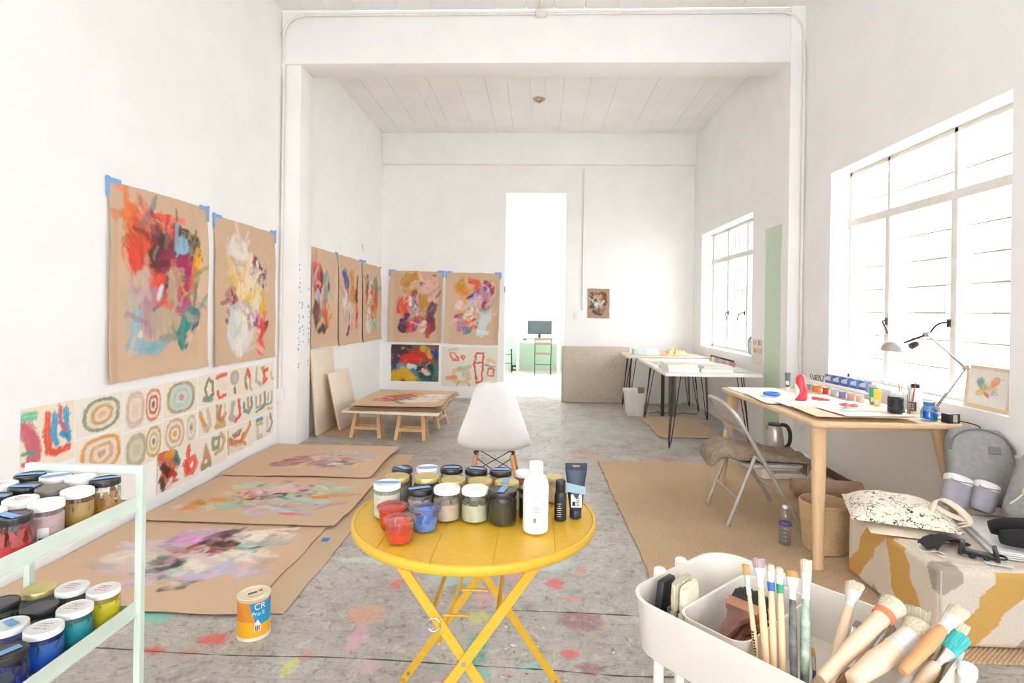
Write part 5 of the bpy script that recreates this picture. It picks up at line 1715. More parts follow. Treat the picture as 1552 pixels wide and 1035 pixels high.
# panels leaning on the bay wall, kraft under them
for (y0, wd, hh, foot, top, lab, z) in ((5.63, .62, .86, -2.235, BLX + .03, 'tall pale plywood panel leaning on the bay wall behind a shorter one', .008), (5.90, .62, .62, -2.09, -2.225, 'shorter pale painting panel leaning in front of the taller one', .008)):
    t = thing('plywood_panel', (foot, y0, z), 0, lab, 'panel', 'panels leaning by the pillar')
    ang = math.asin(min((foot - top) / hh, .9))
    rot = Matrix.Rotation(-ang, 3, 'Y')
    mb = MB()
    mb.box(rot @ Vector((0, wd / 2, hh / 2)), (.012, wd, hh), rot)
    mb.build('face', PLY, t, bevel=.002)
    for yy in (.03, wd - .03):
        mb = MB()
        mb.box(rot @ Vector((-.014, yy, hh / 2)), (.016, .03, hh - .02), rot)
        mb.build('batten', PINE, t)
sheet('kraft_sheet', 'floor', (-2.33, 5.70, 0), .37, 1.0, 16, 20, (196, 164, 128), [], 70, 'kraft sheet on the floor beneath the leaning panels', cat='paper', gap=.003, edge=.04, wave=.002, rz=-.04)

# ------------------------------------------------------------------ can of thinner on the floor
t = thing('paint_can', (-1.128, 2.222, .0), 0, 'orange and blue labelled tin can standing on the floor paintings corner', 'can')
CR_, CH = .062, .165
mb = MB()
mb.lathe([(CR_, 0), (CR_ + .002, .002), (CR_, .006), (CR_ - .001, .012), (CR_ - .001, CH - .012), (CR_, CH - .006), (CR_ + .002, CH - .003), (CR_, CH), (CR_ - .006, CH - .001), (CR_ - .008, CH - .006), (CR_ - .018, CH - .005), (CR_ - .02, CH - .002), (CR_ - .024, CH - .005), (0, CH - .005)], 40)
mb.build('tin', M('tin_cream', (236, 222, 196), .4, .2), t)
cyl = lambda r, a0, a1, z0, z1: (lambda u, v: (r * math.cos(a0 + (a1 - a0) * u), r * math.sin(a0 + (a1 - a0) * u), z0 + (z1 - z0) * v))
mb = MB()
mb.grid(cyl(CR_ - .0002, -3.6, 1.2, .014, .075), 40, 2)
mb.build('lower_label', M('can_yellow', (246, 182, 40), .4), t)
mb = MB()
mb.grid(cyl(CR_ - .0003, -3.6, 1.2, .075, CH - .014), 40, 2)
mb.build('upper_label', M('can_orange', (238, 152, 56), .4), t)
mb = MB()
mb.grid(lambda u, v: (CR_ * math.cos(-1.35 + .1 * (1 - v) * math.sin(3 * v) + .4 * (1 - v) ** 2 + u * (2.2 - .4 * (1 - v))), CR_ * math.sin(-1.35 + .1 * (1 - v) * math.sin(3 * v) + .4 * (1 - v) ** 2 + u * (2.2 - .4 * (1 - v))), .062 + v * (CH - .08)), 24, 14)
bl = mb.build('blue_label', M('can_blue', (40, 160, 206), .4), t)
mb = MB()
mb.add([((CR_ + .0012) * math.cos(a), (CR_ + .0012) * math.sin(a), z) for a, z in ((-1.08, .036), (-.70, .036), (-.70, .064), (-.89, .084), (-1.08, .064))], [(0, 1, 2, 3, 4)])
mb.build('house_mark', M('label_white', (244, 240, 232), .5), bl, smooth=False)
mb = MB()
for a, z in ((-1.02, .040), (-.92, .040), (-.82, .040)):
    mb.grid(cyl(CR_ + .0018, a, a + .06, z, z + .020), 3, 2)
mb.build('house_window', M('label_brown', (150, 80, 60), .5), bl, smooth=False)


def wrap_text(s, size, r, a0, z, mat, par, nm='lettering'):
    cu = bpy.data.curves.new('lettering', 'FONT')
    cu.body = s
    cu.size = size
    cu.fill_mode = 'FRONT' if hasattr(cu, 'fill_mode') else cu.fill_mode
    tmp = bpy.data.objects.new('lettering', cu)
    COL.objects.link(tmp)
    bpy.context.view_layer.update()
    me = bpy.data.meshes.new_from_object(tmp.evaluated_get(bpy.context.evaluated_depsgraph_get()))
    bpy.data.objects.remove(tmp)
    for v in me.vertices:
        a = a0 + v.co.x / r
        v.co = (r * math.cos(a), r * math.sin(a), z + v.co.y)
    me.materials.clear()
    me.materials.append(mat)
    o = bpy.data.objects.new(nm, me)
    COL.objects.link(o)
    o.parent = par
    return o


LW = M('lettering_white', (246, 246, 242), .5)
wrap_text('CR', .034, CR_ + .0016, -1.10, CH - .042, LW, bl)
wrap_text('Pro E', .022, CR_ + .0016, -1.22, CH - .066, LW, bl)
mb = MB()
for q in range(6):
    mb.grid(cyl(CR_ + .0005, -2.25, -1.75 - .08 * (q % 2), .08 + q * .010, .0815 + q * .010), 8, 2)
mb.build('fine_print', M('label_red', (206, 96, 50), .5), t, smooth=False)
mb = MB()
mb.bar((-.02, -.01, CH - .003), (.005, .012, CH - .003), .006, .003)
mb.bar((.008, .02, CH - .002), (.02, .03, CH - .002), .004, .002)
mb.build('dried_drips', M('dried_brown', (120, 84, 56), .7), t)
sheet('tape_scrap', 'floor', (-1.17, 3.02, .03), .04, .05, 4, 4, (90, 120, 210), [], 71, 'scrap of blue tape on the edge of the floor paintings', cat='tape', gap=.012, edge=.01)

# ------------------------------------------------------------------ jute rug
def jute():
    m, nt, b = new_mat('jute_weave')
    co = objco(nt)
    wv = nt.nodes.new('ShaderNodeTexWave')
    wv.inputs['Scale'].default_value = 26
    wv.inputs['Distortion'].default_value = 2.5
    wv.inputs['Detail'].default_value = 3
    wv.inputs['Detail Scale'].default_value = 2
    mp = nt.nodes.new('ShaderNodeMapping')
    mp.inputs['Rotation'].default_value = (0, 0, .9)
    nt.links.new(co, mp.inputs['Vector'])
    nt.links.new(mp.outputs['Vector'], wv.inputs['Vector'])
    n = noise(nt, 90, 4, .65, co)
    n2 = noise(nt, 1.6, 3, .5, co)
    c = mixc(nt, wv.outputs['Fac'], lin((186, 156, 122)), lin((220, 192, 156)))
    c = mixc(nt, ramp(nt, n.outputs['Fac'], .35, .7, 0, .6), c, lin((166, 138, 106)))
    c = mixc(nt, ramp(nt, n2.outputs['Fac'], .4, .65, 0, .35), c, lin((214, 190, 158)))
    nt.links.new(c, b.inputs['Base Color'])
    b.inputs['Roughness'].default_value = .95
    ad = nt.nodes.new('ShaderNodeMath'); ad.operation = 'ADD'
    nt.links.new(wv.outputs['Fac'], ad.inputs[0]); nt.links.new(n.outputs['Fac'], ad.inputs[1])
    bump(nt, b, ad.outputs[0], .5, .004)
    return m


mb = MB()
rr = random.Random(12)
pts = []
cor = [(.585, 2.2), (2.34, 2.2), (2.34, 4.92), (.545, 4.95)]
for k in range(4):
    a, b_ = Vector(cor[k]), Vector(cor[(k + 1) % 4])
    for i in range(40):
        p = a.lerp(b_, i / 40)
        pts.append((p.x + rr.uniform(-.006, .006), p.y + rr.uniform(-.006, .006)))
mb.prism(pts, .001, .010)
tag(mb.build('jute_rug', jute(), angle=30), 'large jute rug under the desk and folding chair', 'rug')
RZ = .0105

# ------------------------------------------------------------------ desk
DA = .05
t = thing('desk', (1.49, 3.06, 0), DA, 'birch desk with splayed legs under the window, covered in papers and paints', 'desk')
DW, DL = .82, 1.37
mb = MB()
mb.prism(rrect(DW / 2, DL / 2, .05, 6, (DW / 2, DL / 2)), .712, .74)
mb.build('top', BIRCHY, t, bevel=.006)
for (tx, ty, bx, by) in ((.075, .10, -.035, -.11), (DW - .08, .10, DW - .01, -.02), (.075, DL - .10, .0, DL - .06), (DW - .08, DL - .1, DW - .02, DL - .03)):
    mb = MB()
    A, B_ = Vector((tx, ty, .714)), Vector((bx, by, RZ + .001))
    secs = []
    for k in range(7):
        f = k / 6
        p = A.lerp(B_, f)
        wd = .042 + (.024 - .042) * f
        secs.append((p.z, wd, .030 + (.022 - .030) * f, p.x, p.y))
    loft(mb, list(reversed(secs)), 20, power=2.6)
    mb.build('leg', BIRCH, t)
for a, b_ in (((.1, .11, .695), (DW - .1, .11, .695)), ((.1, DL - .11, .695), (DW - .1, DL - .11, .695))):
    mb = MB()
    mb.bar(a, b_, .02, .035)
    mb.build('apron', BIRCH, t, bevel=.002)


def desk_pt(x, y):
    return (1.49 + x * math.cos(DA) - y * math.sin(DA), 3.06 + x * math.sin(DA) + y * math.cos(DA))


def paper(nm, c, w, d, rz, z, label, ground=(242, 238, 230), marks=(), seed=1, cat='paper', wave=.004, group='papers spread over the desk'):
    x, y = c
    o = sheet(nm, 'floor', (0, 0, 0), w, d, 28, 28, ground, list(marks), seed, label, cat=cat, group=group, gap=.0016, edge=.01, wave=wave, relief=.0003)
    o.matrix_world = Matrix.Translation((x, y, z)) @ Matrix.Rotation(rz, 4, 'Z') @ Matrix.Translation((-w / 2, -d / 2, 0))
    return o


Z0 = .7402
paper('paper_sheet', desk_pt(.235, 1.14), .38, .42, .08, Z0, 'white sheet at the end of the desk near the mint wall band', seed=81)
paper('paper_sheet', desk_pt(.30, .76), .56, .46, -.05, Z0 + .007, 'white sheet under the red bottle', seed=82, marks=[S([(.1, .3), (.3, .3)], .05, (160, 206, 200), .6), S([(.6, .2), (.8, .24)], .04, (230, 170, 120), .6)])
paper('paper_sheet', desk_pt(.34, .40), .54, .44, .08, Z0 + .014, 'white sheet under the red pencil case', seed=83, marks=[S([(.3, .2), (.5, .24)], .04, (150, 206, 190), .6)])
paper('paper_sheet', desk_pt(.33, .21), .56, .36, -.03, Z0 + .021, 'kraft sheet hanging near the desk end', ground=(226, 204, 172), seed=84)
paper('paper_sheet', desk_pt(.385, .19), .40, .30, .10, Z0 + .028, 'sheet with mint and coral brush marks beside the black jar', ground=(238, 230, 214), seed=85, marks=[S([(.2, .5), (.5, .56)], .14, (130, 206, 180), .8), S([(.55, .5), (.8, .46)], .1, (236, 150, 120), .8), S([(.15, .66), (.3, .6)], .06, (226, 150, 160), .6)])
mb = MB()
mb.tube(arc((0, 0, .012), .046, 0, 2 * math.pi, 32, 'XY')[:-1], .012, 8, closed=True, flat=.9)
x, y = desk_pt(.17, .86)
tag(mb.build('tape_roll', M('blue_tape_roll', (70, 120, 206), .6), loc=(x, y, Z0 + .016)), 'roll of blue masking tape lying on the desk papers', 'tape')

# red penguin-shaped bottle
x, y = desk_pt(.285, .69)
t = thing('red_bottle', (x, y, Z0 + .014), DA, 'glossy red rounded bottle with pale oval front and small beak', 'bottle')
REDP = M('red_plastic', (226, 58, 68), .3, var=.03)
mb = MB()
loft(mb, [(0, .032, .03), (.004, .037, .035), (.05, .038, .036), (.09, .036, .034), (.115, .031, .03, -.003, 0), (.128, .029, .028, -.004, 0), (.145, .029, .028, -.004, 0), (.16, .022, .021, -.003, 0), (.168, .01, .01, -.002, 0)], 26)
mb.build('body', REDP, t)
mb = MB()
mb.grid(lambda u, v: (-(.0385 if True else 0) * math.cos((u - .5) * 1.7 * math.sin(math.pi * (.08 + .84 * v))), .0385 * math.sin((u - .5) * 1.7 * math.sin(math.pi * (.08 + .84 * v))), .012 + v * .095), 10, 12)
mb.build('belly', WHITEP, t)
mb = MB()
mb.lathe([(.007, 0), (.004, .009), (.0, .014)], 12)
mb.build('beak', REDP, t, loc=(-.03, 0, .138), rot=(0, -HP, 0))

# red pencil case / red pens
x, y = desk_pt(.33, .27)
t = thing('scissors', (x, y, Z0 + .038), .9, 'pair of scissors with coral red handles lying on the kraft sheet', 'scissors')
for s in (-1, 1):
    mb = MB()
    mb.tube([(.075 + .032 * math.cos(2 * math.pi * i / 20), s * .024 + .02 * math.sin(2 * math.pi * i / 20) * 1.1, .006) for i in range(20)], .0055, 8, closed=True)
    mb.build('handle', M('coral_plastic', (226, 90, 106), .35), t)
    mb = MB()
    mb.add([(.045, s * .012, .006), (.0, s * .004, .006), (-.11, -s * .001, .006), (0, -s * .007, .006), (.04, s * .0, .006)], [(0, 1, 2, 3, 4)] if s > 0 else [(4, 3, 2, 1, 0)])
    mb.tube([(.045, s * .01, .006), (0, 0, .006), (-.1, 0, .006)], [.005, .004, .0015], 6, flat=.5)
    mb.build('blade', STEELD, t)
x, y = desk_pt(.42, .70)
t = thing('pencil_case', (x, y, Z0 + .014), .5, 'slim folded red case on the desk papers', 'case')
mb = MB()
loft(mb, [(-.06, .012, .003), (-.055, .018, .008), (.055, .016, .006), (.06, .01, .002)], 16, power=3)
mb.build('body', M('red_leather', (206, 76, 70), .6), t, loc=(0, 0, .008), rot=(HP, 0, 0))

# row of paint pots along the sill side
pots = [(2.09, 4.41, (120, 150, 150), .022, .055, 'small pot of grey paint at the end of the paint row'), (2.10, 4.30, (232, 140, 80), .030, .060, 'pot of orange paint in the paint row on the desk'),
        (2.112, 4.19, (206, 70, 60), .020, .058, 'pot of red paint in the paint row on the desk'), (2.120, 4.09, (190, 200, 206), .023, .058, 'pot of pale grey paint beside the red pot'),
        (2.130, 4.00, (140, 140, 200), .023, .058, 'pot of lavender paint in the paint row on the desk'), (2.140, 3.91, (222, 190, 180), .024, .058, 'pot of blush paint in the paint row on the desk'),
        (2.150, 3.82, (226, 206, 200), .024, .058, 'pot of shell pink paint closing the paint row')]
for x, y, c, r, h, lb in pots:
    t = thing('paint_pot', (x, y, Z0), 0, lb, 'pot', 'small paint pots on the desk')
    mb = MB()
    mb.lathe([(r * .93, 0), (r, .003), (r, h * .75), (r * .9, h * .8)], 20)
    mb.build('pot', M('pot_%d_%d_%d' % c, c, .35), t)
    mb = MB()
    mb.lathe([(r * .98, h * .76), (r * 1.03, h * .78), (r * 1.03, h * .98), (r * .95, h), (0, h)], 20)
    mb.build('lid', WHITEP, t)
# white two-tier rack: pots below, cartons above
t = thing('paint_rack', (2.165, 4.115, Z0), .105, 'white shelf rack over the paint pots carrying blue cartons', 'rack')
mb = MB(); mb.span((-.055, -.36, .063), (.055, .36, .067)); mb.build('shelf', WHITEP, t, bevel=.001, seg=1)
mb = MB(); mb.span((-.058, -.36, .063), (-.055, .36, .083)); mb.build('lip', WHITEP, t)
for yy in (-.355, .355):
    mb = MB(); mb.span((.02, yy - .004, 0), (.05, yy + .004, .063)); mb.build('foot', WHITEP, t)
BOXB = [M('carton_blue_%d' % i, c, .5) for i, c in enumerate(((104, 96, 150), (60, 96, 160), (70, 104, 160), (70, 120, 180), (76, 110, 170)))]
for i in range(5):
    y = 4.20 - .093 * i
    t = thing('paint_carton', (2.150 + .0095 * i, y, Z0 + .0672), .105, ['plum fronted paint carton first in the row on the white rack', 'blue paint carton second on the white rack', 'blue paint carton in the middle of the rack row', 'blue paint carton fourth on the white rack', 'blue paint carton last on the rack, by the tall tube'][i], 'carton', 'blue paint cartons on the white rack')
    mb = MB()
    mb.span((-.02, -.034, 0), (.02, .034, .072))
    mb.build('box', BOXB[i], t, bevel=.001, seg=1)
    mb = MB()
    mb.add([(-.0206, -.033, .030), (-.0206, .033, .030), (-.0206, .033, .048), (-.0206, -.033, .070)], [(3, 2, 1, 0)])
    mb.build('flash', M('carton_pale', (196, 206, 226), .5), t, smooth=False)
    mb = MB()
    for q in range(3):
        mb.box((-.021, .004, .036 + q * .009), (.0008, .040 - .008 * q, .003))
    mb.build('print', LABELM, t, smooth=False)
for i, y in enumerate((4.33, 4.40)):
    t = thing('black_clip', (2.135 - .007 * i, y, Z0 + .0672), .3 + .5 * i, ['black bulldog clip standing open on the white rack', 'second black bulldog clip at the rack end'][i], 'clip', 'black clips on the white rack')
    mb = MB(); mb.prism([(-.03, -.012), (.03, -.012), (.03, .012), (-.03, .012)], 0, .012); mb.build('jaw', BLACKP, t, bevel=.003)
    for s_ in (-1, 1):
        mb = MB(); mb.tube([(-.022, s_ * .008, .010), (-.022, s_ * .022, .05), (.022, s_ * .022, .05), (.022, s_ * .008, .010)], .003, 6); mb.build('arm', BLACKP, t)


def tube_stand(lx, ly, c, capc, h, r, label):
    x, y = desk_pt(lx, ly)
    t = thing('paint_tube', (x, y, Z0), -.55, label, 'tube', 'paint tubes standing on the desk')
    mb = MB()
    mb.lathe([(r * .8, 0), (r * .85, .001), (r * .8, .018), (r * .7, .02)], 18)
    mb.build('cap', capc, t)
    mb = MB()
    loft(mb, [(.018, r * .85, r * .85), (.026, r, r), (h * .6, r * 1.15, r * .6), (h, r * 1.3, .0018), (h + .008, r * 1.3, .0012)], 20)
    mb.build('body', c, t)
    mb = MB()
    mb.span((-r * .7, -r * .98, h * .3), (r * .7, -r * .9, h * .55))
    mb.build('label', LABELM, t)


tube_stand(.70, .605, M('tube_mauve', (196, 170, 170), .35), WHITEP, .125, .018, 'mauve paint tube standing upright beside the pots')
tube_stand(.655, .525, M('tube_green', (50, 166, 130), .35), WHITEP, .115, .019, 'green paint tube standing upright on the desk')
tube_stand(.625, .44, M('tube_yellow', (240, 214, 60), .35), BLACKP, .115, .017, 'yellow paint tube with black cap standing on the desk')
tube_stand(.50, 1.30, M('tube_grey_green', (96, 116, 106), .35), WHITEP, .12, .016, 'dark green tube standing at the desk end by the mint band')
x, y = desk_pt(.525, .135)
t = thing('ribbed_jar', (x, y, Z0 + .037), 0, 'squat black ribbed jar with grey lid on the desk', 'jar')
prof = [(.036, 0), (.0385, .003)]
for k in range(7):
    z = .006 + k * .011
    prof += [(.040, z), (.040, z + .007), (.0382, z + .0085), (.0382, z + .0095)]
prof += [(.039, .085), (.034, .09)]
mb = MB(); mb.lathe(prof, 30); mb.build('body', BLACKP, t)
mb = MB(); mb.lathe([(.033, .088), (.035, .09), (.034, .104), (.026, .112), (0, .113)], 24); mb.build('lid', M('grey_lid_light', (206, 206, 204), .4), t)
x, y = desk_pt(.665, .24)
t = thing('brush_glass', (x, y, Z0), 0, 'clear glass tumbler holding fine brushes and pencils on the desk', 'glass')
mb = MB(); mb.shell([(0, .002), (.030, .002), (.034, .004), (.037, .095)], 26); mb.build('tumbler', GLASS, t)
for i, (dx, dy, c) in enumerate(((-.02, .01, (206, 90, 90)), (-.028, -.006, (120, 130, 190)), (.004, .02, (226, 180, 100)), (.016, .0, (150, 110, 90)), (-.008, -.018, (232, 200, 120)), (.022, .018, (120, 160, 130)), (-.014, .026, (190, 60, 80)))):
    b_ = tag(MB().tube([(.013 * math.cos(i * .9), .013 * math.sin(i * .9), .006), (.029 * math.cos(i * .9), .029 * math.sin(i * .9), .095), (.042 * math.cos(i * .9), .042 * math.sin(i * .9), .165 + .006 * i)], [.0022, .0026, .0022], 6).build('pencil', M('pencil_%d' % i, c, .5), loc=(x, y, Z0)),
             ['slim red pencil in the tumbler', 'slim lilac pencil in the tumbler', 'slim amber pencil in the tumbler', 'slim brown pencil in the tumbler', 'slim yellow pencil in the tumbler', 'slim green pencil in the tumbler', 'slim crimson pencil in the tumbler'][i], 'pencil', 'pencils in the glass tumbler')
t = thing('white_paint_bottle', (2.262, 3.445, Z0), -.5, 'white paint bottle with black label and black cap behind the tumbler', 'bottle')
mb = MB(); mb.lathe([(.033, 0), (.036, .004), (.036, .12), (.028, .14), (.02, .15)], 26); mb.build('body', WHITEP, t)
mb = MB(); mb.lathe([(.021, .148), (.022, .15), (.022, .172), (0, .173)], 20); mb.build('cap', BLACKP, t)
mb = MB(); mb.grid(lambda u, v: (.0364 * math.cos(3.4 + u * 1.4), .0364 * math.sin(3.4 + u * 1.4), .012 + v * .055), 12, 2)
lb = mb.build('label', BLACKP, t)
mb = MB()
for k in range(3):
    mb.grid(lambda u, v, k=k: (.0368 * math.cos(3.7 + u * .7), .0368 * math.sin(3.7 + u * .7), .022 + k * .013 + v * .007), 8, 2)
mb.build('print', LABELM, lb, smooth=False)
x, y = desk_pt(.688, .10)
t = thing('blue_bottle', (x, y, Z0), .3, 'clear blue plastic bottle with deep blue band beside the lamp', 'bottle')
mb = MB(); loft(mb, [(0, .034, .03), (.004, .038, .034), (.05, .038, .034), (.07, .03, .027), (.085, .022, .02)], 22, power=3); mb.build('body', glass_mat('blue_clear', (176, 216, 246), .3, .1), t)
mb = MB(); mb.lathe([(.024, .084), (.026, .086), (.026, .104), (0, .105)], 20); mb.build('cap', M('blue_cap', (70, 120, 200), .4), t)
mb = MB(); mb.span((-.012, -.028, .008), (.012, .028, .055)); mb.build('liquid', M('blue_liquid', (40, 150, 226), .3), t, bevel=.004)
x, y = desk_pt(.765, .045)
t = thing('black_box', (x, y, Z0), .25, 'small black box with a grey printed side at the desk corner', 'box')
mb = MB(); mb.span((-.035, -.025, 0), (.035, .025, .05)); mb.build('carton', BLACKP, t, bevel=.002)
mb = MB(); mb.span((-.012, -.0258, .006), (.016, -.0248, .046)); mb.build('label', M('grey_label', (190, 184, 178), .6), t)

# desk lamp
LX_, LY_ = 2.258, 3.268
t = thing('desk_lamp', (LX_, LY_, Z0), 0, 'white spring arm desk lamp with a domed head over the desk', 'lamp')
LAMPM = M('lamp_white', (186, 178, 172), .3, .35, var=.04)
mb = MB(); mb.lathe([(.045, 0), (.047, .002), (.047, .008), (.042, .011), (.018, .013), (.014, .03), (0, .031)], 26); mb.build('base', LAMPM, t)
e0, e1, e2 = Vector((.0, 0, .05)), Vector((.085, -.11, .30)), Vector((-.095, -.06, .475))
hd = Vector((-.20, -.03, .425))
for k, (a, b_) in enumerate(((e0, e1), (e1, e2))):
    side = Vector((.6, .8, 0)).normalized() * .011
    for s in (-1, 1):
        mb = MB(); mb.tube([a + side * s, b_ + side * s], .004, 8); mb.build('arm', LAMPM, t)
    mb = MB(); mb.tube([a.lerp(b_, .05) + Vector((-.012, 0, .0)), a.lerp(b_, .4) + Vector((-.008, 0, 0))], .0035, 8); mb.build('spring', CHROME, t)
for p in (e0, e1, e2):
    mb = MB(); mb.lathe([(0, -.017), (.014, -.016), (.014, .016), (0, .017)], 16); mb.build('joint', LAMPM, t, loc=p, rot=(HP, 0, .6))
mb = MB(); mb.tube([e2, e2.lerp(hd, .5), hd], .006, 8); mb.build('neck', STEELD, t)
mb = MB(); mb.lathe([(.016, 0), (.018, .002), (.018, .035), (.012, .045)], 18); mb.build('socket', BLACKP, t, loc=hd + Vector((.03, -.01, -.02)), rot=(0, 1.1, 0))
mb = MB()
mb.shell([(.058, 0), (.06, .002), (.056, .022), (.045, .042), (.028, .054), (.0, .058)], 30)
mb.shell([(.057, .0005), (.053, .022), (.043, .040), (.026, .051), (.0, .055)], 30)
mb.build('shade', LAMPM, t, loc=hd + Vector((-.055, .01, -.05)), rot=(0, .08, 0))
mb = MB(); mb.lathe([(0, -.026), (.016, -.02), (.02, -.006), (.012, .012), (.011, .022), (0, .023)], 18); mb.build('bulb', WHITEP, t, loc=hd + Vector((-.055, .01, -.02)))
mb = MB()
mb.tube(spline([(LX_ + .052, LY_ - .01, Z0 + .005), (LX_ + .06, LY_ - .08, Z0 + .005), (2.325, 3.055, Z0 + .004), (2.345, 3.06, .71), (2.375, 3.16, .62), (2.385, 3.24, .45), (2.385, 3.26, .02)], 6), .003, 6)
tag(mb.build('lamp_cable', BLACKP), 'thin black cable hanging over the desk corner', 'cable')

# framed watercolour leaning in the window recess
t = thing('framed_watercolour', (2.455, 3.165, .8105), 0, 'small watercolour in a pale wood frame leaning on the window sill', 'picture')
FRW = wood('frame_wood', (232, 204, 166), .08)
rt = Matrix.Rotation(.10, 3, 'Y')
fw, fh = .31, .235
for a, b_ in (((-fw / 2, 0), (fw / 2, .018)), ((-fw / 2, fh - .018), (fw / 2, fh)), ((-fw / 2, .018), (-fw / 2 + .018, fh - .018)), ((fw / 2 - .018, .018), (fw / 2, fh - .018))):
    mb = MB()
    mb.box(rt @ Vector((0, (a[0] + b_[0]) / 2, (a[1] + b_[1]) / 2)), (.018, b_[0] - a[0], b_[1] - a[1]), rt)
    mb.build('frame_rail', FRW, t, bevel=.001, seg=1)
wc = [S([(.3, .6), (.4, .5)], .2, (150, 176, 120), .8), S([(.28, .64), (.34, .7)], .1, (120, 170, 190), .7), S([(.62, .64), (.7, .74)], .14, (240, 150, 110), .8), S([(.56, .52), (.66, .5)], .12, (246, 190, 110), .8), S([(.44, .36), (.5, .3)], .1, (236, 110, 80), .9), S([(.26, .32), (.36, .36)], .1, (246, 206, 120), .8), S([(.6, .36), (.72, .4)], .07, (150, 190, 206), .6), S([(.5, .62), (.52, .44)], .06, (226, 200, 150), .6)]
o = sheet('print', 'right', (0, 0, 0), fw - .03, fh - .03, 50, 40, (240, 236, 226), wc, 91, 'x', gap=0, details=14, dsize=.04)
for k in ('label', 'category'):
    del o[k]
o.parent = t
o.matrix_parent_inverse = Matrix()
o.matrix_basis = Matrix.Translation(rt @ Vector((-.003, fw / 2 - .015, .015))) @ rt.to_4x4() @ Matrix((FACES['right'][0], FACES['right'][1], FACES['right'][2])).transposed().to_4x4()

# ------------------------------------------------------------------ folding chair and blanket
GM = M('grey_painted_steel', (186, 184, 176), .4, .3, var=.05, scale=30)
t = thing('folding_chair', (0, 0, RZ), 0, 'grey metal folding chair pulled up to the desk with a blanket on it', 'chair')
YN, YFc = 3.47, 3.93
pts = [(1.622, YN, .014), (1.45, YN, .30), (1.286, YN, .575), (1.225, YN + .01, .675), (1.185, YN + .05, .725), (1.165, YN + .12, .748), (1.165, YFc - .12, .748), (1.185, YFc - .05, .725), (1.225, YFc - .01, .675), (1.286, YFc, .575), (1.45, YFc, .30), (1.622, YFc, .014)]
mb = MB(); mb.tube(spline(pts, 5), .0125, 12); mb.build('front_frame', GM, t)
for yy in (YN + .025, YFc - .025):
    mb = MB(); mb.tube([(1.185, yy, .006), (1.27, yy, .235), (1.345, yy, .435)], .0115, 12); mb.build('rear_leg', GM, t)
    mb = MB(); mb.bar((1.345, yy, .43), (1.46, yy - .012 * (1 if yy < 3.7 else -1), .33), .006, .022, up=(0, 1, 0)); mb.build('hinge', GM, t)
mb = MB(); mb.tube([(1.245, YN + .025, .165), (1.245, YFc - .025, .165)], .007, 8); mb.build('rear_crossbar', GM, t)
mb = MB(); mb.tube([(1.52, YN, .19), (1.52, YFc, .19)], .007, 8); mb.build('front_crossbar', GM, t)
mb = MB()
mb.grid(lambda u, v: (1.262 - .068 * v + .02 * math.sin(math.pi * u) * -1, YN + .02 + (YFc - YN - .04) * u, .60 + .13 * v), 12, 6)
bk = mb.build('backrest', GM, t, angle=180)
md = bk.modifiers.new('thick', 'SOLIDIFY'); md.thickness = .004
mb = MB(); mb.prism(rrect(.185, .195, .06, 6, (1.475, (YN + YFc) / 2)), .352, .378); mb.build('seat', GM, t, bevel=.008)
for yy in (YN, YFc):
    for x, z in ((1.185, .006),):
        mb = MB(); mb.tube([(x, yy + (.025 if yy < 3.7 else -.025), .0005), (x, yy + (.025 if yy < 3.7 else -.025), .018)], .014, 10); mb.build('foot_cap', GM, t)


def knit(nm, rgb):
    m, nt, b = new_mat(nm)
    co = objco(nt)
    v = nt.nodes.new('ShaderNodeTexVoronoi')
    v.inputs['Scale'].default_value = 130
    nt.links.new(co, v.inputs['Vector'])
    n = noise(nt, 9, 3, .5, co)
    c = mixc(nt, ramp(nt, v.outputs['Distance'], .1, .7), lin(rgb), tuple(x * .55 for x in lin(rgb)[:3]) + (1,))
    nt.links.new(mixc(nt, ramp(nt, n.outputs['Fac'], .4, .7, 0, .25), c, lin((206, 190, 170))), b.inputs['Base Color'])
    b.inputs['Roughness'].default_value = .95
    bump(nt, b, v.outputs['Distance'], .8, .004)
    return m


KN = knit('taupe_knit', (178, 156, 134))
t = thing('knit_blanket', (0, 0, 0), 0, 'taupe knitted blanket with fringe folded over the folding chair seat', 'blanket')


def blanket(u, v):
    a = 2 * math.pi * v
    # closed cushion-like section swept along x
    x = 1.10 + .60 * u
    w = .160 + .008 * math.sin(7 * u)
    th = (.040 + .010 * math.sin(5 * u + 1)) * (1 - .30 * u)
    zc = .452 - .05 * u + (-.06 * ss1(.22, 0, u)) + .035 * math.exp(-((u - .12) / .10) ** 2)
    ca, sa = math.cos(a), math.sin(a)
    yy = math.copysign(abs(ca) ** .6, ca) * w
    zz = math.copysign(abs(sa) ** .8, sa) * th
    zz += .010 * math.sin(6 * yy * 5 + 9 * u) * (sa > 0)
    if abs(ca) > .8 and sa < .3:
        zz -= .012
    return (x + .01 * math.sin(11 * yy), (YN + YFc) / 2 + yy - .006, max(zc + zz, .3985 if u > .30 else .30))


def ss1(a, b, x):
    tt = min(max((x - a) / (b - a), 0), 1)
    return tt * tt * (3 - 2 * tt)


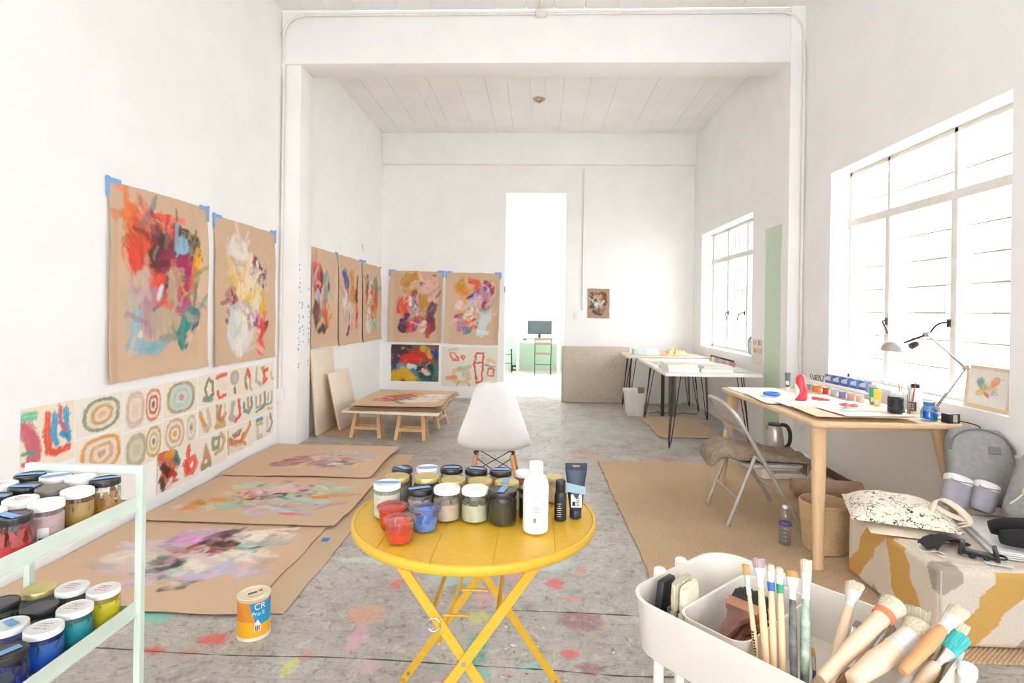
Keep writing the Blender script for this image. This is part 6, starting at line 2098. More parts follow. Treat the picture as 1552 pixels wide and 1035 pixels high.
mb = MB()
nu_, nv_ = 40, 40
vs = [blanket(i / (nu_ - 1), j / nv_) for i in range(nu_) for j in range(nv_)]
fs = [(i * nv_ + j, i * nv_ + (j + 1) % nv_, (i + 1) * nv_ + (j + 1) % nv_, (i + 1) * nv_ + j) for i in range(nu_ - 1) for j in range(nv_)]
fs += [tuple(reversed(range(nv_))), tuple((nu_ - 1) * nv_ + j for j in range(nv_))]
mb.add(vs, fs)
mb.build('fold', KN, t, angle=70)
rr = random.Random(3)
mb = MB()
for k in range(34):
    y0 = YN + .03 + k * .0122
    a = Vector((1.695, y0 * .8 + 3.7 * .2, .408))
    mb.tube(spline([a, a + Vector((.03, rr.uniform(-.01, .01), -.006)), a + Vector((.055, rr.uniform(-.014, .01), -.055)), a + Vector((.06 + rr.uniform(-.01, .015), rr.uniform(-.02, .012), -.125 + rr.uniform(-.02, .01)))], 3), .0035, 5)
fr = mb.build('fringe', KN, t)
fr['kind'] = 'stuff'

# ------------------------------------------------------------------ floor things by the desk
t = thing('water_bottle', (1.418, 3.242, RZ), 0, 'clear plastic water bottle with a blue band standing on the jute rug', 'bottle')
prof = [(.024, 0), (.031, .003), (.033, .012)]
for k in range(5):
    z = .02 + k * .022
    prof += [(.0335, z), (.0335, z + .012), (.0312, z + .017)]
prof += [(.033, .135), (.033, .155), (.028, .178), (.016, .2), (.0125, .205), (.0125, .212)]
mb = MB(); mb.lathe(prof, 26); mb.build('body', PLASTIC, t)
mb = MB(); mb.lathe([(.014, .206), (.0148, .207), (.0148, .221), (.013, .222), (0, .222)], 20); mb.build('cap', WHITEP, t)
mb = MB(); mb.shell([(.0338, .112), (.0338, .128)], 26); mb.build('label', M('blue_bottle_label', (80, 90, 170), .5), t)
mb = MB(); mb.lathe([(.02, .002), (.03, .006), (.0305, .09), (0, .0905)], 24); mb.build('water', glass_mat('water', (228, 236, 240), .2, .02), t)

WICK = M('straw_weave', (220, 188, 146), .85, var=.08, scale=120, bmp=.5)
t = thing('wicker_basket', (1.615, 3.195, RZ), 0, 'round straw basket standing behind the desk leg', 'basket')
for k in range(26):
    f = k / 25
    r = .100 + .026 * f ** .8
    mb = MB()
    mb.tube([(r * math.cos(2 * math.pi * i / 28), r * math.sin(2 * math.pi * i / 28), .008 + f * .258 + .0015 * math.sin(i * 2.2 + k)) for i in range(28)], .0062, 6, closed=True)
    mb.build('coil', WICK, t)
mb = MB(); mb.lathe([(.0, .002), (.1, .002), (.1, .008), (0, .008)], 28); mb.build('bottom', WICK, t)

t = thing('printer', (1.985, 4.70, RZ), .04, 'flat white printer on the floor under the desk', 'printer')
mb = MB(); mb.prism(rrect(.20, .19, .03, 5), .0, .13); mb.build('body', WHITEP, t, bevel=.008)
mb = MB(); mb.prism(rrect(.195, .185, .03, 5), .134, .185); mb.build('scanner_lid', WHITEP, t, bevel=.008)
mb = MB(); mb.span((-.15, -.196, .05), (.15, -.188, .075)); mb.build('slot', M('grey_slot', (170, 168, 164), .5), t)
mb = MB(); mb.span((.03, -.17, .184), (.15, -.12, .188)); mb.build('panel', M('printer_panel', (214, 214, 212), .3), t)
t = thing('kettle', (1.945, 4.66, RZ + .1885), 0, 'brushed steel electric kettle with black handle standing on the printer', 'kettle')
mb = MB(); mb.lathe([(.072, 0), (.075, .003), (.075, .018), (.07, .022)], 30); mb.build('base', BLACKP, t)
mb = MB(); mb.lathe([(.074, .021), (.075, .024), (.072, .09), (.062, .16), (.052, .208), (.050, .212)], 34); mb.build('body', M('brushed_steel', (200, 194, 188), .32, .9, var=.08, stretch=(1, 1, 40)), t)
mb = MB(); mb.lathe([(.052, .21), (.053, .213), (.05, .224), (.03, .232), (0, .234)], 28); mb.build('lid', BLACKP, t)
mb = MB(); mb.tube(spline([(.04, -.03, .222), (.075, -.055, .215), (.095, -.068, .16), (.09, -.066, .08), (.066, -.045, .035)], 5), .0125, 10, flat=1.2); mb.build('handle', BLACKP, t)
mb = MB(); mb.add([(-.05, .012, .2), (-.078, 0, .212), (-.05, -.012, .2), (-.056, 0, .165)], [(0, 1, 3), (1, 2, 3), (0, 2, 1)]); mb.build('spout', CHROME, t)
t = thing('rolled_mat', (1.84, 4.10, RZ + .07), -.12, 'beige mat rolled up on the floor under the desk', 'mat')
mb = MB()
sp = [(.0, (.02 + .0065 * a) * math.cos(a), (.02 + .0065 * a) * math.sin(a)) for a in [i * .4 for i in range(19)]]
vs = []
for x in (0, .46):
    for p in sp:
        vs.append((x, p[1], p[2]))
n = len(sp)
mb.add(vs, [(i, i + 1, n + i + 1, n + i) for i in range(n - 1)])
o = mb.build('roll', M('felt_beige', (206, 182, 156), .95, bmp=.3), t, angle=80)
md = o.modifiers.new('thick', 'SOLIDIFY'); md.thickness = .012; md.offset = -1
mb = MB(); mb.tube([(.003, 0, 0), (.457, 0, 0)], .058, 20); mb.build('core', M('felt_beige_core', (190, 164, 138), .95), t)
mb = MB()
mb.span((RX - .012, 4.3, .0), (RX, 5.2, .06)); struct(mb.build('gap_strip_right', M('brown_gap_strip', (120, 96, 80), .6)))  # low brown strip standing for the dark gap between rug and wall

# ------------------------------------------------------------------ hairpin tables in the bay
HAIR = M('black_hairpin_steel', (46, 44, 44), .4, .4)
WTOP = M('white_laminate', (240, 238, 230), .4, var=.02)


def hairpin(par, x, y, sx, sy, h, rods=3, foot=.006):
    for k in range(rods):
        f = (k - (rods - 1) / 2) * .052
        a = (x + sx * (.02 + max(f, 0) * 1.2), y + sy * (.02 + max(-f, 0) * 1.2), h)
        mb = MB()
        tip = (x - sx * .035, y - sy * .03, foot)
        mb.tube([a, Vector(a).lerp(Vector(tip), .9) + Vector((f * .15 * sx, -f * .15 * sy, 0)), tip], .005, 8)
        mb.build('leg', HAIR, par)
    mb = MB()
    mb.box((x + sx * .045, y + sy * .045, h), (.12, .12, .004))
    mb.build('bracket', HAIR, par)


t = thing('hairpin_table', (0, 0, 0), 0, 'white topped hairpin leg table along the bay window stacked with books', 'table')
mb = MB(); mb.prism([(1.215, 5.36), (2.13, 5.38), (2.16, 7.03), (1.26, 7.03)], .712, .742); mb.build('top', WTOP, t, bevel=.003)
for x, y, sx, sy in ((1.32, 5.50, 1, 1), (2.02, 5.50, -1, 1), (1.36, 6.9, 1, -1), (2.05, 6.9, -1, -1)):
    hairpin(t, x, y, sx, sy, .709, foot=.020 if (sx, sy) == (1, -1) else .006)
t = thing('hairpin_table', (0, 0, 0), 0, 'second hairpin leg table with a pale wood edge against the back corner', 'table')
mb = MB(); mb.prism([(1.17, 7.33), (2.22, 7.33), (2.22, 8.05), (1.17, 8.05)], .712, .742); mb.build('top', PLY, t, bevel=.003)
for x, y, sx, sy in ((1.24, 7.50, 1, 1), (2.1, 7.50, -1, 1), (1.24, 7.9, 1, -1), (2.1, 7.9, -1, -1)):
    hairpin(t, x, y, sx, sy, .709)
TT = .7425


def book(c, w, d, h, rz, col, label, group='books on the hairpin table'):
    t = thing('book', c, rz, label, 'book', group)
    mb = MB(); mb.span((-w / 2 + .003, -d / 2 + .004, .003), (w / 2 - .004, d / 2 - .004, h - .003)); mb.build('pages', PAPER, t)
    for z0_, z1_ in ((0, .003), (h - .003, h)):
        mb = MB(); mb.span((-w / 2, -d / 2, z0_), (w / 2, d / 2, z1_)); mb.build('cover', M('cover_%d_%d_%d' % col, col, .5), t)
    mb = MB(); mb.span((-w / 2 - .002, -d / 2, 0), (-w / 2, d / 2, h)); mb.build('spine', M('cover_%d_%d_%d' % col, col, .5), t)


book((1.405, 5.62, TT), .30, .36, .045, .05, (236, 234, 228), 'thick white book at the table corner, lower of two')
book((1.405, 5.62, TT + .0455), .29, .34, .03, .0, (238, 234, 224), 'white book lying on the corner book')
book((1.735, 5.62, TT), .30, .34, .04, -.04, (230, 224, 212), 'pale book beside the corner stack, lower of two')
book((1.735, 5.63, TT + .0405), .28, .32, .022, .06, (236, 228, 216), 'thin cream book lying on the pale book')
for i, (x, y, w, d, g, lb) in enumerate(((2.03, 5.75, .20, .5, (242, 238, 232), 'loose white sheets beside the books'), (1.62, 6.25, .6, .36, (226, 228, 222), 'pale blue green sheet behind the books'), (1.5, 6.68, .4, .3, (240, 236, 226), 'white sheet near the table joint'))):
    paper('paper_sheet', (x, y), w, d, .05 * i, TT + .0008, lb, ground=g, seed=101 + i, marks=[S([(.1, .5), (.9, .5)], .2, (150, 190, 190), .6), S([(.5, .3), (.9, .3)], .1, (226, 170, 160), .6)] if i == 1 else (), group='sheets on the hairpin tables')
t = thing('pale_blue_box', (1.45, 7.62, TT), 0, 'pale blue box on the corner table', 'box')
mb = MB(); mb.span((-.16, -.1, 0), (.16, .1, .075)); mb.build('carton', M('pale_blue_card', (206, 224, 222), .6), t, bevel=.003)
mb = MB(); mb.span((-.163, -.103, .06), (.163, .103, .08)); mb.build('lid', M('pale_blue_lid', (214, 230, 228), .6), t, bevel=.003)
rr = random.Random(8)
t = thing('crumpled_paper', (1.84, 7.55, TT), 0, 'crumpled orange brown wrapping paper on the corner table', 'paper')
mb = MB()
mb.grid(lambda u, v: (-.2 + .4 * u, -.1 + .2 * v, .004 + (.085 * math.sin(math.pi * u) * math.sin(math.pi * v)) * (.5 + rr.random())), 16, 10)
mb.build('crumple', M('orange_kraft', (232, 196, 150), .8), t, angle=10)
CAPS = [(206, 90, 90), (120, 160, 200), (230, 190, 90), (210, 120, 140), (110, 170, 140), (226, 150, 90), (150, 130, 190), (200, 80, 70), (120, 190, 200), (236, 210, 120), (190, 110, 90)]
for i, c in enumerate(CAPS):
    t = thing('acrylic_bottle', (2.085, 6.05 + .075 * i, TT), 0, ['%s acrylic paint bottle in the row by the bay window' % c for c in ('brick red', 'sky blue', 'mustard', 'rose', 'sea green', 'orange', 'violet', 'scarlet', 'aqua', 'straw yellow', 'clay')][i], 'bottle', 'acrylic bottles lined along the bay window')
    mb = MB(); mb.lathe([(.018, 0), (.02, .002), (.02, .045), (.014, .055)], 14); mb.build('body', M('acrylic_%d' % i, tuple(min(255, int(v * .7 + 70)) for v in c), .4), t)
    mb = MB(); mb.lathe([(.012, .054), (.012, .072), (0, .073)], 12); mb.build('cap', BLACKP, t)
# agate disc on the sill, swatch sheet on the wall
t = thing('agate_slice', (2.312, 6.155, .861), 0, 'blue agate slice standing on the bay window sill', 'stone')
mb = MB()
ol = [(.105 * math.cos(a) * (1 + .05 * math.sin(3 * a)), .108 + .105 * math.sin(a) * (1 + .04 * math.cos(2 * a))) for a in [2 * math.pi * i / 36 for i in range(36)]]
mb.prism(ol, -.004, .004)
mb.build('rim', M('agate_blue', (60, 120, 170), .3), t, rot=(HP, 0, -HP))
mb = MB()
mb.prism([(x * .78, .108 + (y - .108) * .78) for x, y in ol], -.005, .005)
mb.build('core', M('agate_core', (176, 206, 214), .3, var=.25, scale=30), t, rot=(HP, 0, -HP))
sw = []
for r_ in range(2):
    for c_ in range(7):
        sw.append(S([(.08 + c_ * .135, .92 - r_ * .3), (.08 + c_ * .135, .76 - r_ * .3)], .07, [(206, 120, 110), (190, 150, 140), (170, 180, 150), (226, 206, 180), (196, 96, 90), (90, 120, 110), (222, 96, 76), (226, 170, 100), (200, 80, 60), (150, 110, 80), (236, 200, 150), (206, 196, 150), (226, 190, 160), (150, 50, 50)][r_ * 7 + c_], .9, .15, .2))
sheet('swatch_sheet', 'right', (BRX, 6.0, .79), .25, .27, 44, 40, (240, 232, 222), sw, 92, 'sheet of small colour swatches taped to the wall beside the bay window', cat='drawing', gap=.003)

# floor under the tables
sheet('kraft_sheet', 'floor', (1.30, 5.94, 0), .66, 1.16, 20, 24, (206, 178, 146), [], 93, 'kraft sheets lying on the floor under the hairpin table', cat='paper', gap=.004, edge=.05, wave=.004, curl=.004)
t = thing('waste_bin', (1.245, 7.20, 0), 0, 'translucent white square waste bin with a scrap of card on its rim', 'bin')
vs, fs = [], []
rings = [(.095, 0.0), (.10, .006), (.125, .29), (.132, .292), (.134, .33), (.128, .332), (.12, .29), (.095, .008)]
n = 0
for s, z in rings:
    p = rrect(s, s * .95, .02, 3); n = len(p)
    vs += [(x, y, z) for x, y in p]
for k in range(len(rings) - 1):
    for i in range(n):
        j = (i + 1) % n
        fs.append((k * n + i, k * n + j, (k + 1) * n + j, (k + 1) * n + i))
fs += [tuple(reversed(range(n))), tuple((len(rings) - 1) * n + i for i in range(n))]
mb = MB(); mb.add(vs, fs); mb.build('bin_wall', M('frosted_plastic', (236, 234, 228), .4, var=.04), t)
mb = MB(); mb.span((.02, -.135, .30), (.10, -.131, .375)); mb.build('card_scrap', M('brown_card', (160, 130, 104), .8), t)
for x, r, c, lb in ((1.72, .045, (128, 118, 108), 'grey fabric roll standing under the hairpin table'), (1.60, .022, (66, 62, 58), 'dark thin roll standing beside the grey fabric roll')):
    t = thing('fabric_roll', (x, 7.19, 0), 0, lb, 'roll', 'rolls standing under the tables')
    mb = MB(); mb.lathe([(r * .95, 0), (r, .004), (r, .695), (r * .95, .70), (r * .3, .70), (r * .28, .69), (0, .69)], 20); mb.build('wrap', M('roll_%d' % c[0], c, .9, bmp=.2), t)
mb = MB()
rr = random.Random(5)
mb.tube(spline([(1.45 + .06 * i + rr.uniform(-.05, .05), 7.33 + rr.uniform(-.04, .04), .006 + .01 * (i % 3)) for i in range(11)], 6), .005, 6)
tag(mb.build('power_cable', BLACKP), 'tangled black cable on the floor under the tables', 'cable')

# stretched linens leaning by the doorway
t = thing('linen_canvas', (0, 0, 0), 0, 'tall stack of raw linen canvases leaning on the back wall beside the doorway', 'canvas')
LINEN = M('raw_linen', (206, 192, 174), .9, var=.06, scale=40, bmp=.3)
for k, (x0, x1, yb, h) in enumerate(((.375, 1.33, 8.12, .80), (.36, 1.25, 8.19, .80))):
    ang = .05
    rot = Matrix.Rotation(-ang, 3, 'X')
    mb = MB(); mb.box(Vector(((x0 + x1) / 2, yb, .004)) + rot @ Vector((0, 0, h / 2)), (x1 - x0, .022, h), rot)
    mb.build('canvas_face', LINEN, t, bevel=.004)
    mb = MB(); mb.box(Vector((x0 + .012, yb + .021, .004)) + rot @ Vector((0, 0, h / 2)), (.02, .016, h - .02), rot)
    mb.build('stretcher_bar', PINE, t)
t = thing('white_board', (1.72, 8.18, 0), 0, 'white board leaning on the back wall under the corner table', 'board')
mb = MB(); mb.box((0, 0, .345), (.72, .012, .69), Matrix.Rotation(-.08, 3, 'X')); mb.build('board_face', WTOP, t, bevel=.002)

# ------------------------------------------------------------------ wall services
def conduit(nm, pts, r, lab):
    mb = MB(); mb.tube(pts, r, 10)
    o = mb.build('pipe_run', FRAMEW)
    o.name = nm
    return tag(o, lab, 'pipe')


cy_ = YF - .018
runL = [(LX + .025, YF + .005, .55), (LX + .025, YF + .005, 3.85)] + [(LX + .025 + .2 * (1 - math.cos(a)), cy_, 3.87 + .2 * math.sin(a)) for a in [i * HP / 8 for i in range(9)]]
runR = [(RX - .225 + .2 * math.sin(a), cy_, 3.87 + .2 * math.cos(a)) for a in [i * HP / 8 for i in range(9)]] + [(RX - .025, 5.165, 3.6), (RX - .025, 5.17, .515)]
conduit('conduit', runL, .013, 'white conduit rising beside the tape flecked pillar and bending onto the beam')
conduit('conduit', [Vector(runL[-1]) + Vector((.008, 0, 0)), (-.058, cy_, 4.0695)], .013, 'conduit along the front beam from the tape flecked pillar to the junction box')
conduit('conduit', [(.038, cy_, 4.0695), Vector(runR[0]) - Vector((.008, 0, 0))], .013, 'conduit along the front beam from the junction box towards the windows')
conduit('conduit', runR, .013, 'white conduit bending off the beam and dropping beside the mint band')
mb = MB()
mb.box((-.01, cy_ - .006, 4.07), (.09, .05, .07))
o = mb.build('junction_box', FRAMEW, bevel=.006); tag(o, 'white junction box on the conduit at the middle of the beam', 'junction box')
conduit('conduit', [(-.01, cy_ - .035, 4.10), (-.01, -2.9, 4.10)], .011, 'white conduit running along the front ceiling from the junction box')
conduit('conduit', [(.655, YB - .012, 3.40), (.655, YB - .012, 1.33)], .009, 'thin conduit down the back wall to the light switch')
t = thing('light_switch', (.565, YB, 1.20), 0, 'white light switch plate beside the doorway', 'switch')
mb = MB(); mb.span((-.04, -.008, 0), (.04, 0, .12)); mb.build('plate', WHITEP, t, bevel=.003)
mb = MB(); mb.span((-.015, -.013, .04), (.015, -.007, .08)); mb.build('rocker', WHITEP, t, bevel=.002)
t = thing('socket_box', (LX + .03, YF + .028, .42), 0, 'white surface socket box on the pillar by the wall studies', 'socket')
mb = MB(); mb.span((-.035, -.04, 0), (.035, 0, .12)); mb.build('box', WHITEP, t, bevel=.004)
mb = MB(); mb.span((-.022, -.044, .03), (.022, -.039, .09)); mb.build('face', WHITEP, t, bevel=.002)
t = thing('socket_box', (RX - .03, 5.16, .30), 0, 'white surface socket box low on the wall behind the kettle', 'socket')
mb = MB(); mb.span((-.03, -.04, 0), (.03, .04, .2)); mb.build('box', WHITEP, t, bevel=.004)
mb = MB(); mb.span((-.034, -.022, .05), (-.029, .022, .13)); mb.build('face', WHITEP, t, bevel=.002)
t = thing('ceiling_lamp', (-.02, 6.90, 3.92), 0, 'small old brass ceiling lamp holder in the bay', 'lamp')
mb = MB(); mb.lathe([(.0, -.05), (.03, -.045), (.035, -.02), (.07, -.012), (.075, -.002), (.0, -.001)], 22); mb.build('rose', M('aged_brass', (196, 176, 140), .5, .3, var=.2), t)
for k in range(4):
    a = k * HP
    mb = MB(); mb.lathe([(0, -.03), (.014, -.024), (.016, -.008), (0, -.002)], 12); mb.build('holder', M('aged_porcelain', (216, 204, 180), .5, var=.15), t, loc=(.05 * math.cos(a), .05 * math.sin(a), -.01))

# tape flecks left on the pillar
pil = bpy.data.objects['pillar_left']
me_ = None
rr = random.Random(21)
for col_x, ys in ((5.285, (402, 410, 423, 430, 437, 443, 460, 480, 484, 490, 500, 505, 515, 520, 525, 532, 555, 560)), (5.36, (461, 464, 468, 482, 497, 503, 509, 521)), (5.505, (440, 466, 475, 482, 491, 500, 508, 517, 521, 550, 556))):
    for py in ys:
        z = 1.32 + (467 - py) * col_x / 850.0
        if me_ is None:
            mb = MB(); mb.box((0, 0, 0), (.0015, .018, .022)); o = mb.build('tape', TAPE, pil, smooth=False); me_ = o.data
        else:
            o = bpy.data.objects.new('tape', me_); COL.objects.link(o); o.parent = pil
        o.location = (-2.279, col_x + rr.uniform(-.02, .02), z)
        o.rotation_euler = (rr.uniform(-.8, .8), 0, 0)
        o.scale = (1, rr.uniform(.6, 1.3), rr.uniform(.5, 1.3))

# ------------------------------------------------------------------ patterned pouf
PX0, PX1, PY0, PY1, PH = 1.600, 2.365, 2.275, 2.94, .31
MUST, CRM, GRYP = lin((212, 166, 84))[:3], lin((226, 214, 198))[:3], lin((172, 160, 146))[:3]
Lp = [[(.27, .97), (.47, 1.02), (.46, .9), (.35, .67), (.34, .55), (.23, .29), (.14, 0), (-.1, -.1), (-.1, .1), (.0, .16), (.16, .49), (.17, .68)],
      [(.46, 1.05), (.53, .58), (.54, .30), (.63, .11), (.65, -.1), (.92, -.1), (.86, .23), (.80, .46), (.73, .61), (.73, .79), (.67, .92), (.67, 1.1)]]
Lg = [[(.30, .0), (.34, .14), (.42, .06), (.44, -.1), (.30, -.1)], [(.86, 1.05), (.93, .7), (1.1, .62), (1.1, 1.1)]]
Fp = [[(.28, 1.1), (.475, 1.1), (.48, .82), (.39, .61), (.315, .47), (.29, .31), (.17, .03), (.15, -.1), (.12, .0), (.11, .33), (.19, .53), (.2, .67), (.28, .86)],
      [(.62, -.1), (.70, .3), (.66, .6), (.74, 1.1), (.9, 1.1), (.84, .6), (.9, .2), (.86, -.1)]]
Fg = [[(-.1, 1.1), (.115, 1.1), (.115, .83), (.01, .66), (-.1, .66)], [(.36, -.1), (.40, .12), (.5, .22), (.54, -.1)]]
Tp = [[(-.1, .5), (.12, .42), (.35, .3), (.3, .55), (.2, .75), (-.1, .8)], [(.75, .0), (1.1, .1), (1.1, .6), (.85, .4)]]
Tg = [[(-.1, -.1), (.12, -.1), (.1, .1), (-.1, .14)]]


def inpoly(P_, x, y):
    c = False
    j = len(P_) - 1
    for i in range(len(P_)):
        if ((P_[i][1] > y) != (P_[j][1] > y)) and (x < (P_[j][0] - P_[i][0]) * (y - P_[i][1]) / (P_[j][1] - P_[i][1] + 1e-12) + P_[i][0]):
            c = not c
        j = i
    return c


def pouf_mesh():
    hx, hy, hz = (PX1 - PX0) / 2, (PY1 - PY0) / 2, PH / 2
    rad = .028
    verts, faces, cols = [], [], []

    def face(fu, na, nb, polys, grey, sfun):
        o = len(verts)
        for j in range(nb + 1):
            for i in range(na + 1):
                p = Vector(fu(-1 + 2 * i / na, -1 + 2 * j / nb))
                P_ = Vector((p.x * hx, p.y * hy, p.z * hz))
                q = Vector((max(-hx + rad, min(hx - rad, P_.x)), max(-hy + rad, min(hy - rad, P_.y)), max(-hz + rad, min(hz - rad, P_.z))))
                d = P_ - q
                v = q + (d.normalized() * rad if d.length > 1e-6 else d)
                # soft filling: faces bulge slightly
                bulge = .010 * (1 - p.x ** 4) * (1 - p.y ** 4) + 0
                if p.z > .999:
                    v.z += bulge * p.z
                s, h = sfun(p)
                c = CRM
                for pl in polys:
                    if inpoly(pl, s, h):
                        c = MUST
                for pl in grey:
                    if inpoly(pl, s, h):
                        c = GRYP
                verts.append(v + Vector(((PX0 + PX1) / 2, (PY0 + PY1) / 2, hz + RZ)))
                cols.append(c)
        for j in range(nb):
            for i in range(na):
                a = o + j * (na + 1) + i
                faces.append((a, a + 1, a + na + 2, a + na + 1))
    face(lambda u, v: (-1, -u, v), 90, 50, Lp, Lg, lambda p: ((1 - p.y) / 2, (p.z + 1) / 2))
    face(lambda u, v: (u, -1, v), 100, 50, Fp, Fg, lambda p: ((p.x + 1) / 2, (p.z + 1) / 2))
    face(lambda u, v: (u, v, 1), 70, 70, Tp, Tg, lambda p: ((p.x + 1) / 2, (p.y + 1) / 2))
    face(lambda u, v: (1, u, v), 8, 8, [], [], lambda p: (0, 0))
    face(lambda u, v: (-u, 1, v), 30, 20, Fp, [], lambda p: ((p.x + 1) / 2, (p.z + 1) / 2))
    face(lambda u, v: (u, -v, -1), 8, 8, [], [], lambda p: (0, 0))
    me = bpy.data.meshes.new('cover')
    me.from_pydata([tuple(v) for v in verts], [], faces)
    at = me.color_attributes.new('paint', 'FLOAT_COLOR', 'POINT')
    at.data.foreach_set('color', np.array([tuple(c) + (1.0,) for c in cols], dtype=np.float32).ravel())
    m, nt, b = new_mat('woven_wool')
    a = nt.nodes.new('ShaderNodeAttribute'); a.attribute_name = 'paint'
    co = objco(nt)
    n = noise(nt, 160, 3, .6, co)
    wv = nt.nodes.new('ShaderNodeTexWave'); wv.inputs['Scale'].default_value = 120; wv.inputs['Distortion'].default_value = 1.5; wv.bands_direction = 'Z'
    nt.links.new(co, wv.inputs['Vector'])
    c = mixc(nt, ramp(nt, n.outputs['Fac'], .3, .75, 0, .3), a.outputs['Color'], lin((150, 136, 116)))
    c = mixc(nt, .12, c, wv.outputs['Color'], 'OVERLAY')
    nt.links.new(c, b.inputs['Base Color'])
    b.inputs['Roughness'].default_value = .95
    bump(nt, b, n.outputs['Fac'], .3, .002)
    me.materials.append(m)
    me.polygons.foreach_set('use_smooth', [True] * len(me.polygons))
    o = bpy.data.objects.new('cover', me)
    COL.objects.link(o)
    return o


t = thing('pouf', (0, 0, 0), 0, 'low square pouf in cream wool with mustard and grey shapes', 'pouf')
o = pouf_mesh(); o.parent = t
mb = MB()
for a, b_ in (((PX0 + .008, PY0 + .008, .03), (PX0 + .008, PY0 + .008, PH - .01)),):
    mb.tube([Vector(a) + Vector((0, 0, RZ)), Vector(b_) + Vector((0, 0, RZ))], .004, 6)
mb.build('corner_seam', M('wool_seam', (206, 194, 178), .95), t)
PT = PH + RZ + .0105      # top of pouf

# ------------------------------------------------------------------ bags and things on the pouf
CANV = M('natural_cotton', (240, 226, 204), .9, var=.03, scale=30, bmp=.15)


def tote_mat():
    m, nt, b = new_mat('printed_cotton')
    co = objco(nt)
    v = nt.nodes.new('ShaderNodeTexVoronoi'); v.feature = 'DISTANCE_TO_EDGE'; v.inputs['Scale'].default_value = 42
    n0 = noise(nt, 18, 3, .6, co)
    vm = nt.nodes.new('ShaderNodeVectorMath'); vm.operation = 'MULTIPLY_ADD'
    nt.links.new(n0.outputs['Color'], vm.inputs[0]); vm.inputs[1].default_value = (.09, .09, .0); nt.links.new(co, vm.inputs[2])
    nt.links.new(vm.outputs[0], v.inputs['Vector'])
    line = ramp(nt, v.outputs['Distance'], .07, .03)
    n = noise(nt, 26, 3, .6, co)
    k = nt.nodes.new('ShaderNodeMath'); k.operation = 'MULTIPLY'
    nt.links.new(line, k.inputs[0]); nt.links.new(ramp(nt, n.outputs['Fac'], .46, .54), k.inputs[1])
    big = noise(nt, 34, 2, .5, co)
    k2 = nt.nodes.new('ShaderNodeMath'); k2.operation = 'MAXIMUM'
    nt.links.new(k.outputs[0], k2.inputs[0]); nt.links.new(ramp(nt, big.outputs['Fac'], .70, .74), k2.inputs[1])
    sx = nt.nodes.new('ShaderNodeSeparateXYZ'); nt.links.new(co, sx.inputs[0])
    inz = ramp(nt, sx.outputs['Y'], .10, .06)
    k3 = nt.nodes.new('ShaderNodeMath'); k3.operation = 'MULTIPLY'
    nt.links.new(k2.outputs[0], k3.inputs[0]); nt.links.new(inz, k3.inputs[1])
    nt.links.new(mixc(nt, k3.outputs[0], lin((242, 232, 214)), lin((46, 42, 42))), b.inputs['Base Color'])
    b.inputs['Roughness'].default_value = .9
    return m


def pillow(mb, w, d, th, seed, n=26, lift=0.0):
    k = seed

    def top(u, v):
        e = (1 - abs(2 * u - 1) ** 3.5) * (1 - abs(2 * v - 1) ** 3.5)
        wob = float(fbm(np.array([u * 4 + k]), np.array([v * 4.0]), 2)[0]) - .5
        return ((u - .5) * w, (v - .5) * d, .002 + th * e * (1 + .5 * wob) + .012 * wob * e + lift * u)
    mb.grid(top, n, n)
    o = len(mb.v)
    mb.grid(lambda u, v: ((.5 - u) * w, (v - .5) * d, .0 + lift * (1 - u)), n, n)
    # stitch the rims
    def ri(off, i, j):
        return off + j * n + i
    base = o - n * n
    for i in range(n - 1):
        mb.f.append((ri(base, i + 1, 0), ri(base, i, 0), ri(o, n - 1 - i, 0), ri(o, n - 2 - i, 0))); mb.mi.append(0)
        mb.f.append((ri(base, i, n - 1), ri(base, i + 1, n - 1), ri(o, n - 2 - i, n - 1), ri(o, n - 1 - i, n - 1))); mb.mi.append(0)
        mb.f.append((ri(base, 0, i), ri(base, 0, i + 1), ri(o, n - 1, i + 1), ri(o, n - 1, i))); mb.mi.append(0)
        mb.f.append((ri(base, n - 1, i + 1), ri(base, n - 1, i), ri(o, 0, i), ri(o, 0, i + 1))); mb.mi.append(0)


t = thing('tote_bag', (1.735, 2.78, PT + .001), -.30, 'flat cream cotton tote bag lying under the printed one on the pouf', 'bag', 'tote bags on the pouf')
mb = MB(); pillow(mb, .30, .46, .014, 3); mb.build('bag_body', CANV, t)
t = thing('tote_bag', (1.755, 2.79, PT + .034), -.38, 'stuffed cotton tote bag printed with black drawings on the pouf', 'bag', 'tote bags on the pouf')
mb = MB(); pillow(mb, .43, .40, .070, 5); mb.build('bag_body', tote_mat(), t)


def ribbon(mb, pts, w, side):
    P_ = spline(pts, 7)
    vs = []
    for i, p in enumerate(P_):
        s = Vector(side) if not callable(side) else side(i / (len(P_) - 1))
        vs += [p - s.normalized() * w / 2, p + s.normalized() * w / 2]
    mb.add(vs, [(2 * i, 2 * i + 1, 2 * i + 3, 2 * i + 2) for i in range(len(P_) - 1)])


for pts in ([(1.742, 2.615, PT + .045), (1.80, 2.63, PT + .09), (1.86, 2.68, PT + .135), (1.92, 2.68, PT + .125), (1.955, 2.62, PT + .08), (1.935, 2.58, PT + .055), (1.885, 2.57, PT + .050)],
            [(1.80, 2.65, PT + .07), (1.84, 2.68, PT + .115), (1.865, 2.70, PT + .10), (1.905, 2.67, PT + .075), (1.935, 2.64, PT + .065), (1.955, 2.62, PT + .06), (1.94, 2.60, PT + .058), (1.91, 2.60, PT + .055)]):
    mb = MB()
    ribbon(mb, pts, .03, lambda f: Vector((.5 + f * .2, -.2, .3)))
    h_ = mb.build('strap', CANV, t, angle=120)
    h_.matrix_parent_inverse = (Matrix.Translation(t.location) @ Matrix.Rotation(-.38, 4, 'Z')).inverted()
    md = h_.modifiers.new('thick', 'SOLIDIFY'); md.thickness = .004

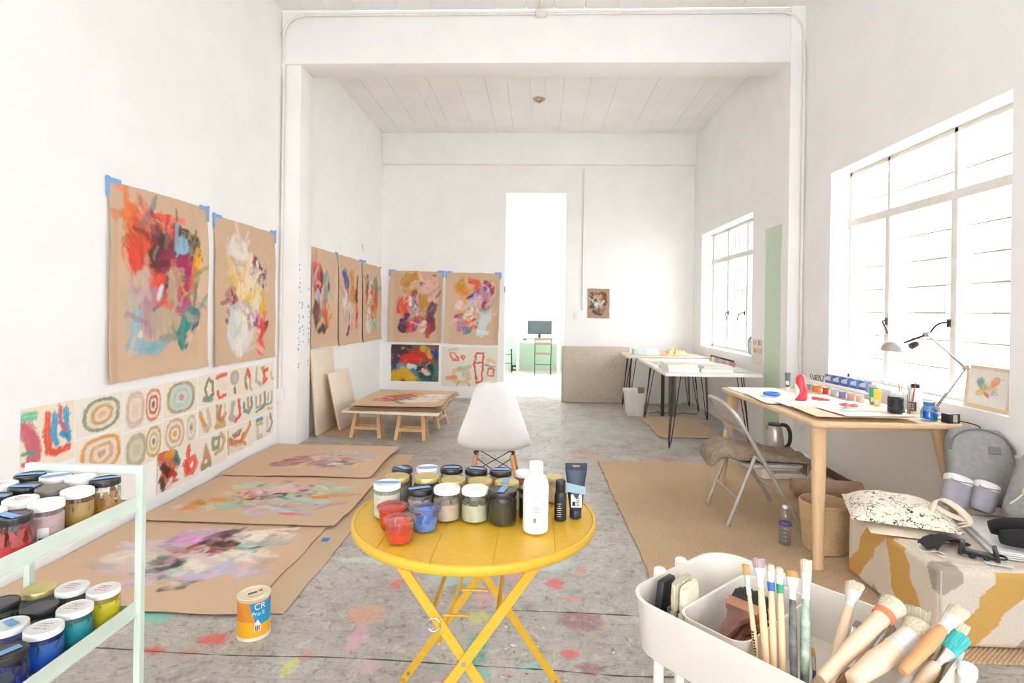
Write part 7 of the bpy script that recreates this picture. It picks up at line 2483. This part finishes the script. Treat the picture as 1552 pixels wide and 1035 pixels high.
GBAG = M('grey_canvas', (152, 150, 148), .85, var=.06, scale=40, bmp=.2)
GBAG2 = M('lilac_grey_nylon', (164, 160, 170), .6, var=.05, scale=20)
WBAG = M('white_nylon', (234, 232, 230), .6, var=.03)


def soft_box(mb, w, d, h, r, n=10, sag=0.0, rot=None, c=(0, 0, 0), top=1.0):
    """rounded box, tapered towards the top"""
    vs, fs = [], []
    lev = 9
    for k in range(lev):
        f = k / (lev - 1)
        e = 1 - (abs(2 * f - 1) ** 6) * .25
        tp = 1 + (top - 1) * f
        p = rrect(w / 2 * e * tp, d / 2 * e, min(r, d / 2 * e * .95), n // 2)
        m_ = len(p)
        for x, y in p:
            v = Vector((x, y + sag * math.sin(math.pi * f), f * h))
            if rot is not None:
                v = rot @ v
            vs.append(v + Vector(c))
    for k in range(lev - 1):
        for i in range(m_):
            j = (i + 1) % m_
            fs.append((k * m_ + i, k * m_ + j, (k + 1) * m_ + j, (k + 1) * m_ + i))
    fs += [tuple(reversed(range(m_))), tuple((lev - 1) * m_ + i for i in range(m_))]
    mb.add(vs, fs)


t = thing('backpack', (2.20, 2.895, PT + .054), -.30, 'grey backpack with white topped front pockets leaning at the back of the pouf', 'backpack')
tilt = Matrix.Rotation(-.42, 3, 'X') @ Matrix.Rotation(.02, 3, 'Y')
mb = MB(); soft_box(mb, .30, .12, .37, .05, 12, .0, tilt, (.04, .0, .0), .92); mb.build('body', GBAG, t)
mb = MB(); mb.tube([tilt @ Vector((.135 * math.cos(a), -.005 + .0 * math.sin(a), .25 + .115 * math.sin(a))) + Vector((.04, 0, 0)) + tilt @ Vector((0, -.05, 0)) for a in [math.pi * i / 16 for i in range(17)]], .005, 6)
mb.build('zip', M('grey_zip', (120, 116, 112), .5), t)
mb = MB(); mb.box(tilt @ Vector((.05, -.064, .26)) + Vector((.04, 0, 0)), (.05, .004, .035), tilt); mb.build('patch', M('leather_patch', (130, 122, 114), .6), t)
for k, (x, y, w, h, rz) in enumerate(((-.13, -.11, .115, .155, .25), (-.025, -.125, .10, .14, .1))):
    rt2 = Matrix.Rotation(rz, 3, 'Z') @ Matrix.Rotation(-.30, 3, 'X') @ Matrix.Rotation(.35, 3, 'Y')
    mb = MB(); soft_box(mb, w, .085, h, .035, 10, 0, rt2, (x, y, .0)); p_ = mb.build('pocket', GBAG2, t)
    mb = MB(); soft_box(mb, w * 1.02, .088, .045, .036, 10, 0, rt2, Vector((x, y, .0)) + rt2 @ Vector((0, 0, h - .042))); mb.build('pocket_lid', WBAG, p_)
    mb = MB(); mb.tube([rt2 @ Vector((w * .5 * math.cos(a), -.046, h - .03 + .006 * math.sin(a * 2))) + Vector((x, y, .0)) for a in [math.pi * i / 8 for i in range(9)]], .003, 5); mb.build('piping', M('brown_piping', (170, 150, 136), .6), p_)
t = thing('grey_bag', (2.215, 2.55, PT + .062), -.95, 'slouched grey canvas bag with zipped side beside the backpack', 'bag')
rt3 = Matrix.Rotation(-.55, 3, 'X')
mb = MB(); soft_box(mb, .30, .11, .34, .05, 12, .02, rt3, (0, 0, 0), .8); mb.build('body', GBAG, t)
mb = MB(); mb.tube([rt3 @ Vector((-.10 + .02 * k, -.06 + .004 * (k % 2), .06 + .03 * k)) for k in range(8)], .004, 6); z_ = mb.build('zip', M('pale_zip', (214, 210, 200), .5), t)
mb = MB(); mb.box(rt3 @ Vector((-.06, -.068, .13)), (.008, .006, .03), rt3); mb.build('zip_pull', M('brass_pull', (206, 190, 140), .4, .5), z_)
# black knitwear
t = thing('black_scarf', (2.10, 2.40, PT + .050), 0, 'bundle of black knitted scarf and gloves lying on the laptops', 'scarf')
BK = M('black_knit', (38, 36, 38), .95, var=.1, scale=60, bmp=.6)
for k, pts in enumerate(([(-.14, .10, .03), (-.05, .06, .05), (.06, .02, .06), (.17, .02, .05)], [(-.16, .02, .02), (-.06, -.02, .03), (.05, -.05, .035), (.16, -.06, .03)], [(-.02, -.08, .02), (.06, -.09, .03), (.15, -.1, .03)])):
    mb = MB(); mb.tube(spline(pts, 6), [.026, .03, .034, .036, .038, .038, .038, .038, .038, .038, .038, .038, .038, .038, .038, .038, .036, .034, .03][:len(spline(pts, 6))], 12); mb.build('roll', BK, t, angle=180)
# silver laptops / folders
for k, (dz, c, lb) in enumerate(((0.0, (206, 204, 200), 'silver laptop lying lowest on the pouf'), (.0145, (238, 236, 232), 'white folder lying on the silver laptop'))):
    t = thing('laptop' if k == 0 else 'folder', (2.10 + .02 * k, 2.55, PT + .0005 + dz), -.34, lb, 'laptop' if k == 0 else 'folder')
    mb = MB(); mb.prism(rrect(.15, .235, .012, 4), 0, .006); mb.build('base', M('silver_%d' % k, c, .35, .3 if k == 0 else 0), t, bevel=.001)
    mb = MB(); mb.prism(rrect(.149, .234, .012, 4), .0075, .0135); mb.build('cover', M('silver_%d' % k, c, .35), t, bevel=.001)
    mb = MB(); mb.span((-.146, -.23, .0055), (.146, .23, .008)); mb.build('gap', BLACKP, t)
# crumpled black mask with ear loops
t = thing('face_mask', (1.748, 2.475, PT + .001), .42, 'crumpled black face mask with white ear loops on the pouf', 'mask')
rr = random.Random(6)
mb = MB()
mb.grid(lambda u, v: ((u - .5) * .20, (v - .5) * .085 + .012 * math.sin(4 * u), .012 + .022 * math.sin(math.pi * u) + .008 * math.sin(9 * v + 3 * u) + .004 * rr.random()), 16, 12)
o = mb.build('cloth', M('black_cotton', (48, 46, 46), .85, var=.08), t, angle=120)
md = o.modifiers.new('thick', 'SOLIDIFY'); md.thickness = .004
mb = MB(); mb.tube(spline([(-.10, .03, .012), (-.135, .02, .006), (-.13, -.02, .004), (-.10, -.035, .01), (-.085, -.06, .004), (-.11, -.075, .004), (-.12, -.055, .004)], 6), .0018, 6); mb.build('ear_loop', M('white_elastic', (236, 222, 206), .8), t)
# small black clamp
t = thing('phone_clamp', (1.818, 2.372, PT + .001), -.62, 'small black phone clamp with hinged jaws on the pouf', 'clamp')
mb = MB(); mb.span((-.06, -.014, .006), (.06, .014, .026)); mb.build('bar', BLACKP, t, bevel=.004)
for x, a in ((-.055, .2), (.055, -.25)):
    mb = MB(); mb.box((x, .0, .030), (.016, .05, .055), Matrix.Rotation(a, 3, 'Y')); mb.build('jaw', BLACKP, t, bevel=.004)
mb = MB(); mb.tube(arc((.062, .0, .02), .026, -2.0, 2.0, 12, 'XY'), .004, 6); mb.build('loop', BLACKP, t)
mb = MB(); mb.lathe([(.012, 0), (.014, .003), (.014, .012), (0, .013)], 14); mb.build('knob', BLACKP, t, loc=(-.02, -.018, .002))
mb = MB(); mb.lathe([(.009, 0), (.01, .003), (.01, .012), (0, .013)], 14); mb.build('knob', BLACKP, t, loc=(.025, -.018, .002))
paper('card', (1.86, 2.325), .09, .06, -.5, PT + .0005, 'small white card beside the black clamp', seed=110, group=None, wave=.001, cat='card')

# ------------------------------------------------------------------ far room furniture
t = thing('white_desk', (.02, 12.12, 0), 0, 'white desk standing in the room beyond the doorway', 'desk')
mb = MB(); mb.span((-.46, -.26, .62), (.46, .26, .67)); mb.build('top', WTOP, t, bevel=.003)
for sx in (-1, 1):
    for sy in (-1, 1):
        mb = MB(); mb.bar((sx * .435, sy * .235, .62), (sx * .435, sy * .235, 0), .05, .05); mb.build('leg', WTOP, t, bevel=.003)
t = thing('monitor', (.045, 12.18, .671), 0, 'black flat computer monitor on the white desk beyond the doorway', 'monitor')
mb = MB(); mb.prism(rrect(.10, .07, .02, 4), 0, .008); mb.build('stand_base', BLACKP, t)
mb = MB(); mb.span((-.025, .0, .008), (.025, .015, .18)); mb.build('stand_neck', BLACKP, t)
mb = MB(); mb.span((-.26, -.02, .135), (.26, .005, .42)); mb.build('housing', BLACKP, t, bevel=.003)
mb = MB(); mb.span((-.25, -.022, .145), (.25, -.0195, .41)); mb.build('screen', M('screen_grey', (74, 92, 92), .25), t)
t = thing('slat_chair', (.12, 11.62, 0), 0, 'folding bistro chair with wooden slats in front of the white desk', 'chair')
SL = wood('olive_slat', (150, 132, 100), .2, (0.1, 1, 1))
for sx in (-1, 1):
    mb = MB(); mb.tube([(sx * .165, -.17, .0), (sx * .165, .05, .42)], .008, 8); mb.build('leg', HAIR, t)
    mb = MB(); mb.tube([(sx * .165, .17, .0), (sx * .165, -.10, .42), (sx * .165, -.16, .75)], .008, 8); mb.build('leg', HAIR, t)
for k in range(5):
    mb = MB(); mb.span((-.18, -.12 + .065 * k, .415), (.18, -.07 + .065 * k, .43)); mb.build('seat_slat', SL, t, bevel=.002)
for z in (.62, .71):
    mb = MB(); mb.span((-.18, -.165, z), (.18, -.15, z + .045)); mb.build('back_slat', SL, t, bevel=.002)
mb = MB(); mb.tube([(-.165, -.06, .2), (.165, -.06, .2)], .006, 8); mb.build('rail', HAIR, t)
t = thing('router_box', (-.50, 12.25, 0), 0, 'small black box on the floor beside the white desk', 'box')
mb = MB(); mb.span((-.07, -.06, 0), (.09, .06, .11)); mb.build('case', BLACKP, t, bevel=.006)
mb = MB(); mb.span((-.02, -.064, .03), (.04, -.059, .08)); mb.build('label', LABELM, t)
t = thing('metal_stool', (-.66, 11.9, 0), 0, 'thin dark metal stool by the edge of the doorway in the far room', 'stool')
for sx in (-1, 1):
    for sy in (-1, 1):
        mb = MB(); mb.tube([(sx * .13, sy * .13, 0), (sx * .11, sy * .11, .5)], .008, 8); mb.build('leg', HAIR, t)
for z in (.2, .38):
    mb = MB(); mb.tube([(-.125, -.125, z), (.125, -.125, z)], .006, 8); mb.build('rung', HAIR, t)
mb = MB(); mb.prism(rrect(.13, .13, .03, 4), .5, .52); mb.build('seat', WTOP, t)
t = thing('small_cup', (-.27, 12.05, .671), 0, 'small dark and white cup on the white desk', 'cup')
mb = MB(); mb.lathe([(.028, 0), (.035, .003), (.037, .045), (0, .045)], 18); mb.build('base', M('cup_brown', (120, 110, 106), .5), t)
mb = MB(); mb.lathe([(.034, .046), (.03, .075), (.02, .085), (0, .086)], 18); mb.build('cup_lid', WHITEP, t)
mb = MB(); mb.prism([(-1.9, 9.3), (1.9, 9.3), (1.9, 11.38), (-1.9, 11.38)], .001, .012)  # thin plain white patch laid over the far room floor
tag(mb.build('white_floor_patch', M('white_patch', (246, 242, 234), .95, bmp=.4)), 'plain white patch on the floor of the room beyond the doorway', 'rug')
